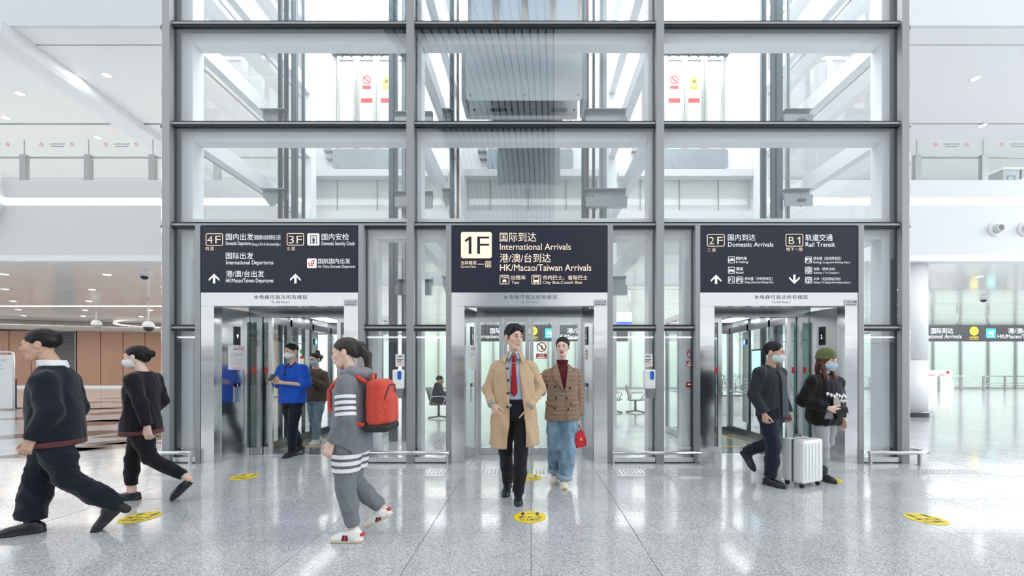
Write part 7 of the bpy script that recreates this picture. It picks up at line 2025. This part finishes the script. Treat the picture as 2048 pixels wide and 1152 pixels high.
# ---------------------------------------------------------------- 6: dark suit striding out of the frame
P = person('person in a dark navy suit with white collar, striding past the white board', (-3.98, 3.33, 0), -62)
SUIT = cloth('suit_navy', (0.010, 0.012, 0.022), 0.8); REFLECT = cloth('reflection_dusky_red', (0.12, 0.04, 0.045), 0.85)  # dusky red is the colour of a reflection painted on the jacket bottoms
aL = [(-0.175, 0.02, 1.27), (-0.212, 0.06, 1.03), (-0.20, 0.02, 0.81)]
aR = [(0.175, 0.02, 1.27), (0.212, 0.07, 1.03), (0.20, -0.03, 0.82)]
legs = [((-0.095, 0.0, 0.82), (-0.10, -0.12, 0.46), (-0.095, -0.17, 0.12), 0.115, 0.100, 0.098), ((0.095, 0.03, 0.82), (0.10, 0.12, 0.47), (0.10, 0.44, 0.19), 0.110, 0.085, 0.075)]
torso, top, tr, body = walker(P, (0, -0.07, 1.565), 1.05, head_R(0, 6), short_hair, SKIN3,
    [(0.74, 0, 0.02, 0.200, 0.160), (0.90, 0, 0.02, 0.200, 0.160), (1.08, 0, 0.01, 0.195, 0.152), (1.22, 0, 0.005, 0.192, 0.138), (1.32, 0, 0.01, 0.165, 0.115), (1.37, 0, 0.01, 0.120, 0.095), (1.41, 0, 0.01, 0.085, 0.080)],
    SUIT, aL, aR, (0.082, 0.078, 0.062), legs, SUIT, [(0.72, 0, 0, 0.16, 0.13), (0.82, 0, 0, 0.18, 0.14), (0.92, 0, 0, 0.17, 0.13)],
    [relaxed((0, 0.0, -1), -1), relaxed((0, -0.4, -0.9), 1)], leg_wr=0.016, sock=RUBBER)
shell(Prof([(0.74, 0, 0.02, 0.203, 0.163), (0.79, 0, 0.02, 0.203, 0.163)]), lambda z: (0, 2 * math.pi), 0.742, 0.785, 0.002, 0.006, 'reflection_band', REFLECT, top, 3, 60)  # reddish reflection painted as a band round the jacket
cl = Prof([(1.39, 0, 0.005, 0.090, 0.088), (1.46, 0, -0.01, 0.074, 0.080)], 2.0)
shell(cl, lambda z: (math.radians(12), math.radians(348)), 1.375, 1.445, 0.002, 0.006, 'collar', cloth('collar_white', (0.8, 0.8, 0.8), 0.7), P, 4, 40)
LEA = MATS['leather_black']
shoe(P, (-0.095, -0.165, 0), 0, 0.30, 'shoe', LEA, RUBBER, 'oxford'); shoe(P, (0.10, 0.46, 0.01), 0, 0.30, 'shoe', LEA, RUBBER, 'oxford', 48)

# ---------------------------------------------------------------- 7: black uniform and loafers
P = person('person in a black uniform, cropped trousers and black loafers', (-4.03, 4.14, 0), -76)
BLK = cloth('uniform_black', (0.010, 0.010, 0.013), 0.8)
aL = [(-0.17, 0.02, 1.26), (-0.20, 0.07, 1.02), (-0.17, -0.05, 0.84)]
aR = [(0.17, 0.02, 1.26), (0.20, 0.11, 1.03), (0.18, 0.15, 0.80)]
legs = [((-0.085, -0.02, 0.80), (-0.088, -0.13, 0.44), (-0.085, -0.14, 0.155), 0.095, 0.068, 0.055), ((0.085, 0.02, 0.80), (0.088, 0.12, 0.46), (0.09, 0.42, 0.26), 0.095, 0.068, 0.055)]
torso, top, tr, body = walker(P, (0, -0.05, 1.490), 0.97, head_R(0, 4), bun_hair, SKIN2,
    [(0.70, 0, 0.0, 0.195, 0.150), (0.82, 0, 0, 0.190, 0.148), (0.98, 0, 0, 0.165, 0.125), (1.15, 0, 0.0, 0.180, 0.130), (1.26, 0, 0.012, 0.155, 0.105), (1.31, 0, 0.015, 0.105, 0.085), (1.35, 0, 0.015, 0.075, 0.070)],
    BLK, aL, aR, (0.068, 0.060, 0.048), legs, BLK, [(0.70, 0, 0, 0.145, 0.115), (0.80, 0, 0, 0.170, 0.13), (0.90, 0, 0, 0.16, 0.12)],
    [relaxed((0, -0.3, -1), -1), relaxed((0, 0.1, -1), 1)], female=True, mask=MASKW)
shell(Prof([(0.70, 0, 0, 0.198, 0.154), (0.76, 0, 0, 0.196, 0.153)]), lambda z: (0, 2 * math.pi), 0.702, 0.745, 0.000, 0.006, 'reflection_band', REFLECT, top, 3, 60)  # band carries the painted reflection along the lower edge of the top
shoe(P, (-0.085, -0.130, 0), 0, 0.26, 'loafer', LEA, RUBBER, 'loafer'); shoe(P, (0.09, 0.47, 0.05), 0, 0.26, 'loafer', LEA, RUBBER, 'loafer', 45)
local(MB().tube([(-0.085, -0.13, 0.04), (-0.085, -0.135, 0.155)], [0.034, 0.036], 16), 'ankle', SKIN2, body)

# ---------------------------------------------------------------- 8: dark cardigan
P = person('person in a charcoal cardigan and pale mask beside the white suitcase', (2.87, 4.77, 0), 26)
CARD = cloth('cardigan_charcoal', (0.028, 0.030, 0.036), 0.9); TEEG = cloth('tee_slate', (0.055, 0.065, 0.085), 0.85); NAV2 = cloth('trousers_navy', (0.010, 0.016, 0.033), 0.8)
aL = [(-0.195, 0.02, 1.32), (-0.245, 0.06, 1.07), (-0.215, -0.05, 0.855)]
aR = [(0.195, 0.02, 1.32), (0.250, 0.05, 1.07), (0.235, -0.05, 0.845)]
legs = [((-0.09, 0.0, 0.84), (-0.09, -0.08, 0.47), (-0.075, -0.030, 0.10), 0.102, 0.080, 0.070), ((0.09, 0.02, 0.84), (0.085, 0.08, 0.47), (0.09, 0.40, 0.30), 0.100, 0.078, 0.066)]
torso, top, tr, body = walker(P, (0, -0.035, 1.560), 1.03, head_R(16, 6), short_hair, SKIN3,
    [(0.80, 0, 0, 0.205, 0.145), (0.95, 0, 0, 0.200, 0.142), (1.10, 0, 0, 0.195, 0.135), (1.24, 0, 0.005, 0.205, 0.130), (1.33, 0, 0.015, 0.172, 0.108), (1.38, 0, 0.025, 0.115, 0.085), (1.42, 0, 0.028, 0.078, 0.072)],
    CARD, aL, aR, (0.074, 0.068, 0.056), legs, NAV2, [(0.74, 0, 0, 0.155, 0.12), (0.84, 0, 0, 0.175, 0.13), (0.93, 0, 0, 0.168, 0.12)],
    [relaxed((0.05, -0.15, -1), -1, curl=(0.8, 0.85, 0.9, 0.95)), relaxed((0, -0.15, -1), 1, curl=(0.8, 0.85, 0.9, 0.95))], mask=MASKP, sock=RUBBER)
patch(torso, [(-0.030, 1.35), (0.045, 1.35), (0.070, 1.10), (0.085, 0.815), (-0.045, 0.815), (-0.040, 1.10)], 0.010, 0.006, 'undershirt', TEEG, P, 0.02)
shoe(P, (-0.075, -0.025, 0), 4, 0.28, 'shoe', LEA, RUBBER, 'oxford'); shoe(P, (0.09, 0.45, 0.12), 0, 0.28, 'shoe', LEA, RUBBER, 'oxford', 50)

# ---------------------------------------------------------------- 9: green beanie
P = person('person in an olive beanie and black sweatshirt with white print', (3.63, 4.94, 0), 14)
SWT = cloth('sweatshirt_black', (0.010, 0.010, 0.012), 0.85); LEG = cloth('leggings_silver', (0.40, 0.42, 0.44), 0.6); AUB = mat('hair_auburn', (0.085, 0.028, 0.014), 0.45, bump=(160, 0.4, 0.004))
aL = [(-0.185, 0.0, 1.21), (-0.285, 0.03, 0.985), (-0.150, -0.17, 0.905)]
aR = [(0.185, 0.0, 1.21), (0.262, 0.05, 0.97), (0.235, -0.04, 0.76)]
legs = [((-0.085, 0.0, 0.78), (-0.075, -0.05, 0.43), (-0.045, -0.02, 0.16), 0.085, 0.060, 0.045), ((0.085, 0.02, 0.78), (0.13, 0.06, 0.45), (0.17, 0.32, 0.35), 0.085, 0.060, 0.045)]
torso, top, tr, body = walker(P, (0, -0.03, 1.465), 0.98, head_R(8, 6), long_hair, SKIN2,
    [(0.68, 0, 0, 0.190, 0.140), (0.76, 0, 0, 0.225, 0.165), (0.95, 0, 0, 0.225, 0.165), (1.10, 0, 0, 0.215, 0.145), (1.20, 0, 0.005, 0.192, 0.125), (1.26, 0, 0.02, 0.135, 0.095), (1.30, 0, 0.025, 0.085, 0.075), (1.34, 0, 0.02, 0.062, 0.060)],
    SWT, aL, aR, (0.082, 0.085, 0.050), legs, LEG, [(0.68, 0, 0, 0.145, 0.11), (0.78, 0, 0, 0.170, 0.125), (0.86, 0, 0, 0.16, 0.115)],
    [((0.75, -0.5, -0.3), (0.2, 0.8, 0.2), (0.2, -0.2, 0.9), bk), relaxed((0, -0.15, -1), 1)], female=True, mask=MASKB, hairm=AUB, wr=0.014, leg_wr=0.005)
OLIVE = cloth('beanie_olive', (0.135, 0.165, 0.065), 0.9, bump=(260, 0.6, 0.004))
c_, R_ = (0, -0.03, 1.465), head_R(8, 6)
def bean(v):
    v.ell((0, 0.024, 0.075), (0.094, 0.112, 0.098)); v.put(lambda X, Y, Z: (Z - 0.030) - (Y) * 0.10 + X * 0, (-1, -1, -0.4), (1, 1, 0.06), op='s')
    v.chain([(0.095 * math.sin(t) * 0.93, 0.024 - 0.110 * math.cos(t) * 0.93, 0.044) for t in [2 * math.pi * q / 16 for q in range(17)]], [0.016] * 17, k=0.01)
bn = hairs(c_, R_, 0.98, 0.006, bean, 'beanie', OLIVE, P, 0.003, 120, (1, 1, 0.05))
# printed lettering and motif on the sweatshirt front
WPR = mat('print_white', (0.80, 0.80, 0.82), 0.8)
rng_ = random.Random(4)
for k in range(9):                                                    # torn white script across the chest
    x0 = -0.150 + 0.036 * k; z0 = 1.085 - 0.012 * (k % 3) - 0.0030 * k
    patch(torso, [(x0, z0), (x0 + 0.014, z0 + 0.012), (x0 + 0.030, z0 + 0.004), (x0 + 0.026, z0 - 0.030), (x0 + 0.012, z0 - 0.022 - 0.012 * rng_.random()), (x0 + 0.004, z0 - 0.045)], 0.020, 0.004, 'print_mark', WPR, top, 0.03)
for k in range(5):
    x0 = 0.01 + 0.032 * k; z0 = 1.005 - 0.010 * (k % 2)
    patch(torso, [(x0, z0), (x0 + 0.022, z0 + 0.006), (x0 + 0.026, z0 - 0.024), (x0 + 0.006, z0 - 0.034)], 0.020, 0.004, 'print_mark', WPR, top, 0.03)
patch(torso, [(-0.075, 1.03), (-0.03, 1.05), (0.0, 1.0), (0.015, 0.93), (-0.05, 0.90), (-0.09, 0.95)], 0.018, 0.005, 'print_motif', mat('print_tan', (0.42, 0.37, 0.32), 0.8), top, 0.03)
shoe(P, (-0.045, -0.015, 0), 2, 0.25, 'boot', LEA, RUBBER, 'boot'); shoe(P, (0.17, 0.36, 0.20), 0, 0.25, 'boot', LEA, RUBBER, 'boot', 40)
local(MB().tube([(-0.046, -0.016, 0.10), (-0.047, -0.022, 0.21)], [0.046, 0.049], 20), 'sock', cloth('sock_slate', (0.07, 0.08, 0.09), 0.9), P)
ph = tag(MB().bevbox(-0.036, 0.036, -0.005, 0.005, -0.07, 0.07, 0.003).build('smartphone', BLACKGL), 'black smartphone held at the waist of the sweatshirt', 'phone')
ph.location = P.matrix_basis @ Vector((-0.03, -0.235, 0.87)); ph.rotation_euler = (math.radians(20), math.radians(70), math.radians(20))

# ---------------------------------------------------------------- white suitcase
sc = thing('suitcase', 'white hard-shell suitcase on wheels between the masked pair', 'suitcase', (3.215, 4.74, 0)); sc.rotation_euler = (0, 0, math.radians(24))
SHELL = mat('suitcase_white', (0.78, 0.80, 0.80), 0.3); SEAM = mat('suitcase_seam', (0.10, 0.11, 0.12), 0.5)
local(MB().bevbox(-0.185, 0.185, -0.125, -0.006, 0.055, 0.555, 0.035), 'front_shell', SHELL, sc); local(MB().bevbox(-0.185, 0.185, 0.006, 0.125, 0.055, 0.555, 0.035), 'back_shell', SHELL, sc)
local(MB().bevbox(-0.180, 0.180, -0.012, 0.012, 0.060, 0.550, 0.006), 'zip_seam', SEAM, sc)
for k in range(5): local(MB().bevbox(-0.14 + k * 0.06, -0.10 + k * 0.06, -0.131, -0.12, 0.10, 0.51, 0.004), 'rib', SHELL, sc)
local(MB().bevbox(0.186, 0.192, -0.03, 0.03, 0.20, 0.46, 0.002), 'side_handle', SEAM, sc)
local(MB().tube([(-0.06, 0.06, 0.555), (-0.06, 0.06, 0.585), (0.06, 0.06, 0.585), (0.06, 0.06, 0.555)], 0.010, 8), 'carry_handle', SEAM, sc)
for sx in (-1, 1):
    for sy in (-1, 1):
        w = local(MB().lathe([(0.012, -0.011), (0.026, -0.010), (0.026, 0.010), (0.012, 0.011)], (sx * 0.145, sy * 0.085, 0.027), 16, axis='x'), 'wheel', RUBBER, sc)
        local(MB().bevbox(sx * 0.145 - 0.018, sx * 0.145 + 0.018, sy * 0.085 - 0.018, sy * 0.085 + 0.018, 0.040, 0.062, 0.004), 'wheel_fork', SEAM, w)

# ---------------------------------------------------------------- 10: seated person far behind the glass, and the chairs
def beam_seat(x, y, rz, label):
    o = thing('terminal_seat', label, 'seat', (x, y, 0), 'metal waiting seats'); o.rotation_euler = (0, 0, math.radians(rz))
    SM = mat('seat_steel', (0.16, 0.17, 0.18), 0.35, metal=0.7)
    local(MB().prism([(-0.22, 0.43), (0.20, 0.41), (0.26, 0.46), (0.27, 0.45), (0.205, 0.385), (-0.225, 0.405)], 'x', -0.27, 0.27), 'seat_pan', SM, o)
    local(MB().prism([(0.20, 0.40), (0.22, 0.40), (0.34, 0.86), (0.32, 0.86)], 'x', -0.27, 0.27), 'backrest', SM, o)
    for sx in (-1, 1):
        local(MB().tube([(sx * 0.29, 0.22, 0.40), (sx * 0.29, 0.20, 0.62), (sx * 0.29, -0.16, 0.64), (sx * 0.29, -0.20, 0.58), (sx * 0.29, -0.12, 0.40)], 0.015, 8), 'armrest', CHROME, o)
    local(MB().tube([(0, 0.05, 0.40), (0, 0.05, 0.06)], 0.035, 10), 'pedestal', SM, o)
    local(MB().tube([(0, -0.26, 0.02), (0, 0.02, 0.07), (0, 0.34, 0.02)], 0.025, 8), 'foot', SM, o)
    return o
beam_seat(-2.50, 11.05, 90, 'steel waiting seat under the seated person behind the glass')
for k in range(2): beam_seat(FX(1228 + 46 * k, 12.5), 12.5, 180 if False else 70, ('steel waiting seat behind the glass next to the dispenser' if k else 'steel waiting seat behind the glass next to the middle portal'))
P = person('seated person in dark clothes seen behind the glass beside the middle lift', (-2.50, 11.05, 0), 90)
aL = [(-0.19, 0.06, 0.93), (-0.23, 0.02, 0.70), (-0.16, -0.22, 0.66)]; aR = [(0.19, 0.06, 0.93), (0.23, 0.02, 0.70), (0.16, -0.22, 0.66)]
legs = [((-0.09, 0.02, 0.50), (-0.10, -0.40, 0.50), (-0.10, -0.40, 0.12), 0.09, 0.075, 0.06), ((0.09, 0.02, 0.50), (0.10, -0.42, 0.50), (0.10, -0.46, 0.12), 0.09, 0.075, 0.06)]
walker(P, (0, 0.01, 1.155 - 0.10), 1.0, head_R(0, 10), short_hair, SKIN3,
    [(0.46, 0, 0.06, 0.20, 0.15), (0.62, 0, 0.07, 0.20, 0.15), (0.80, 0, 0.07, 0.205, 0.14), (0.90, 0, 0.065, 0.17, 0.11), (0.95, 0, 0.06, 0.10, 0.08), (0.98, 0, 0.055, 0.07, 0.07)],
    SUIT, aL, aR, (0.072, 0.064, 0.05), legs, SUIT, [(0.44, 0, 0.05, 0.17, 0.14), (0.52, 0, 0.05, 0.175, 0.14), (0.60, 0, 0.06, 0.17, 0.13)],
    [relaxed((0.2, -0.8, -0.3), -1), relaxed((-0.2, -0.8, -0.3), 1)], neck=(0, 0.05))
shoe(P, (-0.10, -0.40, 0), 0, 0.27, 'shoe', LEA, RUBBER, 'oxford'); shoe(P, (0.10, -0.46, 0), 0, 0.27, 'shoe', LEA, RUBBER, 'oxford')
